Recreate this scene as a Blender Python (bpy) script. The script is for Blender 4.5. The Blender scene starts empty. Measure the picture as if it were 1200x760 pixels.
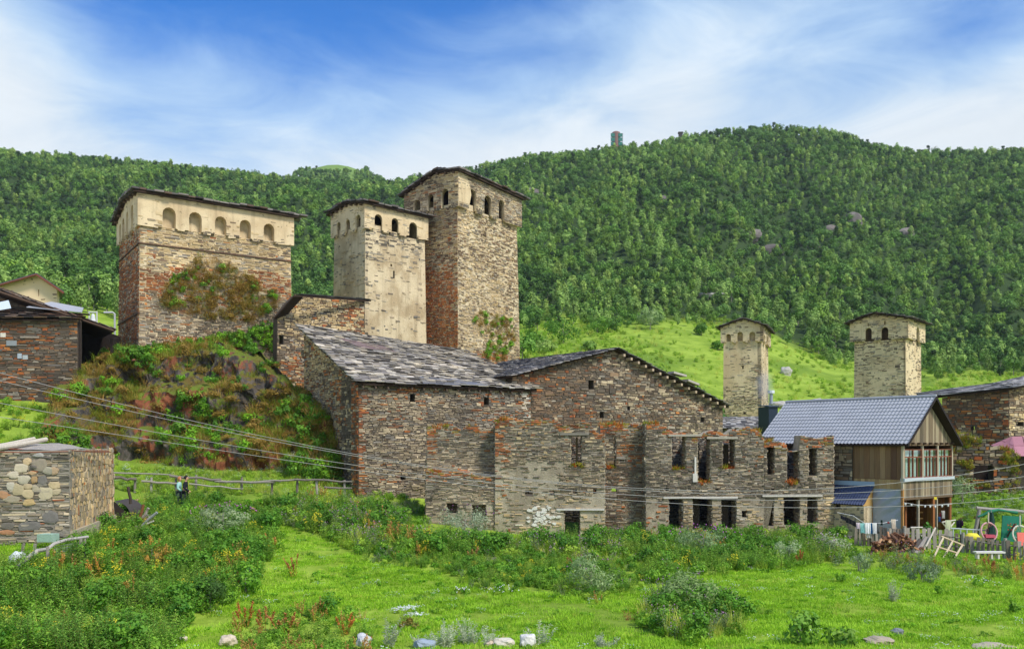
import bpy, math, random
import numpy as np
from mathutils import Vector, Matrix, noise as mnoise
from mathutils.geometry import tessellate_polygon

S = bpy.context.scene
COL = S.collection
# ---------------------------------------------------------------- camera, sky, sun, exposure
F, HY, ZC = 1050.0, 518.0, 5.3          # focal length in photo pixels, horizon row, eye height in metres
cam = bpy.data.cameras.new('camera')
camo = bpy.data.objects.new('camera', cam)
COL.objects.link(camo)
camo.location = (0, 0, ZC)
camo.rotation_euler = (math.radians(90), 0, 0)
cam.sensor_width = 36.0
cam.lens = 36.0 * F / 1200
cam.shift_y = (HY - 380.0) / 1200
cam.clip_start, cam.clip_end = 0.5, 8000
S.camera = camo
S.view_settings.view_transform = 'Standard'
S.view_settings.look = 'None'
S.view_settings.exposure = 0.2
S.view_settings.gamma = 1.0
S.cycles.max_bounces = 6
S.cycles.diffuse_bounces = 3
S.cycles.transparent_max_bounces = 6
S.cycles.use_denoising = True

SUN_EL, SUN_AZ = 50.0, 46.0             # the sun stands high behind the viewer, a little to the right
sun = bpy.data.lights.new('sun', 'SUN')
sun.energy = 3.6
sun.angle = math.radians(12)
sun.color = (1.0, 0.95, 0.87)
suno = bpy.data.objects.new('sun', sun)
COL.objects.link(suno)
sdir = Vector((math.cos(math.radians(SUN_EL)) * math.sin(math.radians(SUN_AZ)),
               -math.cos(math.radians(SUN_EL)) * math.cos(math.radians(SUN_AZ)), math.sin(math.radians(SUN_EL))))
suno.rotation_euler = sdir.to_track_quat('Z', 'Y').to_euler()
suno.location = sdir * 50


class NT:
    """short-hand for building a node tree"""
    def __init__(s, tree):
        s.t = tree; tree.nodes.clear()
    def n(s, typ, ins=None, **kw):
        nd = s.t.nodes.new(typ)
        for k, v in kw.items(): setattr(nd, k, v)
        for k, v in (ins or {}).items():
            if isinstance(v, bpy.types.NodeSocket): s.t.links.new(v, nd.inputs[k])
            else: nd.inputs[k].default_value = v
        return nd
    def math(s, op, a, b=0.0, c=0.0, clamp=False):
        return s.n('ShaderNodeMath', {0: a, 1: b, 2: c}, operation=op, use_clamp=clamp).outputs[0]
    def vmath(s, op, a, b=(0, 0, 0)):
        nd = s.n('ShaderNodeVectorMath', {0: a, 1: b}, operation=op)
        return nd.outputs['Value' if op in ('DOT_PRODUCT', 'LENGTH') else 'Vector']
    def mix(s, f, a, b, mode='MIX'):
        nd = s.n('ShaderNodeMix', data_type='RGBA', blend_type=mode)
        for i, v in ((0, f), (6, a), (7, b)):
            if isinstance(v, bpy.types.NodeSocket): s.t.links.new(v, nd.inputs[i])
            else: nd.inputs[i].default_value = v if i == 0 or len(v) == 4 else (*v, 1)
        return nd.outputs[2]
    def noise(s, vec, scale, detail=4, rough=0.55, dist=0.0):
        return s.n('ShaderNodeTexNoise', {'Vector': vec, 'Scale': scale, 'Detail': detail, 'Roughness': rough, 'Distortion': dist}).outputs[0]
    def ramp(s, f, a, b):
        return s.n('ShaderNodeMapRange', {0: f, 1: a, 2: b, 3: 0.0, 4: 1.0}, interpolation_type='SMOOTHSTEP').outputs[0]


def lin(h):
    v = [int(h[i:i + 2], 16) / 255 for i in (0, 2, 4)]
    return tuple(x / 12.92 if x <= 0.04045 else ((x + 0.055) / 1.055) ** 2.4 for x in v)


world = bpy.data.worlds.new('World')
S.world = world
world.use_nodes = True
t = NT(world.node_tree)
dirv = t.n('ShaderNodeTexCoord').outputs['Generated']
sky = t.n('ShaderNodeTexSky', sky_type='NISHITA', sun_disc=False, sun_elevation=math.radians(SUN_EL),
          sun_rotation=math.radians(180 - SUN_AZ), altitude=2000.0, air_density=1.0, dust_density=0.4, ozone_density=3.0).outputs[0]
blue = t.mix(1.0, sky, (0.26, 1.12, 1.95), 'MULTIPLY')
sep = t.n('ShaderNodeSeparateXYZ', {0: dirv})
zz = sep.outputs[2]
st = t.vmath('MULTIPLY', dirv, (1.0, 1.0, 1.9))
n1 = t.noise(t.vmath('ADD', st, (3.1, 0.4, 1.7)), 2.4, 5, 0.5, 0.3)
n2 = t.noise(t.vmath('ADD', t.vmath('MULTIPLY', st, (1.0, 1.0, 1.5)), (7.3, 2.1, 0.2)), 5.5, 7, 0.62, 0.6)
cov = t.math('ADD', t.math('MULTIPLY', n1, 1.5), t.math('MULTIPLY', t.math('SUBTRACT', n2, 0.28), 0.95))
cov = t.math('ADD', cov, t.math('MULTIPLY', t.math('SUBTRACT', 0.405, zz), 4.4))
for px, py, w, a in ((300, -25, 0.15, 0.92), (140, 30, 0.08, 0.35), (500, 50, 0.09, 0.5), (650, 40, 0.09, 0.62), (960, 50, 0.10, 0.45), (1190, -20, 0.07, 0.5),
                      (40, 65, 0.07, -0.16), (230, 85, 0.05, -0.22), (800, 90, 0.16, -0.2), (960, 20, 0.07, -0.25)):
    c = Vector((px - 600, F, HY - py)).normalized()
    dd = t.vmath('LENGTH', t.vmath('SUBTRACT', dirv, tuple(c)))
    g = t.math('MULTIPLY', t.math('SUBTRACT', 1.0, t.ramp(dd, 0.0, w * 2.0)), -a)
    cov = t.math('ADD', cov, g)
fac = t.math('MULTIPLY', t.ramp(cov, -0.05, 1.18), 0.98)
tex = t.math('MULTIPLY', 10.0, t.math('ADD', 0.86, t.math('MULTIPLY', n2, 0.26)))   # over the strength of 0.1 below
cloud = t.mix(1.0, t.mix(t.ramp(cov, 0.7, 1.5), (0.53, 0.75, 1.0), (0.88, 0.95, 1.0)), (0.86, 0.86, 0.86), 'MULTIPLY')
cloud = t.n('ShaderNodeVectorMath', {0: cloud, 'Scale': tex}, operation='SCALE').outputs[0]
bg = t.n('ShaderNodeBackground', {0: t.mix(fac, blue, cloud), 1: 0.1})
t.n('ShaderNodeOutputWorld', {0: bg.outputs[0]})

# ---------------------------------------------------------------- helpers
ORG = {}                                   # world origin of every object that can be a parent
MATS = {}


def tag(o, label=None, cat=None, group=None, kind=None):
    for k, v in (('label', label), ('category', cat), ('group', group), ('kind', kind)):
        if v: o[k] = v
    return o


def thing(name, loc, label, cat, group=None):
    o = bpy.data.objects.new(name, None)
    o.empty_display_size = 0.3
    o.location = tuple(float(x) for x in loc)
    COL.objects.link(o)
    ORG[o.name] = np.array(loc, float)
    return tag(o, label, cat, group)


def obj(name, V, Fc, mat, parent=None, cols=None, origin=None, smooth=False, kind=None):
    V = np.asarray(V, float).reshape(-1, 3)
    og = np.array(origin, float) if origin is not None else (ORG[parent.name] if parent is not None else V.min(0) * [0.5, 0.5, 1] + V.max(0) * [0.5, 0.5, 0])
    me = bpy.data.meshes.new(name)
    me.from_pydata((V - og).tolist(), [], Fc if isinstance(Fc, list) else Fc.tolist())
    if cols is not None:
        cols = np.asarray(cols, float)
        if cols.ndim == 1: cols = np.tile(cols, (len(V), 1))
        c4 = np.ones((len(V), 4)); c4[:, :3] = cols
        me.color_attributes.new('Col', 'FLOAT_COLOR', 'POINT').data.foreach_set('color', c4.ravel())
    if smooth: me.polygons.foreach_set('use_smooth', [True] * len(me.polygons))
    if mat is not None: me.materials.append(mat)
    o = bpy.data.objects.new(name, me)
    COL.objects.link(o)
    ORG[o.name] = og
    if parent is not None:
        o.parent = parent
        o.location = tuple(og - ORG[parent.name])
    else:
        o.location = tuple(og)
    if kind: o['kind'] = kind
    return o


class MB:
    """collects shapes for ONE mesh"""
    def __init__(s): s.V = []; s.F = []; s.C = []; s.n = 0
    def add(s, V, Fc, col=(1, 1, 1)):
        V = np.asarray(V, float)
        s.V.append(V); s.F += [tuple(int(i) + s.n for i in f) for f in Fc]
        c = np.asarray(col, float)
        s.C.append(np.tile(c, (len(V), 1)) if c.ndim == 1 else c)
        s.n += len(V)
    def box(s, c, ax, ay, az, col=(1, 1, 1)):
        """centre and three half-axes"""
        c, ax, ay, az = (np.asarray(q, float) for q in (c, ax, ay, az))
        V = [c + i * ax + j * ay + k * az for k in (-1, 1) for j in (-1, 1) for i in (-1, 1)]
        s.add(V, BOXF, col)
    def aabb(s, lo, hi, col=(1, 1, 1)):
        lo, hi = np.asarray(lo, float), np.asarray(hi, float)
        h = (hi - lo) / 2
        s.box((lo + hi) / 2, (h[0], 0, 0), (0, h[1], 0), (0, 0, h[2]), col)
    def tube(s, pts, rad, n=8, col=(1, 1, 1), caps=True):
        pts = np.asarray(pts, float); m = len(pts)
        rad = np.broadcast_to(np.asarray(rad, float), (m,))
        tg = np.gradient(pts, axis=0); tg /= np.linalg.norm(tg, axis=1)[:, None] + 1e-12
        up = np.array([0, 0, 1.0]) if abs(tg[0][2]) < 0.9 else np.array([1.0, 0, 0])
        V = []
        for i in range(m):
            a = np.cross(tg[i], up); a /= np.linalg.norm(a) + 1e-12
            b = np.cross(a, tg[i])
            for k in range(n):
                w = 2 * math.pi * k / n
                V.append(pts[i] + rad[i] * (a * math.cos(w) + b * math.sin(w)))
        Fc = [(i * n + k, i * n + (k + 1) % n, (i + 1) * n + (k + 1) % n, (i + 1) * n + k) for i in range(m - 1) for k in range(n)]
        if caps: Fc += [tuple(range(n - 1, -1, -1)), tuple(range((m - 1) * n, m * n))]
        s.add(V, Fc, col)
    def build(s, name, mat, parent=None, **kw):
        return obj(name, np.concatenate(s.V), s.F, mat, parent, np.concatenate(s.C), **kw)


BOXF = [(0, 2, 3, 1), (4, 5, 7, 6), (0, 1, 5, 4), (2, 6, 7, 3), (0, 4, 6, 2), (1, 3, 7, 5)]


def M(name, col=(0.5, 0.5, 0.5), var=0.25, scale=3.0, rough=0.85, bump=0.15, attr=False, stretch=(1, 1, 1), bscale=None, col2=None, trans=0.0, metal=0.0, bdist=0.05, spec=0.3, rnd=0.0, pits=0.0, streak=0.0):
    if name in MATS: return MATS[name]
    m = bpy.data.materials.new(name); m.use_nodes = True
    t = NT(m.node_tree)
    pos = t.vmath('MULTIPLY', t.n('ShaderNodeNewGeometry').outputs['Position'] if not trans else t.n('ShaderNodeTexCoord').outputs['Object'], stretch)
    nz = t.noise(pos, scale, 5, 0.6)
    base = t.n('ShaderNodeVertexColor', layer_name='Col').outputs[0] if attr else t.n('ShaderNodeRGB').outputs[0]
    if not attr: base.default_value = (*col, 1)
    if col2 is not None: base = t.mix(t.ramp(t.noise(pos, scale * 0.31, 5, 0.6), 0.42, 0.62), base, col2)
    if pits:
        base = t.mix(t.math('MULTIPLY', t.ramp(t.noise(pos, 3.2, 3, 0.7), 0.64, 0.69), pits), base, lin('6f5f4a'))
        base = t.mix(t.math('MULTIPLY', t.ramp(t.noise(t.vmath('MULTIPLY', pos, (2.2, 2.2, 0.22)), 1.3, 4, 0.6), 0.5, 0.72), streak), base, lin('7d6b52'))
    k = t.math('ADD', 1.0 - var, t.math('MULTIPLY', nz, 2 * var))
    if rnd:
        k = t.math('MULTIPLY', k, t.math('ADD', 1.0 - rnd, t.math('MULTIPLY', t.n('ShaderNodeObjectInfo').outputs['Random'], 2 * rnd)))
    base = t.n('ShaderNodeVectorMath', {0: base, 'Scale': k}, operation='SCALE').outputs[0]
    p = t.n('ShaderNodeBsdfPrincipled', {'Base Color': base, 'Roughness': rough, 'Metallic': metal, 'Specular IOR Level': spec})
    if bump:
        b = t.n('ShaderNodeBump', {'Strength': bump * 2, 'Distance': bdist, 'Height': t.noise(pos, bscale or scale * 4, 6, 0.65)})
        t.t.links.new(b.outputs[0], p.inputs['Normal'])
    out = p.outputs[0]
    if trans:
        tr = t.n('ShaderNodeBsdfTranslucent', {0: base})
        out = t.n('ShaderNodeMixShader', {0: trans, 1: out, 2: tr.outputs[0]}).outputs[0]
    t.n('ShaderNodeOutputMaterial', {0: out})
    MATS[name] = m
    return m


def P(px, py, d):
    return np.array([(px - 600) / F * d, d, ZC + (HY - py) / F * d])


def vnoise(u, v, seed=0):
    """value noise, arrays in, 0..1 out"""
    u, v = np.asarray(u, float), np.asarray(v, float)
    iu, iv = np.floor(u).astype(int), np.floor(v).astype(int)
    fu, fv = u - iu, v - iv
    fu, fv = fu * fu * (3 - 2 * fu), fv * fv * (3 - 2 * fv)
    def h(a, b):
        x = (a * 374761393 + b * 668265263 + seed * 144665) & 0x7fffffff
        x = (x ^ (x >> 13)) * 1274126177 & 0x7fffffff
        return ((x ^ (x >> 16)) & 0xffff) / 65535.0
    return (h(iu, iv) * (1 - fu) + h(iu + 1, iv) * fu) * (1 - fv) + (h(iu, iv + 1) * (1 - fu) + h(iu + 1, iv + 1) * fu) * fv


def fbm(u, v, seed=0, o=4):
    r, a, tot = 0.0, 1.0, 0.0
    for i in range(o):
        r = r + a * vnoise(np.asarray(u) * 2 ** i, np.asarray(v) * 2 ** i, seed + i); tot += a; a *= 0.5
    return r / tot


# ---------------------------------------------------------------- scatter: one stuff object whose points carry small plants
def scatter(name, pts, rot, scl, idx, protos, label, cat, parent=None):
    """protos: list of (mesh); everything becomes ONE object of kind stuff"""
    pts = np.asarray(pts, float)
    og = pts.min(0)
    me = bpy.data.meshes.new(name)
    me.from_pydata((pts - og).tolist(), [], [])
    me.attributes.new('rotv', 'FLOAT_VECTOR', 'POINT').data.foreach_set('vector', np.asarray(rot, float).ravel())
    me.attributes.new('scl', 'FLOAT', 'POINT').data.foreach_set('value', np.asarray(scl, float))
    me.attributes.new('idx', 'INT', 'POINT').data.foreach_set('value', np.asarray(idx, int))
    o = bpy.data.objects.new(name, me)
    COL.objects.link(o)
    o.location = tuple(og)
    if parent is not None:
        o.parent = parent; o.location = tuple(og - ORG[parent.name])
        o['kind'] = 'stuff'
    else: tag(o, label, cat, kind='stuff')
    pc = bpy.data.collections.new(name + '_kinds')
    for i, m in enumerate(protos):
        q = bpy.data.objects.new('%s_kind_%02d' % (name, i), m)
        pc.objects.link(q)
    ng = bpy.data.node_groups.new(name, 'GeometryNodeTree')
    ng.interface.new_socket('Geometry', in_out='INPUT', socket_type='NodeSocketGeometry')
    ng.interface.new_socket('Geometry', in_out='OUTPUT', socket_type='NodeSocketGeometry')
    N, L = ng.nodes, ng.links
    gi, go = N.new('NodeGroupInput'), N.new('NodeGroupOutput')
    ci = N.new('GeometryNodeCollectionInfo')
    ci.inputs['Collection'].default_value = pc
    ci.inputs['Separate Children'].default_value = True
    ci.inputs['Reset Children'].default_value = True
    ip = N.new('GeometryNodeInstanceOnPoints')
    ip.inputs['Pick Instance'].default_value = True
    def attr(nm, ty):
        a = N.new('GeometryNodeInputNamedAttribute'); a.data_type = ty; a.inputs['Name'].default_value = nm
        return a.outputs['Attribute']
    e2r = N.new('FunctionNodeEulerToRotation')
    L.new(attr('rotv', 'FLOAT_VECTOR'), e2r.inputs[0])
    L.new(gi.outputs[0], ip.inputs['Points'])
    L.new(ci.outputs[0], ip.inputs['Instance'])
    L.new(attr('idx', 'INT'), ip.inputs['Instance Index'])
    L.new(e2r.outputs[0], ip.inputs['Rotation'])
    L.new(attr('scl', 'FLOAT'), ip.inputs['Scale'])
    L.new(ip.outputs[0], go.inputs[0])
    o.modifiers.new('scatter', 'NODES').node_group = ng
    return o
# ---------------------------------------------------------------- the ground: one sheet from the viewer to beyond the ridge
GPX = np.array([-900, -100, 0, 80, 150, 250, 330, 420, 520, 620, 720, 850, 975, 1060, 1130, 1200, 1350, 2100], float)
GD = np.array([0, 8, 12, 18, 23, 31, 38, 43, 46, 50, 55, 60, 66, 75, 90, 110, 150, 190], float)
GZ = np.array([
    [3.5] * 18,
    [3.2] * 18,
    [2.2] * 18,
    [1.0, 1.0, 1.0, .9, .8, .7, .7, .6, .6, .6, .6, .6, .6, .6, .6, .6, .6, .6],
    [.6, .5, .4, .3, .2, .1, 0, 0, 0, 0, 0, 0, 0, 0, 0, 0, 0, 0],
    [2., 2., 1.9, 1.8, 1.0, .5, .4, .3, .2, .15, .1, .1, .05, 0, 0, 0, 0, 0],
    [2.6, 2.4, 2.2, 2., 1.6, 1.25, 1.05, .85, .5, .35, .3, .2, .1, .05, 0, 0, 0, 0],
    [3.2, 3.0, 2.8, 2.5, 2.0, 1.85, 1.75, 1.45, .9, .5, .45, .4, .3, .2, .1, .1, .2, .3],
    [3.8, 3.6, 3.4, 3.2, 2.6, 2.4, 2.3, 2., 1.1, .6, .5, .5, .5, .4, .45, .6, .8, 1.],
    [5., 4.8, 4.5, 4.2, 3.2, 3.1, 2.9, 2.2, 1.5, 1., .9, .8, .8, .6, 1.5, 1.9, 2.2, 2.5],
    [7.4, 7.3, 7.0, 6.6, 4.2, 3.8, 3.8, 3., 2.5, 2., 1.8, 1.5, 1.5, 1.2, 2.3, 2.5, 3., 3.5],
    [9., 8.9, 8.8, 8.6, 7.4, 7.2, 6.8, 5., 4., 3.5, 3.2, 3., 2.5, 2.2, 2.9, 3.2, 4., 4.5],
    [11., 10.2, 10., 11, 11.2, 11.2, 10., 7.5, 6., 5.5, 5., 4.5, 4., 3.6, 4., 4.5, 5., 6.],
    [14, 13, 12, 12, 12, 12, 11, 9.5, 9.5, 8., 6.6, 4.8, 4.6, 4.8, 6., 6.5, 7., 8.],
    [18, 17, 15, 15, 15, 14.5, 14, 12.5, 12, 12, 9., 5.4, 5.8, 7., 8.6, 9., 10., 11.],
    [24, 23, 21, 21, 20, 19, 18, 16, 15, 14.5, 12.5, 6.8, 7.4, 8.6, 10., 10.5, 11., 13.],
    [34, 33, 31, 30, 29, 28, 26, 24, 22.5, 22, 21, 19.2, 15.6, 14.5, 15., 15., 16., 20.],
    [46, 44, 41, 40, 39, 37, 35, 33, 31, 31, 31, 30, 22.5, 20.5, 20.5, 20., 21., 30.],
])
SKX = np.array([-900, -300, -200, 0, 100, 200, 300, 350, 440, 480, 560, 620, 700, 760, 800, 850, 900, 950, 1000, 1020, 1060, 1100, 1150, 1200, 1400, 2100], float)
SKY_ = np.array([200, 185, 181, 185, 190, 204, 211, 217, 221, 216, 203, 192, 183, 176, 168, 159, 156, 159, 168, 176, 182, 183, 185, 183, 175, 196], float)
RIDGE = 600.0


def ground(x, y):
    x, y = np.asarray(x, float), np.asarray(y, float)
    d = np.clip(y, 0, None)
    px = np.clip(600 + F * x / np.maximum(d, 12), -900, 2100)
    iu = np.clip(np.searchsorted(GPX, px, 'right') - 1, 0, len(GPX) - 2)
    dc = np.minimum(d, 190)
    iv = np.clip(np.searchsorted(GD, dc, 'right') - 1, 0, len(GD) - 2)
    fu = (px - GPX[iu]) / (GPX[iu + 1] - GPX[iu]); fv = (dc - GD[iv]) / (GD[iv + 1] - GD[iv])
    fu = fu * 0.5 + 0.5 * fu * fu * (3 - 2 * fu)
    z = (GZ[iv, iu] * (1 - fu) + GZ[iv, iu + 1] * fu) * (1 - fv) + (GZ[iv + 1, iu] * (1 - fu) + GZ[iv + 1, iu + 1] * fu) * fv
    far = d > 190
    if np.any(far):
        e0 = (z - ZC) / 190.0
        e1 = (HY - np.interp(px, SKX, SKY_)) / F
        tt = np.clip((d - 190) / (RIDGE - 190), 0, 1)
        k = 1 - (1 - tt) ** 1.45
        zz = ZC + (e0 + (e1 - e0) * k) * np.maximum(d, 1)
        wob = np.sin(np.pi * tt)
        zz = zz + wob * ((fbm(px / 90, d / 120, 5) - 0.5) * 44 + (fbm(px / 30, d / 50, 9, 3) - 0.5) * 8)
        over = np.clip(d - RIDGE, 0, None)
        zr = ZC + e1 * RIDGE
        hump = (190 + 0.0) * 0
        zb = zr - over * 0.12 - np.clip(over - 300, 0, None) * 0.1
        bump = (ZC + (HY - 194) / F * 900) * np.exp(-((px - 392) / 205) ** 2) * np.exp(-((d - 900) / 160) ** 2)
        zb = np.maximum(zb, bump)
        zz = np.where(d > RIDGE, zb, zz)
        z = np.where(far, zz, z)
    near = np.clip((d - 6) / 10, 0, 1) * (d < 195)
    z = z + near * ((fbm(x * 0.45, y * 0.45, 3, 3) - 0.5) * 0.22 + (fbm(x * 0.12, y * 0.12, 8, 2) - 0.5) * 0.35 * np.clip((d - 60) / 30, 0, 3))
    return z


def gz(x, y): return float(ground(np.array([x]), np.array([y]))[0])


def GP(px, d, up=0.0):
    x = (px - 600) / F * d
    return np.array([x, d, gz(x, d) + up])


def terrain():
    ds = np.concatenate([np.arange(-40, 0, 8), np.arange(0, 22, 2), np.arange(22, 66, 0.5), np.arange(66, 190, 2), np.arange(190, 700, 6), np.arange(700, 1600, 25)])
    pxs = np.arange(-900, 2101, 12.0)
    DD, PX = np.meshgrid(ds, pxs, indexing='ij')
    X = (PX - 600) / F * np.maximum(DD, 12)
    Z = ground(X, DD)
    V = np.stack([X, DD, Z], -1).reshape(-1, 3)
    nr, nc = DD.shape
    a = (np.arange(nr - 1)[:, None] * nc + np.arange(nc - 1)[None]).ravel()
    Fc = np.stack([a, a + 1, a + nc + 1, a + nc], 1)
    m = bpy.data.materials.new('ground'); m.use_nodes = True
    t = NT(m.node_tree)
    pos = t.n('ShaderNodeNewGeometry').outputs['Position']
    y = t.n('ShaderNodeSeparateXYZ', {0: pos}).outputs[1]
    a1 = t.noise(pos, 0.35, 6, 0.6); a2 = t.noise(pos, 2.4, 5, 0.65); a3 = t.noise(pos, 0.06, 5, 0.6)
    g = t.mix(t.ramp(a1, 0.38, 0.62), lin('809a30'), lin('9ab242'))
    g = t.mix(t.ramp(a2, 0.5, 0.75), g, lin('a8bc48'))
    g = t.mix(t.ramp(a3, 0.46, 0.64), g, lin('6f8a2e'))
    soil = t.mix(a2, lin('4a3d28'), lin('7d6d4c'))
    g = t.mix(t.math('MULTIPLY', t.ramp(t.noise(pos, 0.8, 6, 0.7), 0.66, 0.76), 0.6), g, soil)
    wood = t.mix(a2, lin('2c3c20'), lin('44582e'))
    g = t.mix(t.math('MULTIPLY', t.ramp(t.math('ADD', y, t.math('MULTIPLY', a3, 30.0)), 200.0, 225.0), t.math('SUBTRACT', 1.0, t.ramp(y, 720.0, 760.0))), g, wood)
    g = t.mix(t.ramp(y, 720.0, 760.0), g, t.mix(a3, lin('7f9850'), lin('68883f')))
    b = t.n('ShaderNodeBump', {'Strength': 0.6, 'Distance': 0.08, 'Height': t.noise(pos, 9.0, 6, 0.7)})
    p = t.n('ShaderNodeBsdfPrincipled', {'Base Color': g, 'Roughness': 0.95, 'Specular IOR Level': 0.1, 'Normal': b.outputs[0]})
    t.n('ShaderNodeOutputMaterial', {0: p.outputs[0]})
    o = obj('ground', V, Fc, m, origin=(0, 0, 0), smooth=True)
    tag(o, 'grassy ground rising from the village lawn to the wooded mountain ridge', None, kind='structure')


terrain()
# ---------------------------------------------------------------- vegetation kinds (meshes)
rng = np.random.default_rng(11)
LEAF = M('leaf', attr=True, var=0.18, scale=2.0, rough=0.6, bump=0, trans=0.28, rnd=0.16, spec=0.25)
TREELEAF = M('tree_leaf', attr=True, var=0.15, scale=0.6, rough=0.65, bump=0, trans=0.25, rnd=0.22, spec=0.2)
BARK = M('bark', lin('8f8878'), var=0.4, scale=6, rough=0.9, bump=0.3, stretch=(1, 1, 0.25))


def unit(v): return v / (np.linalg.norm(v, axis=-1, keepdims=True) + 1e-12)


GAIN = np.array([1.35, 1.2, 1.2])


class Leaves:
    def __init__(s): s.V = []; s.F = []; s.C = []; s.n = 0
    def leaf(s, b, d, L, W, col, up=(0, 0, 1), droop=0.0, fold=0.12):
        """diamond leaf: base b, direction d"""
        b = np.asarray(b, float); d = np.asarray(d, float); d = d / (np.linalg.norm(d) + 1e-9)
        w = np.cross(d, up); nw = np.linalg.norm(w)
        w = w / nw if nw > 1e-3 else np.array([1.0, 0, 0])
        nn = np.cross(w, d)
        mid = b + d * L * 0.45
        tip = b + d * L - np.array([0, 0, droop * L])
        s.V += [b, mid + w * W / 2 + nn * fold * W, tip, mid - w * W / 2 + nn * fold * W]
        s.C += [col] * 4
        s.F += [(s.n, s.n + 1, s.n + 2), (s.n, s.n + 2, s.n + 3)] if fold else [(s.n, s.n + 1, s.n + 2, s.n + 3)]
        s.n += 4
    def strip(s, pts, w, col):
        """a thin stem as a 3-sided tube"""
        pts = np.asarray(pts, float)
        for i, p in enumerate(pts):
            r = w * (1 - 0.7 * i / max(len(pts) - 1, 1))
            for k in range(3):
                a = k * 2.094
                s.V.append(p + np.array([math.cos(a) * r, math.sin(a) * r, 0])); s.C.append(col)
        for i in range(len(pts) - 1):
            for k in range(3):
                j = (k + 1) % 3
                s.F.append((s.n + i * 3 + k, s.n + i * 3 + j, s.n + i * 3 + 3 + j, s.n + i * 3 + 3 + k))
        s.n += 3 * len(pts)
    def blob(s, c, r, col):
        c = np.asarray(c, float)
        o = [(1, 0, 0), (0, 1, 0), (-1, 0, 0), (0, -1, 0), (0, 0, 1.2), (0, 0, -1)]
        s.V += [c + r * np.array(q) for q in o]; s.C += [col] * 6
        n = s.n
        s.F += [(n, n + 1, n + 4), (n + 1, n + 2, n + 4), (n + 2, n + 3, n + 4), (n + 3, n, n + 4), (n + 1, n, n + 5), (n + 2, n + 1, n + 5), (n + 3, n + 2, n + 5), (n, n + 3, n + 5)]
        s.n += 6
    def mesh(s, name, mat):
        me = bpy.data.meshes.new(name)
        me.from_pydata([tuple(v) for v in s.V], [], s.F)
        c4 = np.ones((len(s.V), 4)); c4[:, :3] = np.clip(np.array(s.C) * (GAIN if mat in (LEAF, TREELEAF) else 1), 0, .9)
        me.color_attributes.new('Col', 'FLOAT_COLOR', 'POINT').data.foreach_set('color', c4.ravel())
        me.materials.append(mat)
        return me


def cmix(a, b, f): return tuple(np.array(a) * (1 - f) + np.array(b) * f)


def plant(seed, stems=8, h=1.0, spread=0.35, nleaf=14, ll=0.14, lw=0.05, ca='4d7a1c', cb='86ac35', lean=0.35, droop=0.3, lstart=0.1, up=0.45, stem='6d7a3a', sw=0.008,
          top=None, topc='b05fb0', ntop=3, topr=0.035, taper=0.5, mat=None, name='weed'):
    g = np.random.default_rng(seed)
    L = Leaves(); ca, cb, stc, tc = lin(ca), lin(cb), lin(stem), lin(topc)
    for i in range(stems):
        a = g.uniform(0, 6.283); r = spread * math.sqrt(g.uniform(0, 1))
        b = np.array([math.cos(a) * r * 0.6, math.sin(a) * r * 0.6, 0])
        hh = h * g.uniform(0.6, 1.05) * (1 - 0.35 * r / max(spread, 1e-3))
        o = np.array([math.cos(a), math.sin(a), 0]) * lean * hh * (r / max(spread, 1e-3)) + g.normal(0, 0.06 * h, 3) * [1, 1, 0]
        pts = [b + o * (q ** 1.5) + np.array([0, 0, hh * (q - 0.12 * lean * q * q)]) for q in np.linspace(0, 1, 5)]
        if sw: L.strip(pts, sw, stc)
        ph = g.uniform(0, 6.283)
        for k in range(nleaf):
            q = lstart + (1 - lstart) * (k + g.uniform(0, 1)) / nleaf
            j = min(int(q * 4), 3); p = pts[j] + (pts[j + 1] - pts[j]) * (q * 4 - j)
            ph += 2.4 + g.normal(0, 0.3)
            d = np.array([math.cos(ph), math.sin(ph), up + g.normal(0, 0.3)])
            s = (1 - taper * q) * g.uniform(0.7, 1.25)
            L.leaf(p, d, ll * s, lw * s, cmix(ca, cb, g.uniform(0, 1)), droop=droop * g.uniform(0.3, 1.3))
        if top == 'ball':
            for k in range(ntop):
                q = pts[-1] + g.normal(0, 0.05 * h, 3) * [1, 1, 0.8] + [0, 0, 0.03]
                L.blob(q, topr * g.uniform(0.7, 1.2), cmix(tc, cb, g.uniform(0, 0.25)))
        elif top == 'spike':
            for k in range(ntop):
                q = g.uniform(0.55, 1.0); j = min(int(q * 4), 3); p = pts[j] + (pts[j + 1] - pts[j]) * (q * 4 - j)
                L.leaf(p + g.normal(0, 0.012, 3), (g.normal(), g.normal(), 1.2), topr * 2.2, topr * 1.4, cmix(tc, cb, g.uniform(0, 0.35)))
        elif top == 'umbel':
            for k in range(ntop):
                q = pts[-1] + np.array([g.normal(0, topr * 2.2), g.normal(0, topr * 2.2), g.normal(0, 0.01)])
                L.leaf(q, (g.normal(), g.normal(), 0.1), topr, topr, tc, fold=0)
    return L.mesh(name, mat or LEAF)


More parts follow.
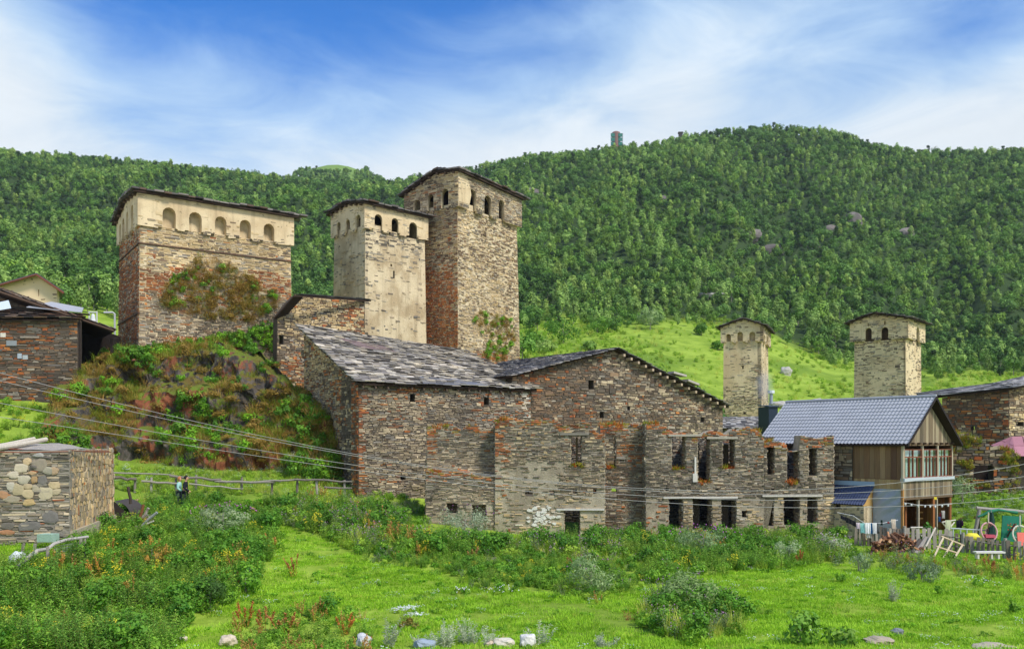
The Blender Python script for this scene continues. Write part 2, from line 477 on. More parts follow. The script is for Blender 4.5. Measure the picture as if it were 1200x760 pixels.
def grass_tuft(seed, n=26, h=0.3, spread=0.18, w=0.012, ca='7fae1e', cb='b2cc52', bend=0.5, name='grass_tuft'):
    g = np.random.default_rng(seed); L = Leaves(); ca, cb = lin(ca), lin(cb)
    for i in range(n):
        a = g.uniform(0, 6.283); r = spread * math.sqrt(g.uniform())
        b = np.array([math.cos(a) * r, math.sin(a) * r, 0]); a2 = a + g.normal(0, 0.8)
        hh = h * g.uniform(0.5, 1.1); o = np.array([math.cos(a2), math.sin(a2), 0]) * bend * hh * g.uniform(0.3, 1.2)
        s = np.array([-math.sin(a2), math.cos(a2), 0]) * w / 2
        c = cmix(ca, cb, g.uniform()); m = b + o * 0.35 + [0, 0, hh * 0.6]; tp = b + o + [0, 0, hh]
        L.V += [b - s, b + s, m + s * 0.8, m - s * 0.8, tp]; L.C += [c] * 5
        L.F += [(L.n, L.n + 1, L.n + 2, L.n + 3), (L.n + 3, L.n + 2, L.n + 4)]; L.n += 5
    return L.mesh(name, LEAF)


def foliage_ball(seed, r=(0.6, 0.6, 0.6), zc=0.6, ncl=16, per=40, ll=0.12, lw=0.06, ca='35571a', cb='6d9433', rcl=0.3, mat=None, name='crown', flat=0.0, cone=0.0):
    """many leaves in clumps through an uneven volume"""
    g = np.random.default_rng(seed); L = Leaves(); ca, cb = lin(ca), lin(cb); r = np.array(r, float)
    for i in range(ncl):
        d = unit(g.normal(size=3)); rad = g.uniform(0.25, 1.0) ** 0.5
        c = d * r * rad * (0.85 + 0.25 * g.uniform())
        if cone: c[:2] *= 1 - cone * np.clip((c[2] / r[2] + 1) / 2, 0, 1)
        if c[2] < -r[2] * (1 - flat): c[2] *= 0.5
        c = c + [0, 0, zc]
        tone = g.uniform(0, 1)
        rc = rcl * g.uniform(0.7, 1.35)
        for k in range(per):
            dd = unit(g.normal(size=3)); dd[2] = dd[2] * 0.8 + 0.1
            p = c + dd * rc * g.uniform(0.5, 1.0)
            nrm_ = unit(unit((p - [0, 0, zc]) / r) * 0.9 + dd * 0.9 + g.normal(0, 0.42, 3)); out = unit(np.cross(nrm_, g.normal(size=3)))
            s = g.uniform(0.7, 1.3)
            L.leaf(p, out, ll * s, lw * s, cmix(ca, cb, np.clip(tone * 0.6 + g.uniform(0, 0.5), 0, 1)), up=nrm_, droop=0.08, fold=0)
    return L.mesh(name, mat or LEAF)


def trunk_mesh(name, h, r, seed=0, limbs=4, spread=0.3):
    g = np.random.default_rng(seed); b = MB()
    pts = [(g.normal(0, 0.02) * h * q, g.normal(0, 0.02) * h * q, h * q) for q in np.linspace(0, 1, 6)]
    b.tube(pts, np.linspace(r, r * 0.3, 6), 6, caps=False)
    for i in range(limbs):
        q = g.uniform(0.35, 0.8); a = g.uniform(0, 6.283); p = np.array([0, 0, h * q])
        e = p + np.array([math.cos(a) * spread * h, math.sin(a) * spread * h, spread * h * 0.9])
        b.tube([p, (p + e) / 2 + [0, 0, -0.03 * h], e], [r * 0.5, r * 0.35, r * 0.15], 5, caps=False)
    me = bpy.data.meshes.new(name)
    me.from_pydata(np.concatenate(b.V).tolist(), [], b.F)
    me.materials.append(BARK)
    return me


# ---------------------------------------------------------------- the wooded mountain: 300 nearest trees one by one, the rest as one mass
CROWNS = []
for i in range(7):
    tall = i in (2, 5)
    CROWNS.append(foliage_ball(100 + i, r=(1.5, 1.5, 2.5) if tall else (1.95, 1.95, 1.9 + 0.2 * (i % 3)), zc=3.6 if tall else 3.4, ncl=22, per=24, ll=0.55, lw=0.42,
                               ca=('304f22', '46682c', '56763a', '2c4a24', '4c6e28', '5a803c', '40602e')[i], cb=('5c8638', '80aa4a', '94b85e', '527c36', '8ab44a', '9cc064', '74a04c')[i], rcl=0.75, mat=TREELEAF, cone=0.55 if tall else 0.15))
CROWNS.append(foliage_ball(120, (2.5, 2.3, 1.9), 3.3, 26, 22, .55, .42, '35581f', '6c9a40', .8, mat=TREELEAF))
CROWNS.append(foliage_ball(121, (1.2, 1.2, 3.0), 4.2, 20, 24, .5, .36, '4e702c', '9cbc5c', .6, mat=TREELEAF, cone=.6))
CROWNS.append(foliage_ball(122, (1.5, 1.5, 3.4), 4.0, 24, 24, .5, .3, '20381c', '40602c', .55, mat=TREELEAF, cone=.85))
TRUNKS = [trunk_mesh('trunk', 4.0, 0.13, 40 + i, 4, 0.22) for i in range(3)]


def place_mesh(name, me, loc, parent=None, rz=0.0, sc=1.0):
    o = bpy.data.objects.new(name, me); COL.objects.link(o)
    if parent is not None: o.parent = parent
    o.location = tuple(float(v) for v in loc); o.rotation_euler = (0, 0, rz); o.scale = (sc, sc, sc) if np.isscalar(sc) else sc
    ORG[o.name] = np.array(loc, float)
    return o


EDGE_X = np.array([-900, 0, 140, 330, 600, 640, 700, 780, 830, 880, 930, 980, 1040, 1100, 1200, 1400, 2100], float)
EDGE_D = np.array([92, 92, 92, 98, 172, 176, 180, 186, 186, 200, 196, 180, 172, 172, 172, 175, 180], float)


def forest_points():
    g = np.random.default_rng(5)
    n = 120000
    d = np.sqrt(g.uniform(110.0 ** 2, 640.0 ** 2, n)); px = g.uniform(-260, 1460, n)
    keep = d > np.interp(px, EDGE_X, EDGE_D) + (fbm(px / 25, px * 0, 4, 2) - 0.5) * 26
    # rocky clearings
    for cx, cd, wx, wd in CLEAR: keep &= ((px - cx) / wx) ** 2 + ((d - cd) / wd) ** 2 > 1
    d, px = d[keep], px[keep]
    x = (px - 600) / F * d
    # thin to a spacing with a hash grid
    cell = {}; out = []
    for i in range(len(d)):
        sp = 2.3 + (d[i] - 120) * 0.0029
        k = (int(math.floor(x[i] / 2.4)), int(math.floor(d[i] / 2.4))); ok = True
        for a in (-2, -1, 0, 1, 2):
            for b in (-2, -1, 0, 1, 2):
                for j in cell.get((k[0] + a, k[1] + b), ()):
                    if (x[j] - x[i]) ** 2 + (d[j] - d[i]) ** 2 < sp * sp: ok = False; break
                if not ok: break
            if not ok: break
        if ok: cell.setdefault(k, []).append(i); out.append(i)
    out = np.array(out)
    return x[out], d[out], px[out]


# bare rock patches in the forest: (px, d, half width px, half depth)
CLEAR = [(972, 402, 7, 5), (948, 377, 7, 4), (905, 370, 4, 3), (775, 417, 5, 4), (1062, 397, 5, 4), (1195, 427, 6, 5), (1000, 417, 5, 4), (878, 362, 3, 3), (828, 230, 9, 4), (624, 422, 7, 5)]
fx, fd, fpx = forest_points()
ge = np.random.default_rng(6); xd, xp = ge.uniform(680, 900, 2600), ge.uniform(300, 480, 2600); xx = (xp - 600) / F * xd     # trees on the flank of the far grassy top
ok = HY - (ground(xx, xd) - ZC) * F / xd > 200 + 5 * fbm(xp / 9, xd / 30, 3) ; fx, fd, fpx = (np.concatenate(a) for a in ((fx, xx[ok]), (fd, xd[ok]), (fpx, xp[ok])))
fz = ground(fx, fd)
g = np.random.default_rng(17)
fs = (0.60 + (np.minimum(fd, 600) - 120) / 480 * 0.40) * g.uniform(0.62, 1.32, len(fd)) * np.where(fd < np.interp(fpx, EDGE_X, EDGE_D) + 22, 0.85, 1.0)
frot = g.uniform(0, 6.283, len(fd)); fidx = g.integers(0, len(CROWNS), len(fd))
pick = fbm(fx / 38, fd / 60, 21, 3) + g.normal(0, .06, len(fd))  # patches of dark and light crowns, leaf tone standing in for gully shading
fidx = np.where(pick < .44, g.choice([3, 0, 3, 6], len(fd)), np.where(pick < .56, fidx, g.choice([4, 1, 5, 6], len(fd))))
fidx = np.where((fd < np.interp(fpx, EDGE_X, EDGE_D) + 45) & (g.uniform(0, 1, len(fd)) < 0.5), np.where(g.uniform(0, 1, len(fd)) < 0.5, 2, 5), fidx)
u_ = g.uniform(size=len(fd)); fidx = np.where(u_ < .15, 7, np.where(u_ < .21, 8, np.where(u_ < .245, 9, fidx)))
vis = (fpx > -5) & (fpx < 1205)
hid = ((fpx > 130) & (fpx < 345) & (fd < 260)) | ((fpx > 385) & (fpx < 612) & (fd < 250)) | ((fpx > 845) & (fpx < 902) & (fd < 190))
order = np.argsort(np.where(vis & ~hid, fd / fs, 1e9))
near_set = set(order[:300].tolist())
for i in order[:300]:
    k = int(fidx[i])
    tr = thing('broadleaf_tree', (fx[i], fd[i], fz[i] - 0.15), 'slender light green tree along the lower edge of the mountain forest' if k in (2, 5, 8, 9) else 'round bushy green tree along the lower edge of the mountain forest', 'tree', 'trees along the lower edge of the forest')
    tr.rotation_euler = (0, 0, float(frot[i])); s_ = float(fs[i]); tr.scale = (s_, s_, s_ * 1.1)
    place_mesh('trunk', TRUNKS[k % 3], (0, 0, 0), tr)
    place_mesh('crown', CROWNS[k], (0, 0, 0), tr)
rest = np.array([i for i in range(len(fd)) if i not in near_set])
TREE_KINDS = []
for k, c in enumerate(CROWNS):                      # crown and trunk of the mass in one mesh
    TREE_KINDS.append(c)
scatter('forest', np.stack([fx[rest], fd[rest], fz[rest] - 0.15], 1), np.stack([rest * 0.0, rest * 0.0, frot[rest]], 1), fs[rest], fidx[rest], TREE_KINDS,
        'dense green broadleaf forest covering the mountain slope up to the ridge', 'forest')
# ---------------------------------------------------------------- masonry and slate laying
STONE = M('stone', attr=True, var=0.30, scale=5.0, rough=0.92, bump=0.35, bscale=22, bdist=0.03)
SLATE = M('slate', attr=True, var=0.25, scale=4.0, rough=0.8, bump=0.25, bscale=14, bdist=0.02, spec=0.25)
MORTAR = M('mortar', lin('5e5243'), var=0.35, scale=3.0, bump=0.4, bscale=14)
MORTAR_DARK = M('dark_mortar', lin('544a3e'), var=0.35, scale=3.0, bump=0.4, bscale=14)
LIME_MORTAR = M('lime_mortar', lin('b5a98f'), var=0.3, scale=2.2, rough=.95, bump=0.4, bscale=12, col2=lin('988c76'), pits=.6, streak=.3)
LIME = M('lime_plaster', lin('dfc9a0'), var=0.14, scale=1.1, rough=0.95, bump=0.3, bscale=9, col2=lin('cbb28a'), pits=0.75, streak=0.3)
LIME_DIRTY = M('weathered_plaster', lin('d6c39e'), var=0.22, scale=1.5, rough=0.95, bump=0.4, bscale=9, col2=lin('b6a07c'), pits=0.8, streak=0.4)
INNER_DARK = M('dark_interior', lin('2a221c'), var=0.3, scale=2.0, bump=0.2)  # near-black base colour paints in the darkness of unlit interiors

PAL = {
    'grey': ['8b8983', '9b978f', '787672', 'a8a297', '8e8a82', '6a6967', 'b3ac9f', '999388'],
    'tan': ['b1a48e', '9e927f', 'c2b49a', '8b8070', 'a89a84', 'cabca2', '7a7164'],
    'brown': ['736252', '826c58', '605244', '8c7660', '967e66', '6d6157', '5b514a'],
    'rust': ['a85c32', 'b86c34', '935430', 'c07c40', '9a6340', '80563c'],
    'moss': ['b05c2a', 'bf6c2e', '9a5429', '8a7a2c', 'c8823c'],
    'white': ['e6e1d4', 'd8d1c2', 'f0ece2'],
    'cream': ['d2bd94', 'c8b286', 'dcc9a2', 'bfa980'],
    'dark': ['605b55', '524e49', '6b645b', '5b5650', '766d62'],
}
PALL = {k: np.array([lin(c) for c in v]) for k, v in PAL.items()}


def crossings(polys, v):
    xs = []
    for pl in polys:
        n = len(pl)
        for i in range(n):
            (u0, v0), (u1, v1) = pl[i], pl[(i + 1) % n]
            if (v0 <= v < v1) or (v1 <= v < v0): xs.append(u0 + (v - v0) / (v1 - v0) * (u1 - u0))
    xs.sort()
    return xs


class Wall:
    """a wall plane from A to B (plan points); u runs along it, v up from z0, n out towards the viewer"""
    def __init__(s, A, B, z0, lean=0.0, flip=False):
        s.A = np.array(A, float); B = np.array(B, float)
        s.len = float(np.linalg.norm(B - s.A)); s.D = (B - s.A) / s.len; s.z0 = z0
        s.U = np.array([s.D[0], s.D[1], 0.0])
        N = np.array([s.D[1], -s.D[0], 0.0])
        if np.dot(N[:2], -s.A) < 0: N = -N
        if flip: N = -N
        s.N0 = N
        V = np.array([0, 0, 1.0]) - N * lean
        s.V = V; s.N = N
        s.O = np.array([s.A[0], s.A[1], z0])
    def uv(s, px, py):
        k = (px - 600) / F
        u = (k * s.A[1] - s.A[0]) / (s.D[0] - k * s.D[1])
        d = s.A[1] + u * s.D[1]
        return (u, ZC + (HY - py) / F * d - s.z0)
    def poly(s, pts): return [s.uv(*p) for p in pts]
    def rect(s, x0, y0, x1, y1):
        """pixel box -> upright box in u, v (heights taken at its middle)"""
        ua, va = s.uv(x0, (y0 + y1) / 2); ub, vb = s.uv(x1, (y0 + y1) / 2)
        um = (x0 + x1) / 2; vt = s.uv(um, y0)[1]; vl = s.uv(um, y1)[1]
        return [(ua, vl), (ub, vl), (ub, vt), (ua, vt)]
    def arch(s, x0, y0, x1, y1, seg=6):
        (ua, vl), (ub, _), (_, vt), _ = s.rect(x0, y0, x1, y1)
        return arch_poly(ua, ub, vl, vt, seg)
    def at(s, u, v, n=0.0):
        u, v, n = np.asarray(u, float), np.asarray(v, float), np.asarray(n, float)
        return s.O + u[..., None] * s.U + v[..., None] * s.V + n[..., None] * s.N
    def box(s, mb, u0, v0, u1, v1, n0, n1, col=(1, 1, 1)):
        V = [s.at(u, v, n) for n in (n0, n1) for v in (v0, v1) for u in (u0, u1)]
        mb.add(V, BOXF, col)
    def depth(s, u): return s.A[1] + u * s.D[1]


def arch_poly(ua, ub, vl, vt, seg=6):
    r = abs(ub - ua) / 2; rv = min(r, (vt - vl) * 0.6); c = (ua + ub) / 2
    return [(ua, vl), (ub, vl)] + [(c + (ub - ua) / 2 * math.cos(a), vt - rv + rv * math.sin(a)) for a in np.linspace(0, math.pi, seg + 1)]


def plate(mb, W, poly, holes=(), n0=0.0, t=0.5, col=(1, 1, 1)):
    """a slab with openings: front at n0, back at n0 - t"""
    rings = [list(poly)] + [list(h) for h in holes]
    tris = tessellate_polygon([[Vector((u, v, 0)) for u, v in r] for r in rings])
    flat = [p for r in rings for p in r]
    uu = np.array([p[0] for p in flat]); vv = np.array([p[1] for p in flat])
    Vf = W.at(uu, vv, np.full(len(uu), n0)); Vb = W.at(uu, vv, np.full(len(uu), n0 - t))
    n = len(flat); Fc = []
    for a, b, c in tris:
        Fc.append((a, b, c)); Fc.append((c + n, b + n, a + n))
    k = 0
    for r in rings:
        m = len(r)
        for i in range(m):
            j = (i + 1) % m
            Fc.append((k + i, k + j, k + j + n, k + i + n))
        k += m
    mb.add(np.concatenate([Vf, Vb]), Fc, col)


def boxes_mesh(C):
    """C: n x 8 x 3 corners (4 back, 4 front) -> verts, faces (front and four sides)"""
    n = len(C); V = C.reshape(-1, 3)
    base = (np.arange(n) * 8)[:, None, None]
    q = np.array([[4, 5, 6, 7], [0, 1, 5, 4], [1, 2, 6, 5], [2, 3, 7, 6], [3, 0, 4, 7]])
    return V, (base + q[None]).reshape(-1, 4)


def full_boxes_mesh(C):
    n = len(C); V = C.reshape(-1, 3)
    base = (np.arange(n) * 8)[:, None, None]
    q = np.array([[4, 5, 6, 7], [0, 1, 5, 4], [1, 2, 6, 5], [2, 3, 7, 6], [3, 0, 4, 7], [3, 2, 1, 0]])
    return V, (base + q[None]).reshape(-1, 4)


def emit(name, C, cols, mat, parent, n_single=0, min_px=9.0, rest_name=None, full=False):
    """pieces that show large become objects of their own, the rest one part of kind stuff"""
    if len(C) == 0: return
    mk = full_boxes_mesh if full else boxes_mesh
    w = np.linalg.norm(C[:, 5] - C[:, 4], axis=1); mid = C.mean(1)
    pxw = w * F / np.maximum(mid[:, 1], 1); pxh = np.linalg.norm(C[:, 7] - C[:, 4], axis=1) * F / np.maximum(mid[:, 1], 1)
    ok = (pxw >= min_px)
    score = np.where(ok, pxw * pxh, 0)
    order = np.argsort(-score)[:n_single]
    order = order[score[order] > 0]
    single = np.zeros(len(C), bool); single[order] = True
    for i in order:
        V, Fc = mk(C[i:i + 1])
        obj(name, V, Fc, mat, parent, np.repeat(cols[i:i + 1], 8, 0), origin=mid[i])
    r = ~single
    if r.any():
        V, Fc = mk(C[r])
        obj(rest_name or name + 'work', V, Fc, mat, parent, np.repeat(cols[r], 8, 0), kind='stuff')


def lay(W, poly, holes=(), seed=0, course=(0.06, 0.14), length=(0.18, 0.6), proud=(0.0, 0.05), pal=(('grey', 5), ('tan', 3), ('brown', 2), ('rust', 1)),
        keep=None, zone=None, gap=0.014, base=0.0, big=0.05, bigpal=None, even=0.16):
    """rows of rough stones over a wall face. keep(u, v) -> chance that a stone shows; zone(u, v) -> list of (palette, chance) masks. Returns corners, colours"""
    g = np.random.default_rng(seed)
    vmin = min(p[1] for p in poly); vmax = max(p[1] for p in poly)
    rows = []; v = vmin; rings = [poly] + list(holes)
    while v < vmax - 0.02:
        h = g.uniform(*course) * (0.8 + 0.4 * g.uniform())
        xs = crossings(rings, min(v + h / 2, vmax - 0.005))
        for a, b in zip(xs[::2], xs[1::2]):
            u = a
            while u < b - 0.03:
                l = g.uniform(*length) * g.choice([0.6, 1, 1, 1.5])
                if b - (u + l) < length[0] * 0.7: l = b - u
                if g.uniform() < 0.16 and h > course[0] * 1.25:
                    q = g.uniform(0.4, 0.6); rows.append((u, v, l, h * q)); rows.append((u, v + h * q, l, h * (1 - q)))
                else: rows.append((u, v, l, h))
                u += l
        v += h
    R = np.array(rows)
    if len(R) == 0: return np.zeros((0, 8, 3)), np.zeros((0, 3))
    n = len(R); u, v, l, h = R.T
    cu, cv = u + l / 2, v + h / 2
    isbig = (g.uniform(size=n) < big)
    if keep is not None:
        k = g.uniform(size=n) < keep(cu, cv)
        u, v, l, h, cu, cv, isbig = u[k], v[k], l[k], h[k], cu[k], cv[k], isbig[k]; n = len(u)
        if n == 0: return np.zeros((0, 8, 3)), np.zeros((0, 3))
    hh = np.where(isbig, h * g.uniform(1.25, 1.9, n), h)
    pr = base + g.uniform(proud[0], proud[1], n) + np.where(isbig, 0.025, 0)
    gp = np.minimum(gap, 0.12 * np.minimum(l, hh))
    j = lambda s: g.normal(0, 1, n) * s
    def corner(su, sv, inset):
        return (cu + su * (l / 2 - gp - inset * l) + j(0.05) * np.minimum(l, 0.4), cv + sv * (hh / 2 - gp * 0.6 - inset * hh) + j(0.13) * hh * 0.8)
    C = np.zeros((n, 8, 3))
    order = [(-1, -1), (1, -1), (1, 1), (-1, 1)]
    for i, (su, sv) in enumerate(order):
        uu, vv = corner(su, sv, 0.0)
        C[:, i] = W.at(uu, vv, np.full(n, base - 0.06))
        ui, vi = cu + (uu - cu) * 0.90, cv + (vv - cv) * 0.86
        C[:, 4 + i] = W.at(ui, vi, pr + j(0.008))
    names = [p[0] for p in pal]; wt = np.array([p[1] for p in pal], float); wt /= wt.sum()
    which = g.choice(len(names), n, p=wt)
    cols = np.zeros((n, 3))
    for i, nm in enumerate(names):
        m = which == i
        cols[m] = PALL[nm][g.integers(0, len(PALL[nm]), m.sum())]
    if bigpal is not None:
        cols[isbig] = PALL[bigpal][g.integers(0, len(PALL[bigpal]), isbig.sum())]
    if zone is not None:
        for nm, prob in zone(cu, cv):
            m = g.uniform(size=n) < prob
            cols[m] = PALL[nm][g.integers(0, len(PALL[nm]), m.sum())]
    cols *= (0.96, 0.90, 0.80)                    # the slate of this valley is warm
    m = cols.mean(0); loc = 0.62 + 0.72 * fbm(cu * 0.55, cv * 0.9, seed + 3, 3)
    cols = (cols * (1 - even) + m * even) * g.uniform(0.84, 1.16, (n, 1)) * loc[:, None]
    return C, np.clip(cols, 0, 0.95)


def slates(c00, c10, c11, c01, seed=0, w=(0.35, 0.7), row=0.3, thick=(0.025, 0.05), over=0.12, cols=('93908c', '757270', 'aaa6a0', '5c5a5a', '9c958c', '84807c', 'b8b2a8', '4c4a4a'), eave_out=0.12, tilt=0.05):
    """overlapping slates over the patch eave c00-c10, ridge c01-c11"""
    g = np.random.default_rng(seed)
    c00, c10, c11, c01 = (np.asarray(q, float) for q in (c00, c10, c11, c01))
    wid = max(np.linalg.norm(c10 - c00), np.linalg.norm(c11 - c01)); dep = (np.linalg.norm(c01 - c00) + np.linalg.norm(c11 - c10)) / 2
    nr = max(2, int(dep / row)); pal = np.array([lin(c) for c in cols]); C = []; K = []
    def at(a, b): return (c00 * (1 - a) + c10 * a) * (1 - b) + (c01 * (1 - a) + c11 * a) * b
    nrm = np.cross(c10 - c00, c01 - c00); nrm /= np.linalg.norm(nrm)
    if nrm[2] < 0: nrm = -nrm
    for r in range(nr):
        a = -over / wid * g.uniform(0.5, 1.4)
        while a < 1 + over / wid * 0.6:
            ww = g.uniform(*w) / wid
            b0 = (r + g.normal(0, 0.10)) / nr - (eave_out / dep if r == 0 else 0); b1 = b0 + 1.55 * g.uniform(0.9, 1.15) / nr
            th = g.uniform(*thick); lift = 0.03 + g.uniform(0, tilt)
            p = [at(a + 0.012 * ww, b0 + g.normal(0, 0.04) / nr), at(a + ww * 0.97, b0 + g.normal(0, 0.05) / nr), at(a + ww * 0.97, min(b1, 1.01)), at(a, min(b1, 1.01))]
            off = [lift + g.uniform(0, 0.02), lift + g.uniform(0, 0.02), 0.005, 0.005]
            lo = [q + nrm * o for q, o in zip(p, off)]; hi = [q + nrm * (o + th) for q, o in zip(p, off)]
            C.append(lo + hi); K.append(pal[g.integers(len(pal))] * g.uniform(0.8, 1.2))
            a += ww
    return np.array(C), np.clip(np.array(K), 0, 0.9)


def slab(mb, c00, c10, c11, c01, t, col=(1, 1, 1)):
    q = [np.asarray(c, float) for c in (c00, c10, c11, c01)]
    V = [p - np.array([0, 0, t]) for p in q] + q
    mb.add(V, [(4, 5, 6, 7), (3, 2, 1, 0), (0, 1, 5, 4), (1, 2, 6, 5), (2, 3, 7, 6), (3, 0, 4, 7)], col)


WOOD_GREY = M('grey_wood', lin('8d8272'), var=0.35, scale=5, rough=0.9, bump=0.3, stretch=(3, 3, 0.4))
WOOD_DARK = M('dark_wood', lin('4a3626'), var=0.35, scale=5, rough=0.9, bump=0.3, stretch=(3, 3, 0.4))
WOOD_ATTR = M('boards', attr=True, var=0.34, scale=4, rough=0.85, bump=0.25, stretch=(4, 4, 0.35))
WOOD_ROOF = M('roof_wood', lin('3a2c22'), var=0.35, scale=4, rough=0.9, bump=0.2)
PAINT = M('coloured_cloth', attr=True, var=0.12, scale=9, rough=0.8, bump=0.1)


def hit(A, D, px):
    k = (px - 600) / F
    return (k * A[1] - A[0]) / (D[0] - k * D[1])


def xy(px, d): return np.array([(px - 600) / F * d, d])


def pt(W, u, v, n=0.0): return W.at(np.float64(u), np.float64(v), np.float64(n))


def cat(lst):
    return np.concatenate([a for a, _ in lst]), np.concatenate([b for _, b in lst])


def wobble(pts, seed, step=0.4, amp=0.08):
    """breaks a straight outline into ragged steps (u, v points)"""
    g = np.random.default_rng(seed); out = []
    for (u0, v0), (u1, v1) in zip(pts[:-1], pts[1:]):
        n = max(1, int(math.hypot(u1 - u0, v1 - v0) / step))
        for i in range(n):
            q = i / n; a = g.uniform(-amp, amp) if (i or out) else 0
            out.append((u0 + (u1 - u0) * q, v0 + (v1 - v0) * q + a))
    out.append(pts[-1])
    return out
# ---------------------------------------------------------------- stone defence towers
def nz(u, v, su, sv, seed, o=4): return fbm(np.asarray(u) * su, np.asarray(v) * sv, seed, o)
def sst(x, a, b):
    q = np.clip((np.asarray(x) - a) / (b - a), 0, 1); return q * q * (3 - 2 * q)


def tower(name, label, group, C, dL, dR, pxL, pxR, z0, zp, z1, k, o, archL, archR, dark, top, body_mat, par_mat, layL, layR, layPL, layPR, slots=(), n_single=0, corbel=0.16, seed=1, eave=0.45, beams=7, min_px=9.0, rt=1.0):
    """C near corner; faces run along dL and dR until photo columns pxL, pxR; zp parapet foot, z1 eave; top=(peak fraction, peak rise, far rise of L, far rise of R)"""
    C = np.array(C, float); dL = np.array(dL, float) / np.linalg.norm(dL); dR = np.array(dR, float) / np.linalg.norm(dR)
    lenL, lenR = hit(C, dL, pxL), hit(C, dR, pxR)
    cx = C + dL * lenL / 2 + dR * lenR / 2
    root = thing(name, (cx[0], cx[1], z0), label, 'tower', group)
    fp, pr, fl, fr = top
    h = z1 - z0; hp = zp - z0
    faces = {}
    def face(A, B, lean): return Wall(A, B, z0, lean)
    WL, WR = Wall(C, C + dL * lenL, z0, k), Wall(C, C + dR * lenR, z0, k)
    E = C + dL * lenL + dR * lenR
    WB1 = Wall(C + dL * lenL, E, z0, k, flip=False); WB2 = Wall(C + dR * lenR, E, z0, k)
    for W in (WB1, WB2):                      # faces turned away
        if np.dot(W.N0[:2], (E + C) / 2 - cx if False else (W.A + W.D * W.len / 2) - cx) < 0:
            W.N0 = -W.N0; W.N = W.N0; W.V = np.array([0, 0, 1.0]) - W.N0 * k
    polyL = [(0, 0), (lenL, 0), (lenL - k * (h + fl), h + fl), (lenL * fp, h + pr), (k * h, h)]
    polyR = [(0, 0), (lenR, 0), (lenR - k * h, h + fr), (k * h, h)]
    Cp = C + (dL + dR) * k * hp
    NL, NR = WL.N0[:2], WR.N0[:2]
    lL, lR = lenL - 2 * k * hp, lenR - 2 * k * hp
    PL = Wall(Cp + NL * o - dL * (o - 0.006), Cp + NL * o + dL * (lL + o), zp, 0.0)
    PR = Wall(Cp + NR * o - dR * o, Cp + NR * o + dR * (lR + o), zp, 0.0)
    def through(W, a, ln):      # the same opening carried through the tower wall behind the parapet
        q = W.arch(*a); q = [(x, y - .25 if y < .1 and dark is True else y) for x, y in q]; c0 = (min(x for x, _ in q) + max(x for x, _ in q)) / 2
        return [(min(max(c0 + (x - c0) * (1.5 if dark is True else 1.04) - o + k * hp, k * hp + .12), ln - k * hp - .12), max(y, -.15 if dark is True else 0.0) + hp) for x, y in q]
    hl = [through(PL, a, lenL) for a in archL] if dark else []
    hr = [through(PR, a, lenR) for a in archR] if dark else []
    def bad(hs): return [q for q in hs]
    sl = [(f, (WL if f == 'L' else WR).rect(x0, y0, x1, y1)) for f, x0, y0, x1, y1 in slots]
    holesL = bad(hl) + [q for f, q in sl if f == 'L' and q[0][1] < hp - 0.05]
    holesR = bad(hr) + [q for f, q in sl if f == 'R' and q[0][1] < hp - 0.05]
    mb = MB()
    tb = 0.2 if dark is True else 0.45
    plate(mb, WL, polyL, holesL, 0.0, tb); plate(mb, WR, polyR, holesR, -0.004, tb)
    topB = h + min(fl, fr) - 0.02
    plate(mb, WB1, [(0.004, 0), (lenR - .004, 0), (lenR - k * topB, topB), (k * topB, topB)], (), 0.0, 0.4)
    plate(mb, WB2, [(0.004, 0), (lenL - .004, 0), (lenL - k * topB, h + fl - .02), (lenL * fp, h + pr - 0.02), (k * topB, topB)], (), 0.0, 0.4)
    mb.build('tower_body', body_mat, root)
    if dark == 'niche':
        for W, hs in ((WL, hl), (WR, hr)):
            for q in hs:
                mb = MB(); ua, ub = min(a[0] for a in q), max(a[0] for a in q); va, vb_ = min(a[1] for a in q), max(a[1] for a in q)
                plate(mb, W, [(ua - .1, va - .1), (ub + .1, va - .1), (ub + .1, vb_ + .1), (ua - .1, vb_ + .1)], (), -0.42, 0.1); mb.build('niche_back', LIME_DIRTY, root)
    lst = []
    lst.append(lay(WL, [(0.0, 0), (lenL, 0), (lenL - k * hp, hp), (k * hp, hp)], holesL, seed=seed, **layL(hp)))
    lst.append(lay(WR, [(0.0, 0), (lenR, 0), (lenR - k * hp, hp), (k * hp, hp)], holesR, seed=seed + 1, **layR(hp)))
    Cs, Ks = cat(lst)
    emit('stone', Cs, Ks, STONE, root, n_single, min_px, 'stonework')
    # projecting parapet with arched slots
    par = thing_part('parapet', root)
    mb = MB(); pcs = []
    g = np.random.default_rng(seed + 5)
    for W, archs, ln, lf, tops in ((PL, archL, lL + 2 * o, layPL, 'L'), (PR, archR, lR + 2 * o, layPR, 'R')):
        hh = z1 - zp
        rects = sorted([W.arch(*a) for a in archs], key=lambda q: min(p[0] for p in q))
        bot = [(0.0, -corbel * 0.5)]
        for q in rects:
            ua, ub = min(p[0] for p in q), max(p[0] for p in q); vt = max(p[1] for p in q)
            if ua < bot[-1][0] + 0.12: continue
            m = min(0.28, (ua - bot[-1][0]) * 0.4); c0 = -corbel * g.uniform(0.6, 1.2)
            bot += [(ua - m - 0.03, c0), (ua - m, -0.02)] if m > 0.08 else []
            arc = arch_poly(ua, ub, 0.0, vt)
            bot += [(ua, 0.0)] + [(p[0], p[1]) for p in arc[2:]][::-1][0:] + [(ub, 0.0)]
            bot += [(ub + 0.12, -0.02), (ub + 0.15, -corbel * g.uniform(0.6, 1.2))]
        if bot[-1][0] > ln - 0.05: bot = bot[:-2]
        bot.append((ln, -corbel * 0.5))
        if tops == 'L': tp = [(ln, hh + fl), (ln * fp, hh + pr), (0.0, hh)]
        else: tp = [(ln, hh + fr), (0.0, hh)]
        poly = bot + tp
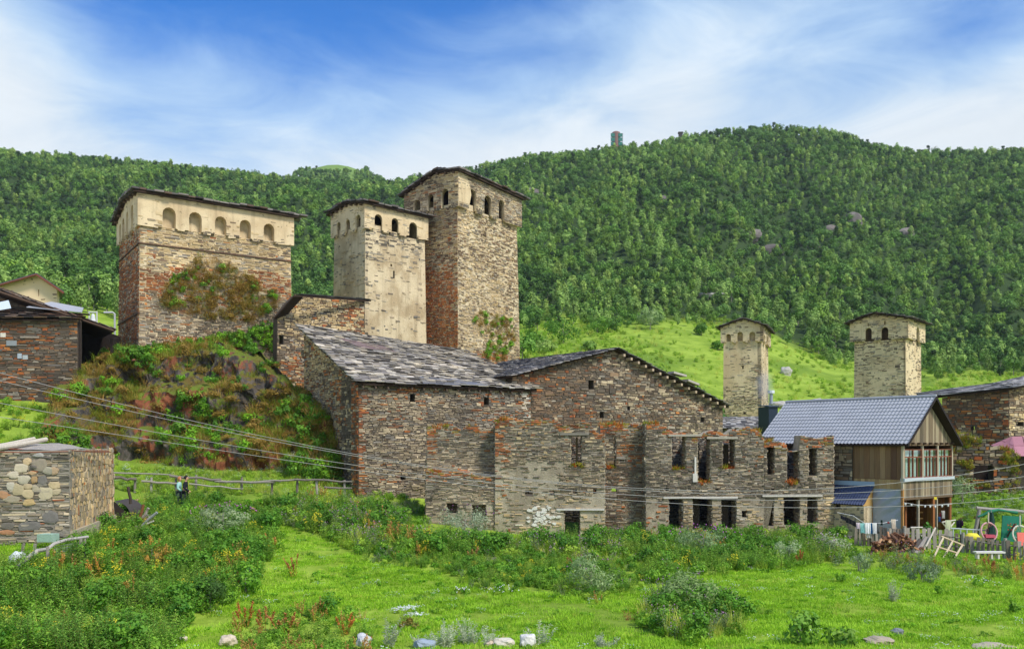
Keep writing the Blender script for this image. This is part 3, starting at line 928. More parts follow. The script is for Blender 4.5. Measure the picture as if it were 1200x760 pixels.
        sh = [q for f, q in [(f, W.rect(x0, y0, x1, y1)) for f, x0, y0, x1, y1 in slots] if f == tops and q[0][1] > 0.05]
        plate(mb, W, poly, sh, 0.0, o * .6 if dark is True else o + 0.12)
        kw = lf(hh); zo, ke = kw.pop('zone', None), kw.pop('keep', None)
        kw['zone'] = lambda u, v, zo=zo: (zo(u, v) if zo else []) + [('dark', .8 * (v < .1))]  # row of dark stones at the foot, also painting in the corbel shadow
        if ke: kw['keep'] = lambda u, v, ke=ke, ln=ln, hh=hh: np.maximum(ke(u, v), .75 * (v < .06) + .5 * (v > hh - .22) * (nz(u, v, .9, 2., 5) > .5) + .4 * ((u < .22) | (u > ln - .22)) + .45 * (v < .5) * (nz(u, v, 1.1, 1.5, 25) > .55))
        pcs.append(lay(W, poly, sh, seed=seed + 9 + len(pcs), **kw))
    # the two far sides of the parapet
    for W0, ln, f0 in ((WB1, lR, fl), (WB2, lL, fr)):
        n2 = W0.N0[:2]; A = Cp + (dL * lL if W0 is WB1 else dR * lR) + n2 * o
        d = dR if W0 is WB1 else dL
        W = Wall(A - d * (o - 0.02), A + d * (ln + o - 0.02), zp, 0.0)
        if np.dot(W.N0[:2], n2) < 0: W.N0 = -W.N0; W.N = W.N0
        hh = z1 - zp + min(f0, 0) - 0.03
        plate(mb, W, [(0.01, 0), (W.len - .01, 0), (W.len - .01, hh), (0.01, hh)], (), 0.0, o + 0.1)
    mb.build('wall', par_mat, par)
    Cs, Ks = cat(pcs)
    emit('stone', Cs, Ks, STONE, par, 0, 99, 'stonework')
    # roof: two pitches of slates on boards, ridge parallel to R
    e = eave
    def rp(a, b, z):   # a along L from the parapet corner, b along R
        q = Cp + dL * a + dR * b; return np.array([q[0], q[1], z])
    aN, aF = -o - e, lL + o + e; bN, bF = -o - e, lR + o + e
    Lx = lL + 2 * o; sN = pr / (Lx * fp) ; sF = (pr - fl) / (Lx * (1 - fp)); sb = fr / max(lR, 1)
    zr = z1 + pr + 0.02
    am = -o + Lx * fp
    zN, zF = zr - sN * (am - aN), zr - sF * (aF - am)
    c = {('N', 0): rp(aN, bN, zN), ('N', 1): rp(aN, bF, zN + fr), ('M', 0): rp(am, bN, zr), ('M', 1): rp(am, bF, zr + fr), ('F', 0): rp(aF, bN, zF), ('F', 1): rp(aF, bF, zF + fr)}
    roof = thing_part('roof', root)
    mb = MB()
    slab(mb, c['N', 0], c['N', 1], c['M', 1], c['M', 0], -0.12 * rt); slab(mb, c['F', 0], c['F', 1], c['M', 1] + [0, 0, .002], c['M', 0] + [0, 0, .002], -0.12 * rt)
    mb.build('roof_board', WOOD_ROOF, roof)
    up = np.array([0, 0, 0.13 * rt])
    a = slates(c['N', 0] + up, c['N', 1] + up, c['M', 1] + up, c['M', 0] + up, seed + 20, w=(0.4, 0.8), row=0.4, thick=(0.07 * rt, 0.14 * rt), tilt=.12, cols=('6a6461', '54504e', '7c746f', '47423f', '8a817a', '614f44'))
    b = slates(c['F', 0] + up, c['F', 1] + up, c['M', 1] + up, c['M', 0] + up, seed + 21, w=(0.4, 0.8), row=0.4, thick=(0.07 * rt, 0.14 * rt), tilt=.12, cols=('6a6461', '54504e', '7c746f', '47423f', '8a817a', '614f44'))
    Cs, Ks = cat([a, b])
    emit('slate', Cs, Ks, SLATE, roof, 0, 99, 'slates', full=True)
    for i in range(beams):                     # purlin ends under the gable verge on face L
        q = (i + 0.5) / beams; aa = aN + 0.25 + (aF - aN - 0.5) * q
        z = (zr - sN * (am - aa) if aa < am else zr - sF * (aa - am)) - 0.1
        mb = MB(); m = rp(aa, bN + 0.55, z)
        mb.box(m, np.append(dR, 0) * 0.5, np.append(dL, 0) * 0.07, (0, 0, 0.07), lin('6a5646'))
        mb.build('rafter', WOOD_ATTR, roof)
    return root, WL, WR, PL, PR


def thing_part(name, parent):
    """an Empty part that gathers sub-parts"""
    o = bpy.data.objects.new(name, None); o.empty_display_size = 0.2
    COL.objects.link(o); o.parent = parent
    ORG[o.name] = ORG[parent.name].copy()
    return o


GT = 'medieval stone defence towers of the village'
A1 = dict(course=(0.06, 0.14), length=(0.16, 0.55))
# tower 1: the broad one on the crag
C1 = xy(162, 62)
t1 = tower('defence_tower', 'broad squat stone tower on the overgrown crag with five arched niches in a row', GT, C1, (-0.66, 1), (1.39, 1), 137.5, 343.5, 8.0,
           P(168, 262, 62)[2], P(164, 226, 62)[2], 0.012, 0.2,
           [(139.5, 262, 141.8, 276), (143.2, 256, 145.6, 271), (147.6, 248, 150.2, 264), (153.4, 240, 156, 256)],
           [(190.5, 243, 206, 266), (221.5, 248.5, 236.5, 271), (252, 253.5, 265.5, 274), (281, 257.5, 294, 278.5), (309, 262, 321.5, 281)], 'niche',
           (0.5, 0.3, -0.6, -0.1), LIME_DIRTY, LIME,
           lambda h: dict(pal=(('rust', 5), ('brown', 4), ('grey', 2), ('tan', 2)), zone=lambda u, v: [('rust', 0.6 * (nz(u, v, .5, .5, 3) > .40)), ('tan', 0.5 * sst(v, h - 2.5, h)), ('tan', 0.4 * (v < 5) * (nz(u, v, .4, .4, 8) > .5))], **A1),
           lambda h: dict(pal=(('tan', 5), ('grey', 4), ('brown', 3), ('rust', 1)), zone=lambda u, v: [('cream', 0.62 * sst(v, h - 4.6, h - 2.0)), ('rust', 0.75 * (nz(u, v, .35, .5, 3) > .44) * (v > h - 5.2) * (v < h - 2.3)), ('dark', 0.5 * (v < h - 5) * (nz(u, v, .3, .4, 5) > .42)),
                                     ('rust', 0.85 * ((u > 1.8) & (u < 4.6) & (v > h - 8.6) & (v < h - 7.6)))], bigpal=None, **A1),
           lambda h: dict(keep=lambda u, v: 0.04 + 0.25 * (nz(u, v, .8, 1.2, 4) > .62), pal=(('cream', 5), ('tan', 3)), proud=(-0.02, 0.02)),
           lambda h: dict(keep=lambda u, v: 0.03 + 0.3 * (nz(u, v, .8, 1.2, 4) > .64), pal=(('cream', 5), ('tan', 3), ('brown', 1)), proud=(-0.02, 0.02)), seed=31, n_single=220, eave=0.3)
# the thin timber string course of tower 1
mb = MB()
for W, ln in ((t1[1], t1[1].len), (t1[2], t1[2].len)):
    v = P(170, 284, 62)[2] - 8.0
    W.box(mb, 0.02, v - 0.045, ln - 0.1, v + 0.045, -0.05, 0.1, lin('5a4436'))
    if W is t1[1]: W.box(mb, 0.02, v - 4.9, ln - 0.05, v - 4.8, -0.05, 0.1, lin('5a4436'))
mb.build('string_course', WOOD_ATTR, t1[0])

# tower 2: plastered
C2 = xy(427.5, 72)
def k2R(u, v, h): return 0.05 + 0.8 * (v > h - 0.95 - .5 * nz(u, u * 0, 1.2, 1, 3)) + 0.7 * sst(nz(u, v, .6, 1.1, 12), .56, .66) * (0.3 + 0.7 * (v > h - 3)) + 0.5 * (u < 0.3) + 0.4 * (v < 3.0) * (nz(u, v, .5, .8, 3) > .5)
t2 = tower('defence_tower', 'smooth plastered stone tower with a slit window, just in front of the tallest tower', GT, C2, (-0.93, 1), (1.07, 1), 389, 500.5, 10.5,
           P(427, 266, 72)[2], P(427, 239, 72)[2], 0.012, 0.22,
           [(394.5, 260, 399, 269), (405, 257, 410, 268), (416.5, 251.5, 422.5, 265)],
           [(439, 251, 448, 263.5), (459, 255.5, 467, 271), (479.5, 260.5, 489, 277)], True,
           (0.45, 0.4, 0.0, -0.1), LIME_DIRTY, LIME,
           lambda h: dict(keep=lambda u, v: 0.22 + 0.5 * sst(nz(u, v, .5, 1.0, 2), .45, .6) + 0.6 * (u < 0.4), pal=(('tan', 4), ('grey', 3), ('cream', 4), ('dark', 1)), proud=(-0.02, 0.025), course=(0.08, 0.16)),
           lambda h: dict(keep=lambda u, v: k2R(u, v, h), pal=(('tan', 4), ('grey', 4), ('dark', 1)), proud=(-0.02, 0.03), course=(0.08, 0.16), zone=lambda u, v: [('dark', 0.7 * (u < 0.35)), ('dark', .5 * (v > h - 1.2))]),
           lambda h: dict(keep=lambda u, v: 0.06 + 0.6 * sst(nz(u, v, .8, 1.3, 4), .52, .6), pal=(('cream', 4), ('tan', 3), ('grey', 1)), proud=(-0.02, 0.02)),
           lambda h: dict(keep=lambda u, v: 0.04 + 0.7 * sst(nz(u, v, .7, 1.3, 14), .56, .64) + 0.4 * (v > h - .3), pal=(('cream', 3), ('tan', 3), ('grey', 2)), proud=(-0.02, 0.02)),
           slots=[('R', 461.5, 317, 463.5, 326), ('R', 458.5, 309, 460.5, 312)], seed=61, eave=0.3)

# tower 3: the tallest
C3 = xy(537, 75.5)
t3 = tower('defence_tower', 'tallest stone tower with dark arched openings and rust red masonry on its shaded side', GT, C3, (-1.4, 1), (0.71, 1), 474, 611, 8.0,
           P(537, 240, 75.5)[2], P(537, 201, 75.5)[2], 0.018, 0.34,
           [(484.5, 234, 492.5, 245), (501, 227, 508, 242), (517, 221, 525.5, 239)],
           [(549.5, 222, 558, 239), (567.5, 229, 576, 250), (584.5, 234, 591, 255)], True,
           (0.4, 0.25, -1.1, -0.35), LIME_DIRTY, LIME_DIRTY,
           lambda h: dict(pal=(('tan', 4), ('brown', 4), ('rust', 2), ('grey', 1)), zone=lambda u, v: [('cream', 0.45 * (nz(u, v, .5, .7, 9) > .46)), ('rust', 0.85 * (nz(u, v, .4, .4, 2) > .42) * (v < h * .72))], course=(0.06, 0.15), length=(0.16, 0.5)),
           lambda h: dict(keep=lambda u, v: 0.66 + .34 * ((v < 5.5) & (u > 1.5)), pal=(('tan', 4), ('cream', 5), ('grey', 2), ('brown', 1)), zone=lambda u, v: [('brown', 0.5 * (nz(u, v, .5, .8, 6) > .56)), ('rust', 0.8 * sst(u, 1.5, 4.5) * (v < 5.2) * (nz(u, v, .5, .5, 7) > .36))], course=(0.06, 0.14), length=(0.14, 0.45)),
           lambda h: dict(pal=(('tan', 4), ('brown', 4), ('cream', 2), ('rust', 1)), zone=lambda u, v: [('cream', 0.5 * (u < 1.6))], proud=(0.0, 0.04)),
           lambda h: dict(keep=lambda u, v: 0.12 + 0.88 * ((u > 1.5) | (v < 0.2)), pal=(('tan', 4), ('grey', 3), ('brown', 3), ('cream', 1)), proud=(0.0, 0.04)), seed=91, eave=0.32)
mb = MB(); plate(mb, t3[4], [(0.05, 0.3), (1.5, 0.35), (1.75, 1.2), (1.55, 2.0), (0.05, 2.35)], (), 0.025, 0.05); mb.build('plaster_patch', LIME, t3[0])

# tower 4 and tower 5: on the meadow behind
C4 = xy(893, 105)
t4 = tower('defence_tower', 'slim pale stone tower on the meadow, standing next to the smoking chimney', GT, C4, (-0.928, 0.371), (0.371, 0.928), 847, 901, 4.0,
           P(893, 399, 105)[2], P(893, 381.5, 105)[2], 0.006, 0.3,
           [(850.5, 391, 856.5, 399.5), (864, 388.5, 870.5, 399), (878, 388.5, 885, 399)], [(895.3, 392, 896.8, 401), (898.3, 393, 899.8, 402)], 'niche',
           (0.46, 0.85, 0.0, 0.0), LIME, LIME,
           lambda h: dict(keep=lambda u, v: 0.10 + 0.85 * sst(nz(u, v, .3, .55, 6), .46, .56) + 0.7 * ((v > h * .42) & (v < h * .6)), pal=(('tan', 4), ('brown', 3), ('grey', 2)), proud=(-0.02, 0.03)),
           lambda h: dict(keep=lambda u, v: 0.1 + 0.5 * sst(nz(u, v, .3, .55, 6), .5, .6), pal=(('tan', 4), ('brown', 3), ('grey', 2)), proud=(-0.02, 0.03)),
           lambda h: dict(keep=lambda u, v: 0.15 + 0.6 * sst(nz(u, v, .5, .8, 6), .5, .6), pal=(('tan', 4), ('brown', 3), ('grey', 2)), proud=(-0.02, 0.03)),
           lambda h: dict(keep=lambda u, v: 0.5 + 0 * u, pal=(('tan', 4), ('brown', 3), ('grey', 2)), proud=(-0.02, 0.03)),
           slots=[('L', 869.6, 428, 871.4, 432), ('L', 864.5, 488.5, 871, 495), ('L', 859, 483, 861, 485), ('L', 871, 482, 874, 485)], seed=121, eave=0.4, corbel=0.2, rt=.5)
C5 = xy(1062, 92)
t5 = tower('defence_tower', 'stout pale stone tower rising behind the ridge of the metal roofed wooden house', GT, C5, (-0.78, 0.65), (0.65, 0.78), 1000, 1080.5, 4.5,
           P(1062, 395, 92)[2], P(1062, 373.5, 92)[2], 0.008, 0.36,
           [(1014, 384, 1021.5, 397), (1032.5, 383, 1041, 399)], [(1064.3, 383, 1067, 397), (1074, 383, 1077.5, 397)], True,
           (0.56, 0.75, 0.0, 0.0), LIME, LIME,
           lambda h: dict(keep=lambda u, v: 0.38 + 0.55 * sst(nz(u, v, .45, .8, 6), .42, .55), pal=(('tan', 4), ('brown', 3), ('grey', 2)), proud=(-0.02, 0.03), course=(0.08, 0.16)),
           lambda h: dict(keep=lambda u, v: 0.2 + 0.5 * sst(nz(u, v, .45, .8, 6), .42, .58), pal=(('tan', 4), ('brown', 3), ('grey', 2)), proud=(-0.02, 0.03), course=(0.08, 0.16)),
           lambda h: dict(keep=lambda u, v: 0.2 + 0.6 * sst(nz(u, v, .6, 1.0, 16), .5, .6), pal=(('tan', 4), ('brown', 2), ('grey', 2)), proud=(-0.02, 0.03)),
           lambda h: dict(keep=lambda u, v: 0.3 + 0 * u, pal=(('tan', 4), ('brown', 2), ('grey', 2)), proud=(-0.02, 0.03)),
           slots=[('L', 1016.5, 378.5, 1018.3, 382), ('L', 1036, 376, 1038, 380.5)], seed=151, eave=0.45, corbel=0.2, rt=.5)
# ---------------------------------------------------------------- stone houses
def wallpiece(root, W, poly, holes=(), t=0.6, mat=MORTAR_DARK, n0=0.0, name='wall', single=0, min_px=10, part=None, seed=1, **kw):
    p = part or root
    mb = MB(); plate(mb, W, poly, holes, n0, t); w = mb.build(name, mat, p)
    C, K = lay(W, poly, holes, seed=seed, base=n0, **kw)
    emit('stone', C, K, STONE, p, single, min_px, 'stonework')
    return w


def roofing(root, c00, c10, c11, c01, seed, single=0, min_px=9.5, board=WOOD_ROOF, t=0.1, name='roof', **kw):
    r = thing_part(name, root)
    mb = MB(); slab(mb, c00, c10, c11, c01, t); mb.build('roof_board', board, r)
    up = np.array([0, 0, 0.01])
    C, K = slates(np.asarray(c00) + up, np.asarray(c10) + up, np.asarray(c11) + up, np.asarray(c01) + up, seed, **kw)
    emit('slate', C, K, SLATE, r, single, min_px, 'slates', full=True)
    return r


GREY = dict(pal=(('grey', 6), ('dark', 3), ('tan', 3), ('brown', 1), ('rust', 0.25)), course=(0.045, 0.11), length=(0.12, 0.48), proud=(0.0, 0.05), gap=.01)
# --- link building between tower 1 and tower 2: cream rubble wall
A = xy(322, 63); B = xy(428, 68)
W = Wall(A, B, 3.6)
link = thing('stone_house', (*(A + (B - A) / 2 + [0, 2]), 3.6), 'narrow cream rubble house squeezed between the broad tower and the plastered tower', 'house', 'old slate roofed stone houses')
poly = W.poly([(322, 520), (428, 470), (427, 353), (380, 349), (346, 346), (336, 356), (325, 371)])
poly[0] = (poly[0][0], 0); poly[1] = (poly[1][0], 0)
hol = [W.rect(327, 393, 332, 403)]
wallpiece(link, W, poly, hol, seed=201, pal=(('tan', 5), ('cream', 5), ('brown', 3), ('rust', 1), ('grey', 2)), course=(0.08, 0.18), length=(0.18, 0.5),
          zone=lambda u, v: [('dark', 0.7 * (u < 0.9)), ('cream', 0.6 * (v > 9.3)), ('rust', 0.3 * (nz(u, v, .6, .6, 4) > .55))], single=60, min_px=9)
# ridge stones and side roof edge
W2 = Wall(A, A + np.array([-0.5, 1.0]) * 6, 3.6)
mb = MB(); slab(mb, P(321, 372, 62.8), P(344, 346, 62.4), P(344, 346, 62.4) + [.5, .9, 0.2], P(321, 372, 62.8) + [.5, .9, 0.2], 0.12); mb.build('roof_board', WOOD_ROOF, link)
c = [P(344, 345.5, 62.2), P(428, 351.5, 67.6)]
roofing(link, c[0], c[1], c[1] + [0.3, 0.9, 0.15], c[0] + [0.5, 0.9, 0.15], 205, over=.04, eave_out=.04, w=(0.3, 0.7), cols=('5d5a5a', '4b4848', '6f6a68', '3c3a3a'))

# --- main house with the big slate roof
dF = np.array([0.848, 0.53]); A = xy(420, 50); sB = hit(A, dF, 622); B = A + dF * sB
dS = np.array([-0.53, 0.848])
zb = 1.2
root = thing('stone_house', (*(A + dF * 5 + dS * 4), zb), 'large grey stone house under a big sloping slate roof in front of the towers', 'house', 'old slate roofed stone houses')
main = root
W = Wall(A, B, zb)
zA, zB_ = W.uv(420, 450)[1], W.uv(622, 459)[1]
hol = [W.rect(480.5, 461, 486, 471), W.rect(567, 465, 572.5, 474), W.rect(469, 557, 475, 562)]
wallpiece(root, W, [(0, 0), (W.len, 0), (W.len, zB_), (0, zA)], hol, seed=211, t=0.7, single=230, min_px=9.5, bigpal='tan', big=0.02,
          zone=lambda u, v: [('tan', 0.6 * (nz(u, v, .35, .5, 2) > .46)), ('white', 0.25 * (u > W.len - 0.7)), ('rust', 0.6 * (u < 0.35)), ('rust', 0.12 * (nz(u, v, .5, .5, 6) > .5))], **GREY)
# narrow orange return and recessed side wall following the verge
Q = A + dS * 1.0
Wr = Wall(A + dF * 0.004, Q, zb)
vA = zA
wallpiece(root, Wr, [(0.0, 0), (Wr.len, 0), (Wr.len, vA + 0.42), (0.0, vA)], (), seed=213, t=0.6, pal=(('rust', 5), ('brown', 3), ('tan', 2)), course=(0.08, 0.16), length=(0.15, 0.4))
inset = dF * 0.9
Ws = Wall(Q + inset * 0.35, Q + inset * 0.35 + dS * 9.0, zb)
top_l = 7.65 + ZC - zb; s1 = Ws.len
poly = [(0, 0), (s1, 0), (s1, top_l - 0.1), (0, vA + 0.40)]
hol = [Ws.rect(352.5, 409.5, 356, 417), Ws.rect(409, 458, 412.5, 470)]
hol = [h for h in hol]
wallpiece(root, Ws, poly, hol, seed=215, t=0.7, pal=(('tan', 5), ('brown', 2), ('rust', 2), ('cream', 6), ('grey', 2)), course=(0.08, 0.18), length=(0.16, 0.45),
          zone=lambda u, v: [('dark', 0.7 * (u < 2.4)), ('cream', 0.4 * (u > 4) * (nz(u, v, .5, .5, 3) > .45)), ('rust', 0.3 * (nz(u, v, .7, .7, 5) > .55))], single=60, min_px=8)
# roof
rl = P(347, 380, 58.9); rr = P(541, 410.5, 65.0); el = P(418.5, 448, 49.6); er = P(629, 456.5, 56.1)
mr = roofing(root, el, er, rr, rl, 217, single=300, min_px=8, w=(0.3, 0.75), row=0.27, t=0.12, thick=(0.025, 0.06), over=0.15, tilt=0.10,
             cols=('a8a298', '8c867e', 'beb6a8', '736d66', 'b0a596', '97908a', 'ccc2b0', '645e58', 'd2c6b0'))
# the patch of newer reddish sheet and the grey sheet on the roof
def rp(a, b, up): return el * (1 - a) * (1 - b) + er * a * (1 - b) + rr * a * b + rl * (1 - a) * b + np.array([0, 0, up])
mb = MB(); slab(mb, rp(.23, .62, .13), rp(.44, .60, .13), rp(.40, .72, .13), rp(.17, .78, .13), 0.02); mb.build('roof_patch', M('rusty_sheet', lin('7a6560'), var=0.2, rough=0.6), mr)
mb = MB(); slab(mb, rp(.34, .0, .12), rp(.72, .0, .12), rp(.66, .10, .13), rp(.37, .12, .13), 0.02); mb.build('roof_patch', M('grey_sheet', lin('6f7076'), var=0.2, rough=0.5), mr)
# right end wall
We = Wall(B, B + dS * 9, zb)
We.N0 = np.array([dF[0], dF[1], 0]); We.N = We.N0
mb = MB(); plate(mb, We, [(0.01, 0), (9, 0), (9, zB_ + 1.6), (0.01, zB_ - 0.02)], (), -0.02, 0.6); mb.build('wall', MORTAR_DARK, root)
# rafter ends under the eave
for q in np.linspace(0.03, 0.97, 16):
    mb = MB(); c = el * (1 - q) + er * q
    mb.box(c + np.append(dS, 0) * 0.35 + [0, 0, -0.05], np.append(dS, 0.5) * 0.4, np.append(dF, 0) * 0.05, (0, 0, 0.05), lin('57493c')); mb.build('rafter', WOOD_ATTR, root)

# --- second house, wide gable
A = xy(600, 56); d2 = np.array([0.8, 0.6]); s2 = hit(A, d2, 847); B = A + d2 * s2; zb = 3.4
root = thing('stone_house', (*(A + d2 * 10), zb), 'wide low gabled stone house with a slate roof behind the roofless ruin', 'house', 'old slate roofed stone houses')
W = Wall(A, B, zb)
poly = W.poly([(600, 520), (847, 515), (847, 476), (815, 455), (775, 434), (740, 417), (718, 410.5), (690, 416), (650, 427), (626, 433.5), (600, 440)])
poly[0] = (poly[0][0], 0); poly[1] = (poly[1][0], 0)
hol = [W.rect(689.5, 445.5, 695.5, 456), W.rect(702.5, 482, 707.5, 490), W.rect(735, 476, 738, 480), W.rect(821, 489, 825, 494)]
wallpiece(root, W, poly, hol, seed=221, t=0.7, single=120, min_px=9, pal=(('grey', 3), ('tan', 5), ('brown', 5), ('dark', 2), ('rust', .5)), course=(0.08, 0.17), length=(0.2, 0.6),
          zone=lambda u, v: [('brown', 0.75 * (u < 6.5)), ('rust', 0.2 * (u < 7.5) * (nz(u, v, .5, .5, 6) > .5)), ('dark', 0.4 * (u > 3) * (nz(u, v, .4, .6, 8) > .53)), ('tan', 0.4 * (u > 9) * (nz(u, v, .6, .6, 9) > .5))])  # browner stones at the near end paint in the shaded recess
back = np.array([-0.6, 0.8, 0.0])
def e3(px, py, n=0.0, up=0.0):
    u, v = W.uv(px, py); q = pt(W, u, v, n); return q + [0, 0, up]
eL, pk, eR = e3(594, 441, .35), e3(718, 409, .35), e3(850, 476, .35)
roofing(root, eL, eL + back * 12, pk + back * 12, pk, 223, single=0, w=(0.35, 0.7), row=0.3, over=0.25, cols=('8f8d8c', '6f6d6f', 'a5a19a', '55545a', '9d948a', '7f7b7d', '48474c'))
roofing(root, eR, eR + back * 12, pk + back * 12 + [0, 0, .002], pk + [0, 0, .002], 224, w=(0.35, 0.7), row=0.3, over=0.25, cols=('5d5a5a', '4b4848', '6f6a68', '7e7876'))
# verge: pale stub ends of purlins, long light stone
for i, q in enumerate(np.linspace(0.06, 0.95, 15)):
    px = 718 + (850 - 718) * q; py = 411 + (478 - 411) * q + 2
    c = e3(px, py, 0.2, 0.02); mb = MB(); mb.box(c, W.U * 0.09, W.N * 0.3, (0, 0, 0.09), lin('b9a489')); mb.build('rafter', WOOD_ATTR, root)
for (x0, y0, x1, y1) in ((780, 440, 795, 444), (797, 449, 810, 454)):
    c0, c1 = e3(x0, y0, .5, .2), e3(x1, y1, .5, .2); mb = MB(); mb.box((c0 + c1) / 2, (c1 - c0) / 2, W.N * 0.3, (0, 0, 0.07), lin('b3aba0')); mb.build('slate', SLATE, root)
Wx = Wall(A, A + back[:2] * 12, zb)
mb = MB(); plate(mb, Wx, [(0.02, 0), (12, 0), (12, poly[-1][1] - .06), (0.02, poly[-1][1] - .06)], (), -0.01, 0.5); mb.build('wall', MORTAR_DARK, root)
mb = MB(); Wy = Wall(B, B + back[:2] * 12, zb); Wy.N = -Wy.N0 if Wy.N0[0] < 0 else Wy.N0
plate(mb, Wy, [(0.02, 0), (12, 0), (12, poly[2][1] - .06), (0.02, poly[2][1] - .06)], (), -0.02, 0.5); mb.build('wall', MORTAR_DARK, root)

# --- low slate roof before tower 4
A = xy(846, 90); B = xy(899, 92); zb = 4.6
root = thing('shed', (*((A + B) / 2 + [0, 2]), zb), 'low shed of which only the grey slate roof shows before the slim tower', 'shed')
W = Wall(A, B, zb); vt = W.uv(870, 502)[1]
wallpiece(root, W, [(0, 0), (W.len, 0), (W.len, vt), (0, vt)], (), seed=228, t=0.4, **GREY)
c00, c10 = pt(W, -0.3, vt, .3), pt(W, W.len + .3, vt, .3)
roofing(root, c00, c10, c10 + [.1, 4.0, 1.35], c00 + [.1, 4.0, 1.2], 229, w=(0.4, 0.8), row=0.35)
# ---------------------------------------------------------------- the roofless ruin
root = thing('ruined_house', (6.5, 48, 0.5), 'long roofless ruin with empty window openings and orange mossy wall tops', 'ruin')
ruin = root
MOSSY = []
PR = dict(pal=(('grey', 6), ('tan', 5), ('dark', 3), ('brown', 1.0), ('rust', 0.35)), course=(0.04, 0.095), length=(0.1, 0.42), proud=(0.0, 0.055), gap=0.009)


def topz(W, pts, depth=0.3):
    us = np.array([p[0] for p in pts]); vs = np.array([p[1] for p in pts]); i = np.argsort(us)
    us, vs = us[i], vs[i]
    def f(u, v):
        return 0.85 * sst(v, np.interp(u, us, vs) - depth - 0.25, np.interp(u, us, vs) - depth * 0.4)
    return f


def section(d0, d1, x0, x1, tops, ybot, holes, seed, zones=(), t=0.85, single=40, mat=LIME_MORTAR, amp=0.2, moss=0.3, pl=0, ply=583, **kw):
    W = Wall(xy(x0, d0), xy(x1, d1), 0.0)
    zb = gz(*(W.A + W.D * W.len / 2)) - 0.6
    W.z0 = zb; W.O = np.array([W.A[0], W.A[1], zb])
    tp = wobble(W.poly(tops), seed, 0.35, amp)
    poly = [(0, 0), (W.len, 0)] + tp[::-1]
    hs = [W.rect(*h) for h in holes]
    zf = topz(W, tp)
    if pl: kw['keep'] = lambda u, v: 1 - pl * (v < W.uv((x0 + x1) / 2, ply)[1]) * sst(nz(u, v, .45, .6, seed + 2), .40, .54)
    a = dict(PR); a.update(kw)
    def zone(u, v):
        return [(z, f(u, v, W)) for z, f in zones] + ([('moss', zf(u, v) * moss / 0.3 * 0.75)] if moss else [])
    wallpiece(root, W, poly, hs, t=t, seed=seed, zone=zone, single=single, min_px=10, mat=mat, big=0.05, bigpal=kw.get('bigpal'), **{k: v for k, v in a.items() if k != 'bigpal'})
    # rough stones in the reveals and on the broken ends
    for h in hs + [[(0, 0), (W.len, 0), (W.len, tp[-1][1]), (0, tp[0][1])]]:
        outer = h is not hs[-1] if hs else False
        ua, ub = min(p[0] for p in h), max(p[0] for p in h); vl, vt = min(p[1] for p in h), max(p[1] for p in h)
        for u, sgn in ((ua, 1), (ub, -1)):
            o = pt(W, u, 0, -t + 0.02); Wq = Wall(o[:2], pt(W, u, 0, 0.0)[:2], zb)
            full = (ua == 0 and abs(ub - W.len) < 1e-6)
            Wq.N0 = W.U * (sgn if not full else -sgn); Wq.N = Wq.N0
            top = vt if not full else (tp[0][1] if u == 0 else tp[-1][1])
            C, K = lay(Wq, [(0, vl), (Wq.len, vl), (Wq.len, top), (0, top)], seed=seed + int(u * 7) % 50, **PR)
            emit('stone', C, K, STONE, root, 0, 99, 'stonework')
    MOSSY.append((W, tp, hs, t))
    return W


def grey_lintel(W, x0, y0, x1, y1, col='c9c2b2', n1=0.10, nm='lintel'):
    (ua, vl), (ub, _), (_, vt), _ = W.rect(x0, y0, x1, y1)
    mb = MB(); W.box(mb, ua, vl, ub, vt, -0.35, n1, lin(col)); return mb.build(nm, WOOD_ATTR, root)


orange_edge = lambda px0, w: (lambda u, v, W: 0.75 * (np.abs(u - W.uv(px0, 550)[0]) < w))
# part 1: two storeys, the upper set back
Wa = section(45.6, 45.7, 499, 583, [(499, 551), (540, 553), (583, 554)], 640, [(523, 589, 536.5, 601), (553, 591, 570, 608)], 301, zones=[('tan', lambda u, v, W: 0.6 * (v < W.uv(540, 575)[1]) + 0 * u)], t=0.9, pl=.6, ply=590)
Wb = section(46.5, 46.5, 500, 583, [(500, 500), (540, 500), (583, 500.5)], 560, [], 311, zones=[('rust', orange_edge(502, 0.4)), ('tan', lambda u, v, W: 0.6 * (v < W.uv(540, 530)[1]) + 0 * u)], t=0.7)
# part 2: tall plain wall with one window, beam holes, a doorway
Wc = section(45.6, 45.4, 580, 709, [(580, 494), (600, 491.5), (640, 493), (672, 496.5), (690, 499), (700, 506), (709, 509)], 640,
             [(669, 511, 682, 546), (661, 597, 680, 635), (615, 574, 625, 581), (643, 574, 650, 580), (671, 573, 676, 578), (695, 572, 699, 578)], 321,
             zones=[('rust', lambda u, v, W: 0.7 * (np.abs(u - W.uv(585, 550)[0]) < 0.5) * (nz(u, v, .9, .9, 3) > .35)), ('tan', lambda u, v, W: 0.7 * (v < W.uv(650, 535)[1]) * (nz(u, v, .4, .5, 3) > .3)),
                    ('cream', lambda u, v, W: 0.5 * (v < W.uv(650, 580)[1]) + 0 * u),
                    ('white', lambda u, v, W: 0.75 * np.exp(-(((u - W.uv(636, 605)[0]) / 0.9) ** 2 + ((v - W.uv(636, 606)[1]) / 0.6) ** 2)) + 0.5 * np.exp(-(((u - W.uv(630, 632)[0]) / 0.4) ** 2 + ((v - W.uv(636, 632)[1]) / 0.4) ** 2)))], single=90, bigpal='cream', pl=.8, ply=540)
WHITE = M('white_lime', lin('e2ddd0'), var=.12, scale=3, rough=.95, bump=.4, bscale=12, pits=.5)
gq = np.random.default_rng(12); mb = MB()
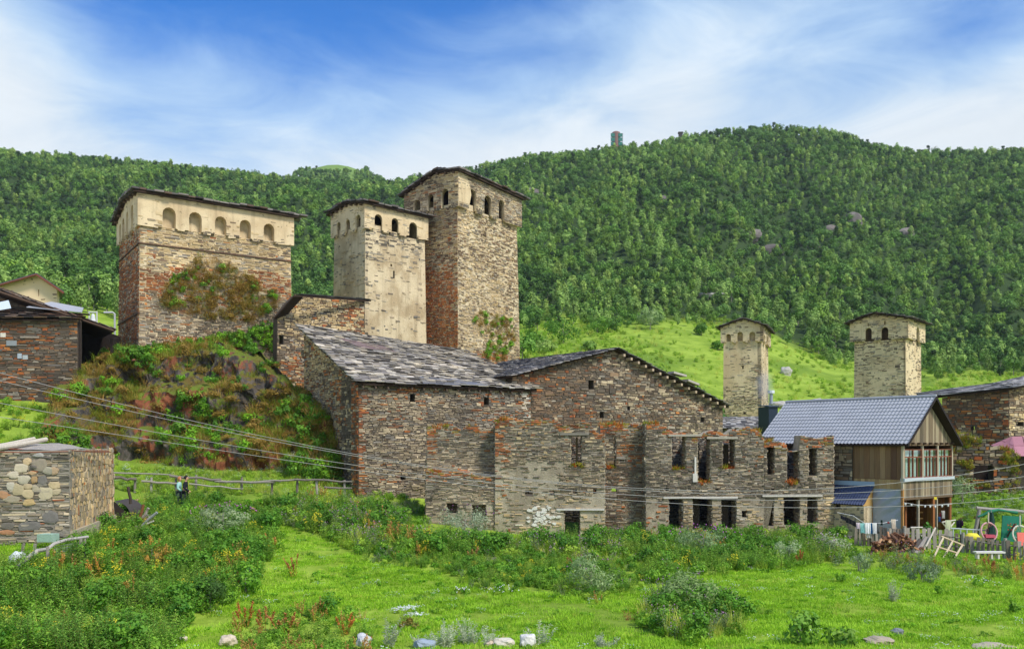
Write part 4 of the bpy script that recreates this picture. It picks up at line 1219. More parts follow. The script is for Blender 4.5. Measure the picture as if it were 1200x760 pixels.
for i in range(64):                                  # scraps of white limewash left on the front
    px, py = (636 + gq.normal(0, 9), 605 + gq.normal(0, 6)) if i < 52 else (630 + gq.normal(0, 4), 632 + gq.normal(0, 4))
    uc, vc = Wc.uv(px, py); n_ = 9; a_ = np.linspace(0, 6.283, n_, endpoint=False); r_ = gq.uniform(.04, .13) * gq.uniform(.6, 1.2, n_)
    plate(mb, Wc, [(uc + r * math.cos(a) * 1.25, vc + r * math.sin(a) * .7) for r, a in zip(r_, a_)], (), 0.045 + .0006 * i, 0.06)
mb.build('limewash_patch', WHITE, root)
grey_lintel(Wc, 652, 595.5, 708, 597.5, 'd2ccc0'); grey_lintel(Wc, 656, 507, 690, 509.5, '8d8678')
mb = MB(); (ua, vl), (ub, _), (_, vt), _ = Wc.rect(675, 512, 677.5, 546); Wc.box(mb, ua, vl, ub, vt, -0.5, -0.36, lin('6f5d44')); mb.build('window_post', WOOD_ATTR, root)
# part 3: the recess, dark red
Wd = section(46.3, 46.3, 705, 760, [(703, 498), (730, 496), (762, 497)], 640, [(709, 512, 722, 548), (716, 571, 724, 576)], 331,
             zones=[('rust', lambda u, v, W: 0.38 * (nz(u, v, .6, .8, 5) > .42)), ('brown', lambda u, v, W: 0.5 * (nz(u, v, .5, .5, 15) > .4))], t=0.7)
Wd2 = Wall(xy(757, 45.6), xy(755.3, 46.25), Wd.z0)       # the return wall of part 4
Wd2.N0 = np.array([-Wd2.D[1], Wd2.D[0], 0]); Wd2.N0 = Wd2.N0 * (1 if Wd2.N0[0] < 0 else -1); Wd2.N = Wd2.N0
zt = Wd.uv(757, 500)[1]
wallpiece(root, Wd2, [(0.03, 0), (Wd2.len, 0), (Wd2.len, zt), (0.03, zt)], (), t=0.6, seed=335, n0=-0.03, **PR)
# part 4: three upper and three lower windows
Wf = section(45.5, 45.8, 757, 895, [(757, 497), (778, 497.5), (790, 507), (805, 508), (830, 507), (860, 506), (864, 501), (876, 500), (889, 504), (892, 511), (895, 514)], 630,
             [(787, 511, 804, 550), (817.5, 512, 833, 566), (846.5, 515, 861, 549), (783.5, 584.5, 800.5, 620), (811.5, 584, 834.5, 622), (845, 584, 863, 619), (778, 571, 784, 575), (838, 572, 842, 575), (869, 598, 876, 606)], 341,
             zones=[('tan', lambda u, v, W: 0.55 * (v < W.uv(820, 583)[1]) + 0 * u), ('cream', lambda u, v, W: 0.55 * (v < W.uv(820, 583)[1]) * (u > 2)), ('rust', lambda u, v, W: 0.6 * (u < 1.3) * (v < W.uv(770, 590)[1])),
                    ('white', lambda u, v, W: 0.8 * np.exp(-(((u - W.uv(868, 602)[0]) / 0.35) ** 2 + ((v - W.uv(868, 602)[1]) / 0.35) ** 2))),
                    ('dark', lambda u, v, W: 0.45 * (v > W.uv(820, 583)[1]) * (nz(u, v, .5, .7, 12) > .45))], single=90, pl=.75)
grey_lintel(Wf, 777, 581.5, 864, 583.5, 'd6cfc2'); grey_lintel(Wf, 783, 508.5, 822, 511, 'b0a896'); grey_lintel(Wf, 828, 511.5, 864, 514, 'b0a896'); grey_lintel(Wf, 779, 619.5, 802, 621.5, 'b8b0a0', nm='sill')
mb = MB(); (ua, vl), (ub, _), (_, vt), _ = Wf.rect(813.5, 535, 815.5, 562); Wf.box(mb, ua, vl + .3, ub, vt, 0.03, 0.09, lin('d8d2c4')); Wf.box(mb, ua - .09, vl - .1, ub + .05, vl + .33, 0.03, 0.11, lin('d8d2c4')); mb.build('hanging_batten', WOOD_ATTR, root)
# part 5: broken pillars
Wg = section(45.8, 46.0, 895, 977, [(895, 519), (903, 516), (921, 517), (924, 527), (936, 528), (938, 514), (946, 511), (960, 512), (977, 511)], 630,
             [(898.5, 523, 908, 556), (922, 528.5, 937, 566), (947.5, 525, 957.5, 557), (894.5, 582.5, 907, 616), (918, 582.5, 937.5, 616), (945.5, 582.5, 958, 613), (887 + 16, 571, 908, 575)], 361,
             zones=[('tan', lambda u, v, W: 0.55 * (v < W.uv(930, 581)[1]) + 0 * u), ('cream', lambda u, v, W: 0.45 * (v < W.uv(930, 581)[1]) + 0 * u), ('dark', lambda u, v, W: 0.45 * (v > W.uv(820, 583)[1]) * (nz(u, v, .5, .7, 12) > .45))], single=60, pl=.75)
grey_lintel(Wg, 893, 579.5, 963, 581.5, 'cfc8ba')
for x in (901, 948.5):
    mb = MB(); (ua, vl), (ub, _), (_, vt), _ = Wg.rect(x, 583, x + 1.8, 615); Wg.box(mb, ua, vl, ub, vt, -0.6, -0.5, lin('8d8272')); mb.build('window_post', WOOD_ATTR, root)
# rear and cross walls (roofless shell)
def shell(a, b, z0, h, seed):
    W = Wall(a, b, z0); n = max(2, int(W.len / 0.8))
    tp = wobble([(0, h), (W.len, h)], seed, 0.5, 0.15)
    wallpiece(root, W, [(0, 0), (W.len, 0)] + tp[::-1], (), t=0.6, seed=seed, **PR)
shell(xy(762, 49.4), xy(980, 50.2), 0.6, 5.0, 371)
shell(xy(585, 49.6), xy(700, 49.6), 0.6, 4.9, 375)
for px in (806, 840, 893, 942):
    a = xy(px, 46.6); shell(a, a + np.array([0.25, 3.4]), 0.6, 4.6, 380 + px)
for (px, d) in ((976, 46.05),):
    a = xy(px, d); W = Wall(a, a + np.array([0.2, 4.2]), 0.2); W.N0 = np.array([1.0, 0, 0]); W.N = W.N0
    wallpiece(root, W, [(0.9, 0), (W.len, 0), (W.len, 4.6), (0.9, 5.2)], (), t=0.5, seed=399, **PR)
a = xy(500, 46.7); W = Wall(a, a + np.array([-0.2, 3.0]), 0.6, flip=True); wallpiece(root, W, [(0.02, 0), (W.len, 0), (W.len, 4.5), (0.02, 5.0)], (), t=0.5, seed=397, n0=-0.05, **PR)

# moss and grass tufts on wall tops and sills
MOSS_KINDS = [grass_tuft(900 + i, 30, 0.24, 0.2, 0.025, *c, bend=0.9) for i, c in enumerate((('6f7d1c', 'a3a632'), ('8e5a20', 'c07a34'), ('55701c', '86942c'), ('a3622a', '8f7a2c')))]
MOSS_KINDS += [foliage_ball(910, (0.2, 0.2, 0.08), 0.04, 6, 22, 0.07, 0.05, '6f6a1c', '9aa436', 0.1), foliage_ball(911, (0.22, 0.22, 0.08), 0.04, 6, 22, 0.07, 0.05, '8a4a20', 'b56e30', 0.1)]
g = np.random.default_rng(77); pts = []
for W, tp, hs, t in MOSSY:
    us = np.array([p[0] for p in tp]); vs = np.array([p[1] for p in tp])
    n = int(W.len * 11)
    uu = g.uniform(0, W.len, n); kk = vnoise(uu * 0.9, uu * 0 + t, 5) > 0.3
    uu = uu[kk]; pts.append(W.at(uu, np.interp(uu, us, vs) - 0.03, g.uniform(-t * .8, 0.04, len(uu))))
    for h in hs:
        ua, ub = min(p[0] for p in h), max(p[0] for p in h); vl = min(p[1] for p in h)
        if ub - ua > 0.45 and vl > 2.2:
            n = 16; pts.append(W.at(g.uniform(ua, ub, n), np.full(n, vl), g.uniform(-0.6, 0.05, n)))
pts = np.concatenate(pts); n = len(pts)
scatter('wall_moss', pts, np.stack([g.normal(0, .2, n), g.normal(0, .2, n), g.uniform(0, 6.28, n)], 1), g.uniform(0.5, 1.25, n), g.integers(0, len(MOSS_KINDS), n), MOSS_KINDS, 'tufts of moss and dry grass growing along the ruin wall tops', 'moss')
# ---------------------------------------------------------------- the crag under the broad tower
def rock_mat(name, base, base2, lichen, amt, grass=True):
    m = bpy.data.materials.new(name); m.use_nodes = True
    t = NT(m.node_tree); geo = t.n('ShaderNodeNewGeometry'); pos = geo.outputs['Position']
    st = t.vmath('MULTIPLY', pos, (1.0, 1.0, 0.35))
    a = t.noise(st, 1.6, 7, 0.65); b = t.noise(pos, 0.33, 5, 0.6); c = t.noise(pos, 3.5, 5, 0.7)
    col = t.mix(t.ramp(a, 0.35, 0.65), base, base2)
    col = t.mix(t.math('MULTIPLY', t.ramp(t.math('ADD', b, t.math('MULTIPLY', c, 0.25)), 0.66 - amt, 0.74 - amt), 0.85), col, lichen)
    if grass:
        nzv = t.n('ShaderNodeSeparateXYZ', {0: geo.outputs['Normal']}).outputs[2]
        f = t.ramp(t.math('ADD', nzv, t.math('MULTIPLY', t.math('SUBTRACT', c, 0.5), 0.9)), 0.42, 0.7)
        col = t.mix(f, col, t.mix(t.ramp(b, 0.4, 0.6), lin('6a5a2c'), lin('6a7a2a')))
    bp = t.n('ShaderNodeBump', {'Strength': 0.9, 'Distance': 0.15, 'Height': t.noise(st, 5.0, 8, 0.7)})
    p = t.n('ShaderNodeBsdfPrincipled', {'Base Color': col, 'Roughness': 0.93, 'Specular IOR Level': 0.2, 'Normal': bp.outputs[0]})
    t.n('ShaderNodeOutputMaterial', {0: p.outputs[0]})
    return m


CX = np.array([60, 80, 110, 140, 165, 200, 250, 300, 330, 350, 380, 410, 418], float)
CDB = np.array([53, 53, 53.5, 54, 54.2, 54.5, 54.6, 54, 53.4, 53, 52.4, 51.6, 51.4])
CYB = np.array([520, 530, 548, 556, 558, 560, 560, 560, 562, 565, 572, 582, 585], float)
CDT = np.array([57, 57.5, 59, 60.5, 61.4, 62, 62.5, 61.5, 60, 58, 55, 53, 52.6])
CYT = np.array([462, 448, 425, 411, 414, 408, 402, 412, 436, 462, 482, 560, 575], float)


def cliff():
    nu, nv = 210, 120
    px = np.linspace(62, 417, nu); V = np.zeros((nv, nu, 3))
    db, yb, dt, yt = (np.interp(px, CX, q) for q in (CDB, CYB, CDT, CYT))
    zb = ZC + (HY - yb) / F * db - 0.5; zt = ZC + (HY - yt) / F * dt
    for j in range(nv):
        q = j / (nv - 1) * 1.12
        qc = min(q, 1.0)
        # steep foot, sloping shoulder, steep upper face
        s = float(np.interp(qc, [0, .30, .40, .62, .72, .90, 1], [0, .06, .30, .40, .66, .74, 1]))
        d = db + (dt - db) * s; z = zb + (zt - zb) * qc
        if q > 1: d = d + (q - 1) * 60; z = z + (q - 1) * 1.0
        V[j, :, 0] = (px - 600) / F * d; V[j, :, 1] = d; V[j, :, 2] = z
    X = V.copy()
    for j in range(nv):
        for i in range(nu):
            p = Vector(X[j, i])
            e = min(1.0, j / 8, (nu - 1 - i) / 6)
            a = mnoise.fractal(Vector((p.x * 0.35, p.y * 0.35, p.z * 0.3)), 1.0, 2.0, 4) * 1.7 + mnoise.ridged_multi_fractal(Vector((p.x * 0.9, p.y * 0.5, p.z * 0.3)), 1.0, 2.0, 5, 1.0, 2.0) * 0.5 - 0.6 + mnoise.ridged_multi_fractal(Vector((p.x * 2.6, p.y * 1.2, p.z * 0.8)), 1.0, 2.0, 3, 1.0, 2.0) * 0.13
            V[j, i, 1] -= a * e * (0.9 if j / nv < 0.88 else 0.25)
            V[j, i, 2] += mnoise.fractal(Vector((p.x * 0.8, p.y, p.z * 0.8 + 9)), 1.0, 2.0, 3) * 0.3 * e
    a = (np.arange(nv - 1)[:, None] * nu + np.arange(nu - 1)[None]).ravel()
    Fc = np.stack([a, a + 1, a + nu + 1, a + nu], 1)
    o = obj('cliff', V.reshape(-1, 3), Fc, rock_mat('crag_rock', lin('6c645c'), lin('3e3b38'), lin('96583a'), 0.02), smooth=False)
    tag(o, 'steep grey crag with orange lichen below the broad tower', None, kind='structure')
    return V


CV = cliff()
# plants on the crag and on the tower wall above it
dry = [grass_tuft(300 + i, 34, 0.55, 0.3, 0.02, *c, bend=0.9) for i, c in enumerate((('7a6a24', 'a8964a'), ('6b7420', '94a03a'), ('8a7030', 'b09a58'), ('5f7a1a', '8aa630')))]
grn = [foliage_ball(310, (0.45, 0.45, 0.3), 0.25, 10, 26, 0.13, 0.08, '3f7a12', '7fb52c', 0.2), foliage_ball(311, (0.5, 0.5, 0.35), 0.28, 10, 26, 0.15, 0.09, '35661a', '6d9e30', 0.2),
       plant(312, 8, 0.7, 0.35, 10, 0.18, 0.06, '4a8a14', '8cc43a'), foliage_ball(313, (0.5, 0.5, 0.2), 0.12, 10, 26, 0.12, 0.06, '6a5a22', '94823a', 0.2)]
sil = [plant(314, 7, 0.6, 0.25, 16, 0.12, 0.035, '8f9c84', 'b4bda6', up=0.7), plant(315, 6, 0.5, 0.25, 14, 0.12, 0.035, '86957a', 'aab59a', up=0.7)]
CRAG_KINDS = dry + grn + sil
g = np.random.default_rng(31)
nv, nu = CV.shape[:2]; NC = 4600
dx = np.gradient(CV, axis=1); dy = np.gradient(CV, axis=0); nn = unit(np.cross(dx, dy)); nn = nn * np.sign(nn[..., 2:3] + 1e-9)
jj = g.integers(2, nv - 1, NC); ii = g.integers(0, nu - 1, NC)
p = CV[jj, ii] + (CV[jj, ii + 1] - CV[jj, ii]) * g.uniform(0, 1, (NC, 1))
gr = nn[jj, ii, 2]
cover = 0.05 + 0.9 * sst(gr, 0.16, 0.5) * sst(fbm(p[:, 0] * .45, p[:, 2] * .45, 4), .34, .48)
keep = g.uniform(size=NC) < cover
kind = np.where(g.uniform(size=NC) < np.clip(0.12 + 2.6 * (fbm(p[:, 0] * .35, p[:, 2] * .35, 14) - 0.5), 0.04, 0.7), 4 + g.integers(0, 3, NC), np.where(g.uniform(size=NC) < 0.82, g.integers(0, 4, NC), 7))
kind = np.where(g.uniform(size=NC) < 0.03, 8 + g.integers(0, 2, NC), kind)
p, kind = p[keep], kind[keep]; n = len(p)
scatter('crag_plants', p, np.stack([g.normal(0.25, .25, n), g.normal(0, .25, n), g.uniform(0, 6.28, n)], 1), g.uniform(0.55, 1.3, n), kind, CRAG_KINDS, 'dry grass and green weeds clinging to the crag', 'plants')
# the hanging patch on tower 1's front
W = t1[2]; pts = []; kd = []
def patch_pts(W, outline, n, seed, k):
    g = np.random.default_rng(seed); po = W.poly(outline); out = []
    u0, u1 = min(q[0] for q in po), max(q[0] for q in po); v0, v1 = min(q[1] for q in po), max(q[1] for q in po)
    while len(out) < n:
        u, v = g.uniform(u0, u1), g.uniform(v0, v1)
        xs = crossings([po], v)
        if any(a < u < b for a, b in zip(xs[::2], xs[1::2])) and vnoise(np.array([u * 1.6]), np.array([v * 2.2]), seed)[0] > g.uniform(0.0, 0.45): out.append((u, v))
    out = np.array(out)
    return W.at(out[:, 0], out[:, 1], g.uniform(-0.02, 0.12, n))
pp = patch_pts(W, [(185, 358), (195, 335), (225, 312), (236, 300), (262, 306), (290, 322), (312, 340), (330, 348), (322, 366), (290, 378), (240, 374)], 560, 3, None)
pk = patch_pts(W, [(190, 418), (200, 403), (250, 396), (300, 388), (338, 378), (338, 410), (260, 420)], 260, 4, None)
n1, n2_ = len(pp), len(pk)
kk = np.concatenate([np.where(g.uniform(size=n1) < 0.8, g.choice([0, 1, 2, 7], n1), np.where(g.uniform(size=n1) < 0.22, g.choice([4, 5], n1), g.choice([8, 9], n1))), np.where(g.uniform(size=n2_) < 0.75, g.choice([4, 5, 6], n2_), g.choice([0, 3], n2_))])
pp = np.concatenate([pp, pk]); n = len(pp)
scatter('tower_plants', pp, np.stack([g.normal(0.5, .3, n), g.normal(0, .3, n), g.normal(0.4, .8, n)], 1), g.uniform(0.45, 1.0, n), kk, CRAG_KINDS, 'hanging mat of dry grass, weeds and silver herbs on the broad tower front', 'plants')
W = t3[2]
pp = patch_pts(W, [(553, 378), (560, 366), (598, 372), (606, 385), (604, 400), (590, 425), (560, 424), (575, 400)], 220, 6, None); n = len(pp)
scatter('tower_plants', pp, np.stack([g.normal(0.5, .3, n), g.normal(0, .3, n), g.normal(-0.4, .8, n)], 1), g.uniform(0.35, 0.8, n), g.choice([1, 2, 3, 4, 7, 0], n), CRAG_KINDS, 'dry weeds growing on the foot of the tallest tower', 'plants')
# weeds against the side wall of the main house
pp = []
for (x0, x1, y0, y1, d0, n) in ((325, 400, 470, 500, 53.5, 80), (330, 405, 520, 580, 52.2, 120), (350, 395, 440, 470, 54, 22)):
    for i in range(n):
        px, py = g.uniform(x0, x1), g.uniform(y0, y1); pp.append(P(px, py, d0 - (px - x0) / (x1 - x0) * 1.6))
pp = np.array(pp); pp[:, 2] = pp[:, 2]
# keep only those that rest on the crag
from mathutils.bvhtree import BVHTree
a = (np.arange(nv - 1)[:, None] * nu + np.arange(nu - 1)[None]).ravel()
CB = BVHTree.FromPolygons([tuple(q) for q in CV.reshape(-1, 3)], np.stack([a, a + 1, a + nu + 1, a + nu], 1).tolist())
pp2 = []
for q in pp:
    h = CB.ray_cast(Vector((0, 0, ZC)), (Vector(q) - Vector((0, 0, ZC))).normalized(), 90)
    if h[0] is not None: pp2.append(h[0])
if pp2:
    pp2 = np.array(pp2); n = len(pp2)
    scatter('crag_weeds', pp2, np.stack([g.normal(0, .2, n), g.normal(0, .2, n), g.uniform(0, 6.28, n)], 1), g.uniform(0.5, 1.1, n), g.choice([4, 5, 6, 6, 3, 8, 1], n), CRAG_KINDS, 'green and silvery weeds on the slope beside the big slate roofed house', 'plants')
# ---------------------------------------------------------------- the wooden house with the metal roof
METAL = M('roof_metal', lin('a3a5a8'), var=0.16, scale=1.2, rough=0.6, bump=0.05, spec=0.25)
METAL2 = M('blue_roof_metal', lin('47506a'), var=0.15, scale=2, rough=0.55, bump=0.03, spec=0.3)
FOIL = M('silver_foil', lin('a9b2bd'), var=0.08, scale=3, rough=0.45, bump=0.25, bscale=7, metal=0.25)
GLASS = bpy.data.materials.new('window_glass'); GLASS.use_nodes = True
t = NT(GLASS.node_tree)
t.n('ShaderNodeOutputMaterial', {0: t.n('ShaderNodeMixShader', {0: 0.10, 1: t.n('ShaderNodeBsdfTransparent', {0: (0.95, 0.98, 0.97, 1)}).outputs[0], 2: t.n('ShaderNodeBsdfGlossy', {'Roughness': 0.04}).outputs[0]}).outputs[0]})

zb = 0.35
A = xy(1058, 44); dG = np.array([0.78, 0.62]); dG /= np.linalg.norm(dG); dS = np.array([-dG[1], dG[0]])
lG = hit(A, dG, 1115.5); lS = hit(A, dS, 897)
root = thing('wooden_house', (*(A + dG * lG / 2 + dS * lS / 2), zb), 'wooden house with a grey metal roof, glazed veranda and open porch', 'house')
whouse = root
WG, WS = Wall(A, A + dG * lG, zb), Wall(A, A + dS * lS, zb)
V_ = lambda py: WG.uv(1058, py)[1]
ve, vsill, vfl = V_(520.5), V_(562), V_(583)
g = np.random.default_rng(3)
BR = [lin(c) for c in ('8a7860', '9a8a70', '7a6a54', 'a39478', '8f7c62', '6f6350')]


def boards(W, u0, u1, f0, f1, n0, n1, w, cols, parent, name='plank', gap=0.006):
    u = u0
    while u < u1 - 0.02:
        ww = w * g.uniform(0.85, 1.15); ub = min(u + ww, u1)
        mb = MB(); um = (u + ub) / 2; nn_ = n1 + g.uniform(-0.006, 0.006)
        va, vb, vc, vd = f0(u), f0(ub), f1(ub - gap), f1(u + gap)
        V = [W.at(a, b, c) for c in (n0, nn_) for a, b in ((u + gap, va), (ub - gap, vb), (ub - gap, vc), (u + gap, vd))]
        mb.add(V, [(4, 5, 6, 7), (0, 1, 5, 4), (1, 2, 6, 5), (2, 3, 7, 6), (3, 0, 4, 7), (3, 2, 1, 0)], np.array(cols[g.integers(len(cols))]) * g.uniform(0.8, 1.15))
        mb.build(name, WOOD_ATTR, parent)
        u = ub


# stone core: rear part of the side wall
us = WS.uv(999, 545)[0]
wallpiece(root, WS, [(us, 0), (lS, 0), (lS, ve - 0.03), (us, ve - 0.03)], (), t=0.6, seed=401, pal=(('tan', 4), ('grey', 4), ('brown', 3)), course=(0.09, 0.2), length=(0.2, 0.6), proud=(0, .04), zone=lambda u, v: [('rust', 0.25 * (nz(u, v, .6, .6, 4) > .5))], single=20)
# upper storey box behind the boards (inside face dark), floor of the upper storey
INN = M('inner_boards', lin('6d5238'), var=0.3, scale=3, bump=0.2, stretch=(4, 4, .4))
mb = MB()
plate(mb, WS, [(0.02, vfl), (us, vfl), (us, ve), (0.02, ve)], (), -0.03, 0.1)
Wf = Wall(A + dS * lS, A + dS * lS + dG * lG, zb); plate(mb, Wf, [(0, 0), (lG, 0), (lG, ve), (0, ve)], (), 0.0, 0.3)
Wn = Wall(A + dG * lG, A + dG * lG + dS * lS, zb); Wn.N0 = np.append(dG, 0); Wn.N = Wn.N0
plate(mb, Wn, [(0.15, 0), (lS, 0), (lS, ve), (0.02, ve), (0.02, vfl), (0.15, vfl)], (), 0.0, 0.12)
c = [pt(WS, 0.01, vfl + 0.02, -0.02), pt(WS, lS - .1, vfl + 0.02, -0.02)]
slab(mb, c[0], c[1], c[1] + np.append(dG, 0) * (lG - .1), c[0] + np.append(dG, 0) * (lG - .1), 0.12)
Wn_in = Wall(A + dG * (lG - .13), A + dG * (lG - .13) + dS * lS, zb); Wn_in.N0 = -np.append(dG, 0); Wn_in.N = Wn_in.N0
# inner wall of the veranda, ground floor rear wall of the porch
Wi = Wall(A + dS * 1.6, A + dS * 1.6 + dG * lG, zb); plate(mb, Wi, [(0.1, vfl + .03), (lG - .12, vfl + .03), (lG - .12, ve), (0.1, ve)], (), 0.0, 0.08)
Wp = Wall(A + dS * 2.6, A + dS * 2.6 + dG * lG, zb); plate(mb, Wp, [(0.1, 0), (lG - 0.12, 0), (lG - .12, vfl - .12), (0.1, vfl - .12)], (), 0.0, 0.1)
mb.build('wall', INN, root)
boards(Wn_in, 0.3, 2.55, lambda u: 0.05, lambda u: vfl - .14, 0.005, 0.03, 0.2, [lin('8a5a34'), lin('74482a'), lin('9a6a40')], root)
boards(Wp, 0.15, lG - 0.15, lambda u: 0.0, lambda u: vfl - .14, 0.005, 0.03, 0.22, [lin('7a4a28'), lin('5e3a22'), lin('8a5a32'), lin('4c3020')], root)
mb = MB(); q = pt(WG, 0.1, 0.12, 0.0); slab(mb, q, q + np.append(dG, 0) * (lG - .2), q + np.append(dG, 0) * (lG - .2) + np.append(dS, 0) * 2.6, q + np.append(dS, 0) * 2.6, 0.12); mb.build('porch_floor', WOOD_DARK, root)
# gable triangle boards
um = lG / 2; vap = V_(520) + 0.02 + (P(1093, 467.5, 45.9)[2] - P(1058, 520, 44)[2]) - 0.22
tri = lambda u: ve + 0.1 + (vap - ve - 0.1) * (1 - abs(u - um) / um)
boards(WG, 0.12, um, lambda u: ve + 0.06, tri, -0.02, 0.03, 0.15, BR, root)
boards(WG, um, lG - 0.12, lambda u: ve + 0.06, tri, -0.02, 0.03, 0.15, BR, root)
mb = MB(); plate(mb, WG, [(0.03, ve - .06), (lG - .03, ve - .06), (um, vap - 0.02)], (), -0.025, 0.06); mb.build('gable_wall', WOOD_DARK, root)
mb = MB(); WG.box(mb, 0.0, ve - 0.06, lG, ve + 0.06, -0.1, 0.05, lin('6d5a44'))
for i in range(9): WG.box(mb, 0.2 + i * (lG - .4) / 8 - .05, ve + .0, 0.2 + i * (lG - .4) / 8 + .05, ve + .09, 0.05, 0.2, lin('4a3828'))
mb.build('tie_beam', WOOD_ATTR, root)
# parapet boards under the windows, sill
boards(WG, 0.0, lG, lambda u: vfl - 0.02, lambda u: vsill - 0.06, -0.03, 0.02, 0.16, BR, root)
mb = MB(); WG.box(mb, -0.05, vsill - 0.08, lG + 0.05, vsill + 0.08, -0.1, 0.12, lin('b9c2c4')); mb.build('window_sill', PAINT, root)
mb = MB(); WG.box(mb, -.02, vfl - 0.12, lG + .02, vfl - 0.02, -0.12, 0.03, lin('6d5a44')); mb.build('floor_beam', WOOD_ATTR, root)
# windows
vt, vbm = V_(526.3), vsill + 0.08
wins = [(1059.5, 1080), (1081.5, 1097.8), (1099, 1115)]
RB = lin('84503a')
for x0, x1 in wins:
    ua, ub = WG.uv(x0, 540)[0], WG.uv(x1, 540)[0]; ua = max(ua, 0.06); ub = min(ub, lG - 0.05)
    f = MB(); b = 0.042
    for (a, c_, e, h_) in ((ua, vbm, ua + b, vt), (ub - b, vbm, ub, vt), (ua + b, vbm, ub - b, vbm + b), (ua + b, vt - b, ub - b, vt)): WG.box(f, a, c_, e, h_, -0.06, 0.03, RB)
    vtr = vt - (vt - vbm) * 0.27
    WG.box(f, ua + b, vtr - 0.03, ub - b, vtr + 0.03, -0.058, 0.028, RB)
    for q in (0.26, 0.5, 0.74):
        m_ = ua + (ub - ua) * q; WG.box(f, m_ - 0.02, vbm + b, m_ + 0.02, vtr - 0.03, -0.055, 0.026, RB)
    m_ = (ua + ub) / 2; WG.box(f, m_ - .025, vtr + .03, m_ + .025, vt - b, -0.055, 0.026, RB)
    win = f.build('window', PAINT, root)
    for (a, e, c_, h_) in [(ua + b, ub - b, vtr + .03, vt - b)] + [(ua + b + (ub - ua - 2 * b) * i / 4, ua + b + (ub - ua - 2 * b) * (i + 1) / 4, vbm + b, vtr - .03) for i in range(4)]:
        mb = MB(); WG.box(mb, a + .01, c_ + .005, e - .01, h_ - .005, -0.035, -0.028); mb.build('pane', GLASS, win)
    for k_, (a, e) in enumerate(((0.03, 0.45), (0.55, 0.97))):      # curtains drawn to the sides
        mb = MB(); n_ = 26; uu = np.linspace(ua + (ub - ua) * a, ua + (ub - ua) * e, n_); off = -0.18 + 0.03 * np.sin(np.arange(n_) * 1.9)
        lo = WG.at(uu, np.full(n_, vbm + .02), off); hi = WG.at(uu, np.full(n_, vt - .02), off)
        mb.add(np.concatenate([lo, hi]), [(i, i + 1, n_ + i + 1, n_ + i) for i in range(n_ - 1)], lin('dceee8')); mb.build('curtain', PAINT, win)
for x in (1058.4, 1080.8, 1098.4, 1115.3):
    u = WG.uv(x, 540)[0]; mb = MB(); WG.box(mb, u - .06, vsill + .08, u + .06, ve - .06, -0.05, 0.045, lin('b0a48c')); mb.build('post', WOOD_ATTR, root)
# side wall boards: wide old ones above, a band of fresh ones below
SB = [lin(c) for c in ('8a6c4c', '7e6044', '9a7e5c', '8f7454', '745640')]
uc = WS.uv(1001, 545)[0]; vb2 = WS.uv(1030, 561)[1]; vb3 = WS.uv(1030, 572)[1]
boards(WS, 0.02, uc, lambda u: vb2 + .02, lambda u: ve - .02, -0.02, 0.03, 0.27, SB, root)
boards(WS, 0.02, uc, lambda u: vb3, lambda u: vb2, -0.03, 0.02, 0.2, [lin('b29468'), lin('c2a474'), lin('a88a5e')], root)
mb = MB(); WS.box(mb, -.04, vfl - .6, .06, ve, -0.03, 0.06, lin('c0b49a')); mb.build('post', WOOD_ATTR, root)
# silver foil on the ground floor side wall
ua, ub = 0.04, WS.uv(1022, 595)[0]; v0, v1 = -0.2, vb3
n_, m_ = 40, 30; mb = MB(); U_, Vv = np.meshgrid(np.linspace(ua, ub, n_), np.linspace(v0, v1, m_))
off = 0.02 + 0.028 * np.sin((U_ * 0.9 + Vv * 1.3) * 9 + 3 * fbm(U_ * 2, Vv * 2, 4)) * sst(Vv, 0.8, 1.8) + 0.05 * (fbm(U_ * 1.5, Vv * 1.5, 9) - .5)
Vs = WS.at(U_.ravel(), Vv.ravel(), off.ravel()); aa = (np.arange(m_ - 1)[:, None] * n_ + np.arange(n_ - 1)[None]).ravel()
mb.add(Vs, np.stack([aa, aa + 1, aa + n_ + 1, aa + n_], 1).tolist()); fo = mb.build('foil_sheet', FOIL, root, smooth=True)
mb = MB(); plate(mb, WS, [(ua, v0), (ub, v0), (ub, v1), (ua, v1)], (), -0.06, 0.08); mb.build('wall', WOOD_DARK, root)
OR = lin('b5854e')
for u in (0.0, ub):
    mb = MB(); WS.box(mb, u - .05, -0.2, u + .06, vb3 + .02, -0.03, 0.09, OR); mb.build('post', WOOD_ATTR, root)
# porch posts
for x, w, cl in ((1077.5, .05, 'b5a890'), (1073.5, .08, '8a5530'), (1095, .10, '9a6238'), (1094.5 + 4.5, .04, 'b5a890'), (1114.5, .10, '8a5530')):
    u = WG.uv(x, 600)[0]; mb = MB(); WG.box(mb, u - w, 0.0, u + w, vfl - .12, -0.12 - (0.5 if w == .08 else 0), -0.02 - (0.5 if w == .08 else 0), lin(cl)); mb.build('post', WOOD_ATTR, root)
mb = MB()
for i in range(5):
    u0_ = WG.uv(1099, 600)[0]; u1_ = WG.uv(1106, 600)[0]; v = 0.9 + i * 0.32; WG.box(mb, u0_, v, u1_, v + .06, -1.2, -1.1, OR)
mb.build('wall_shelf', WOOD_ATTR, root)
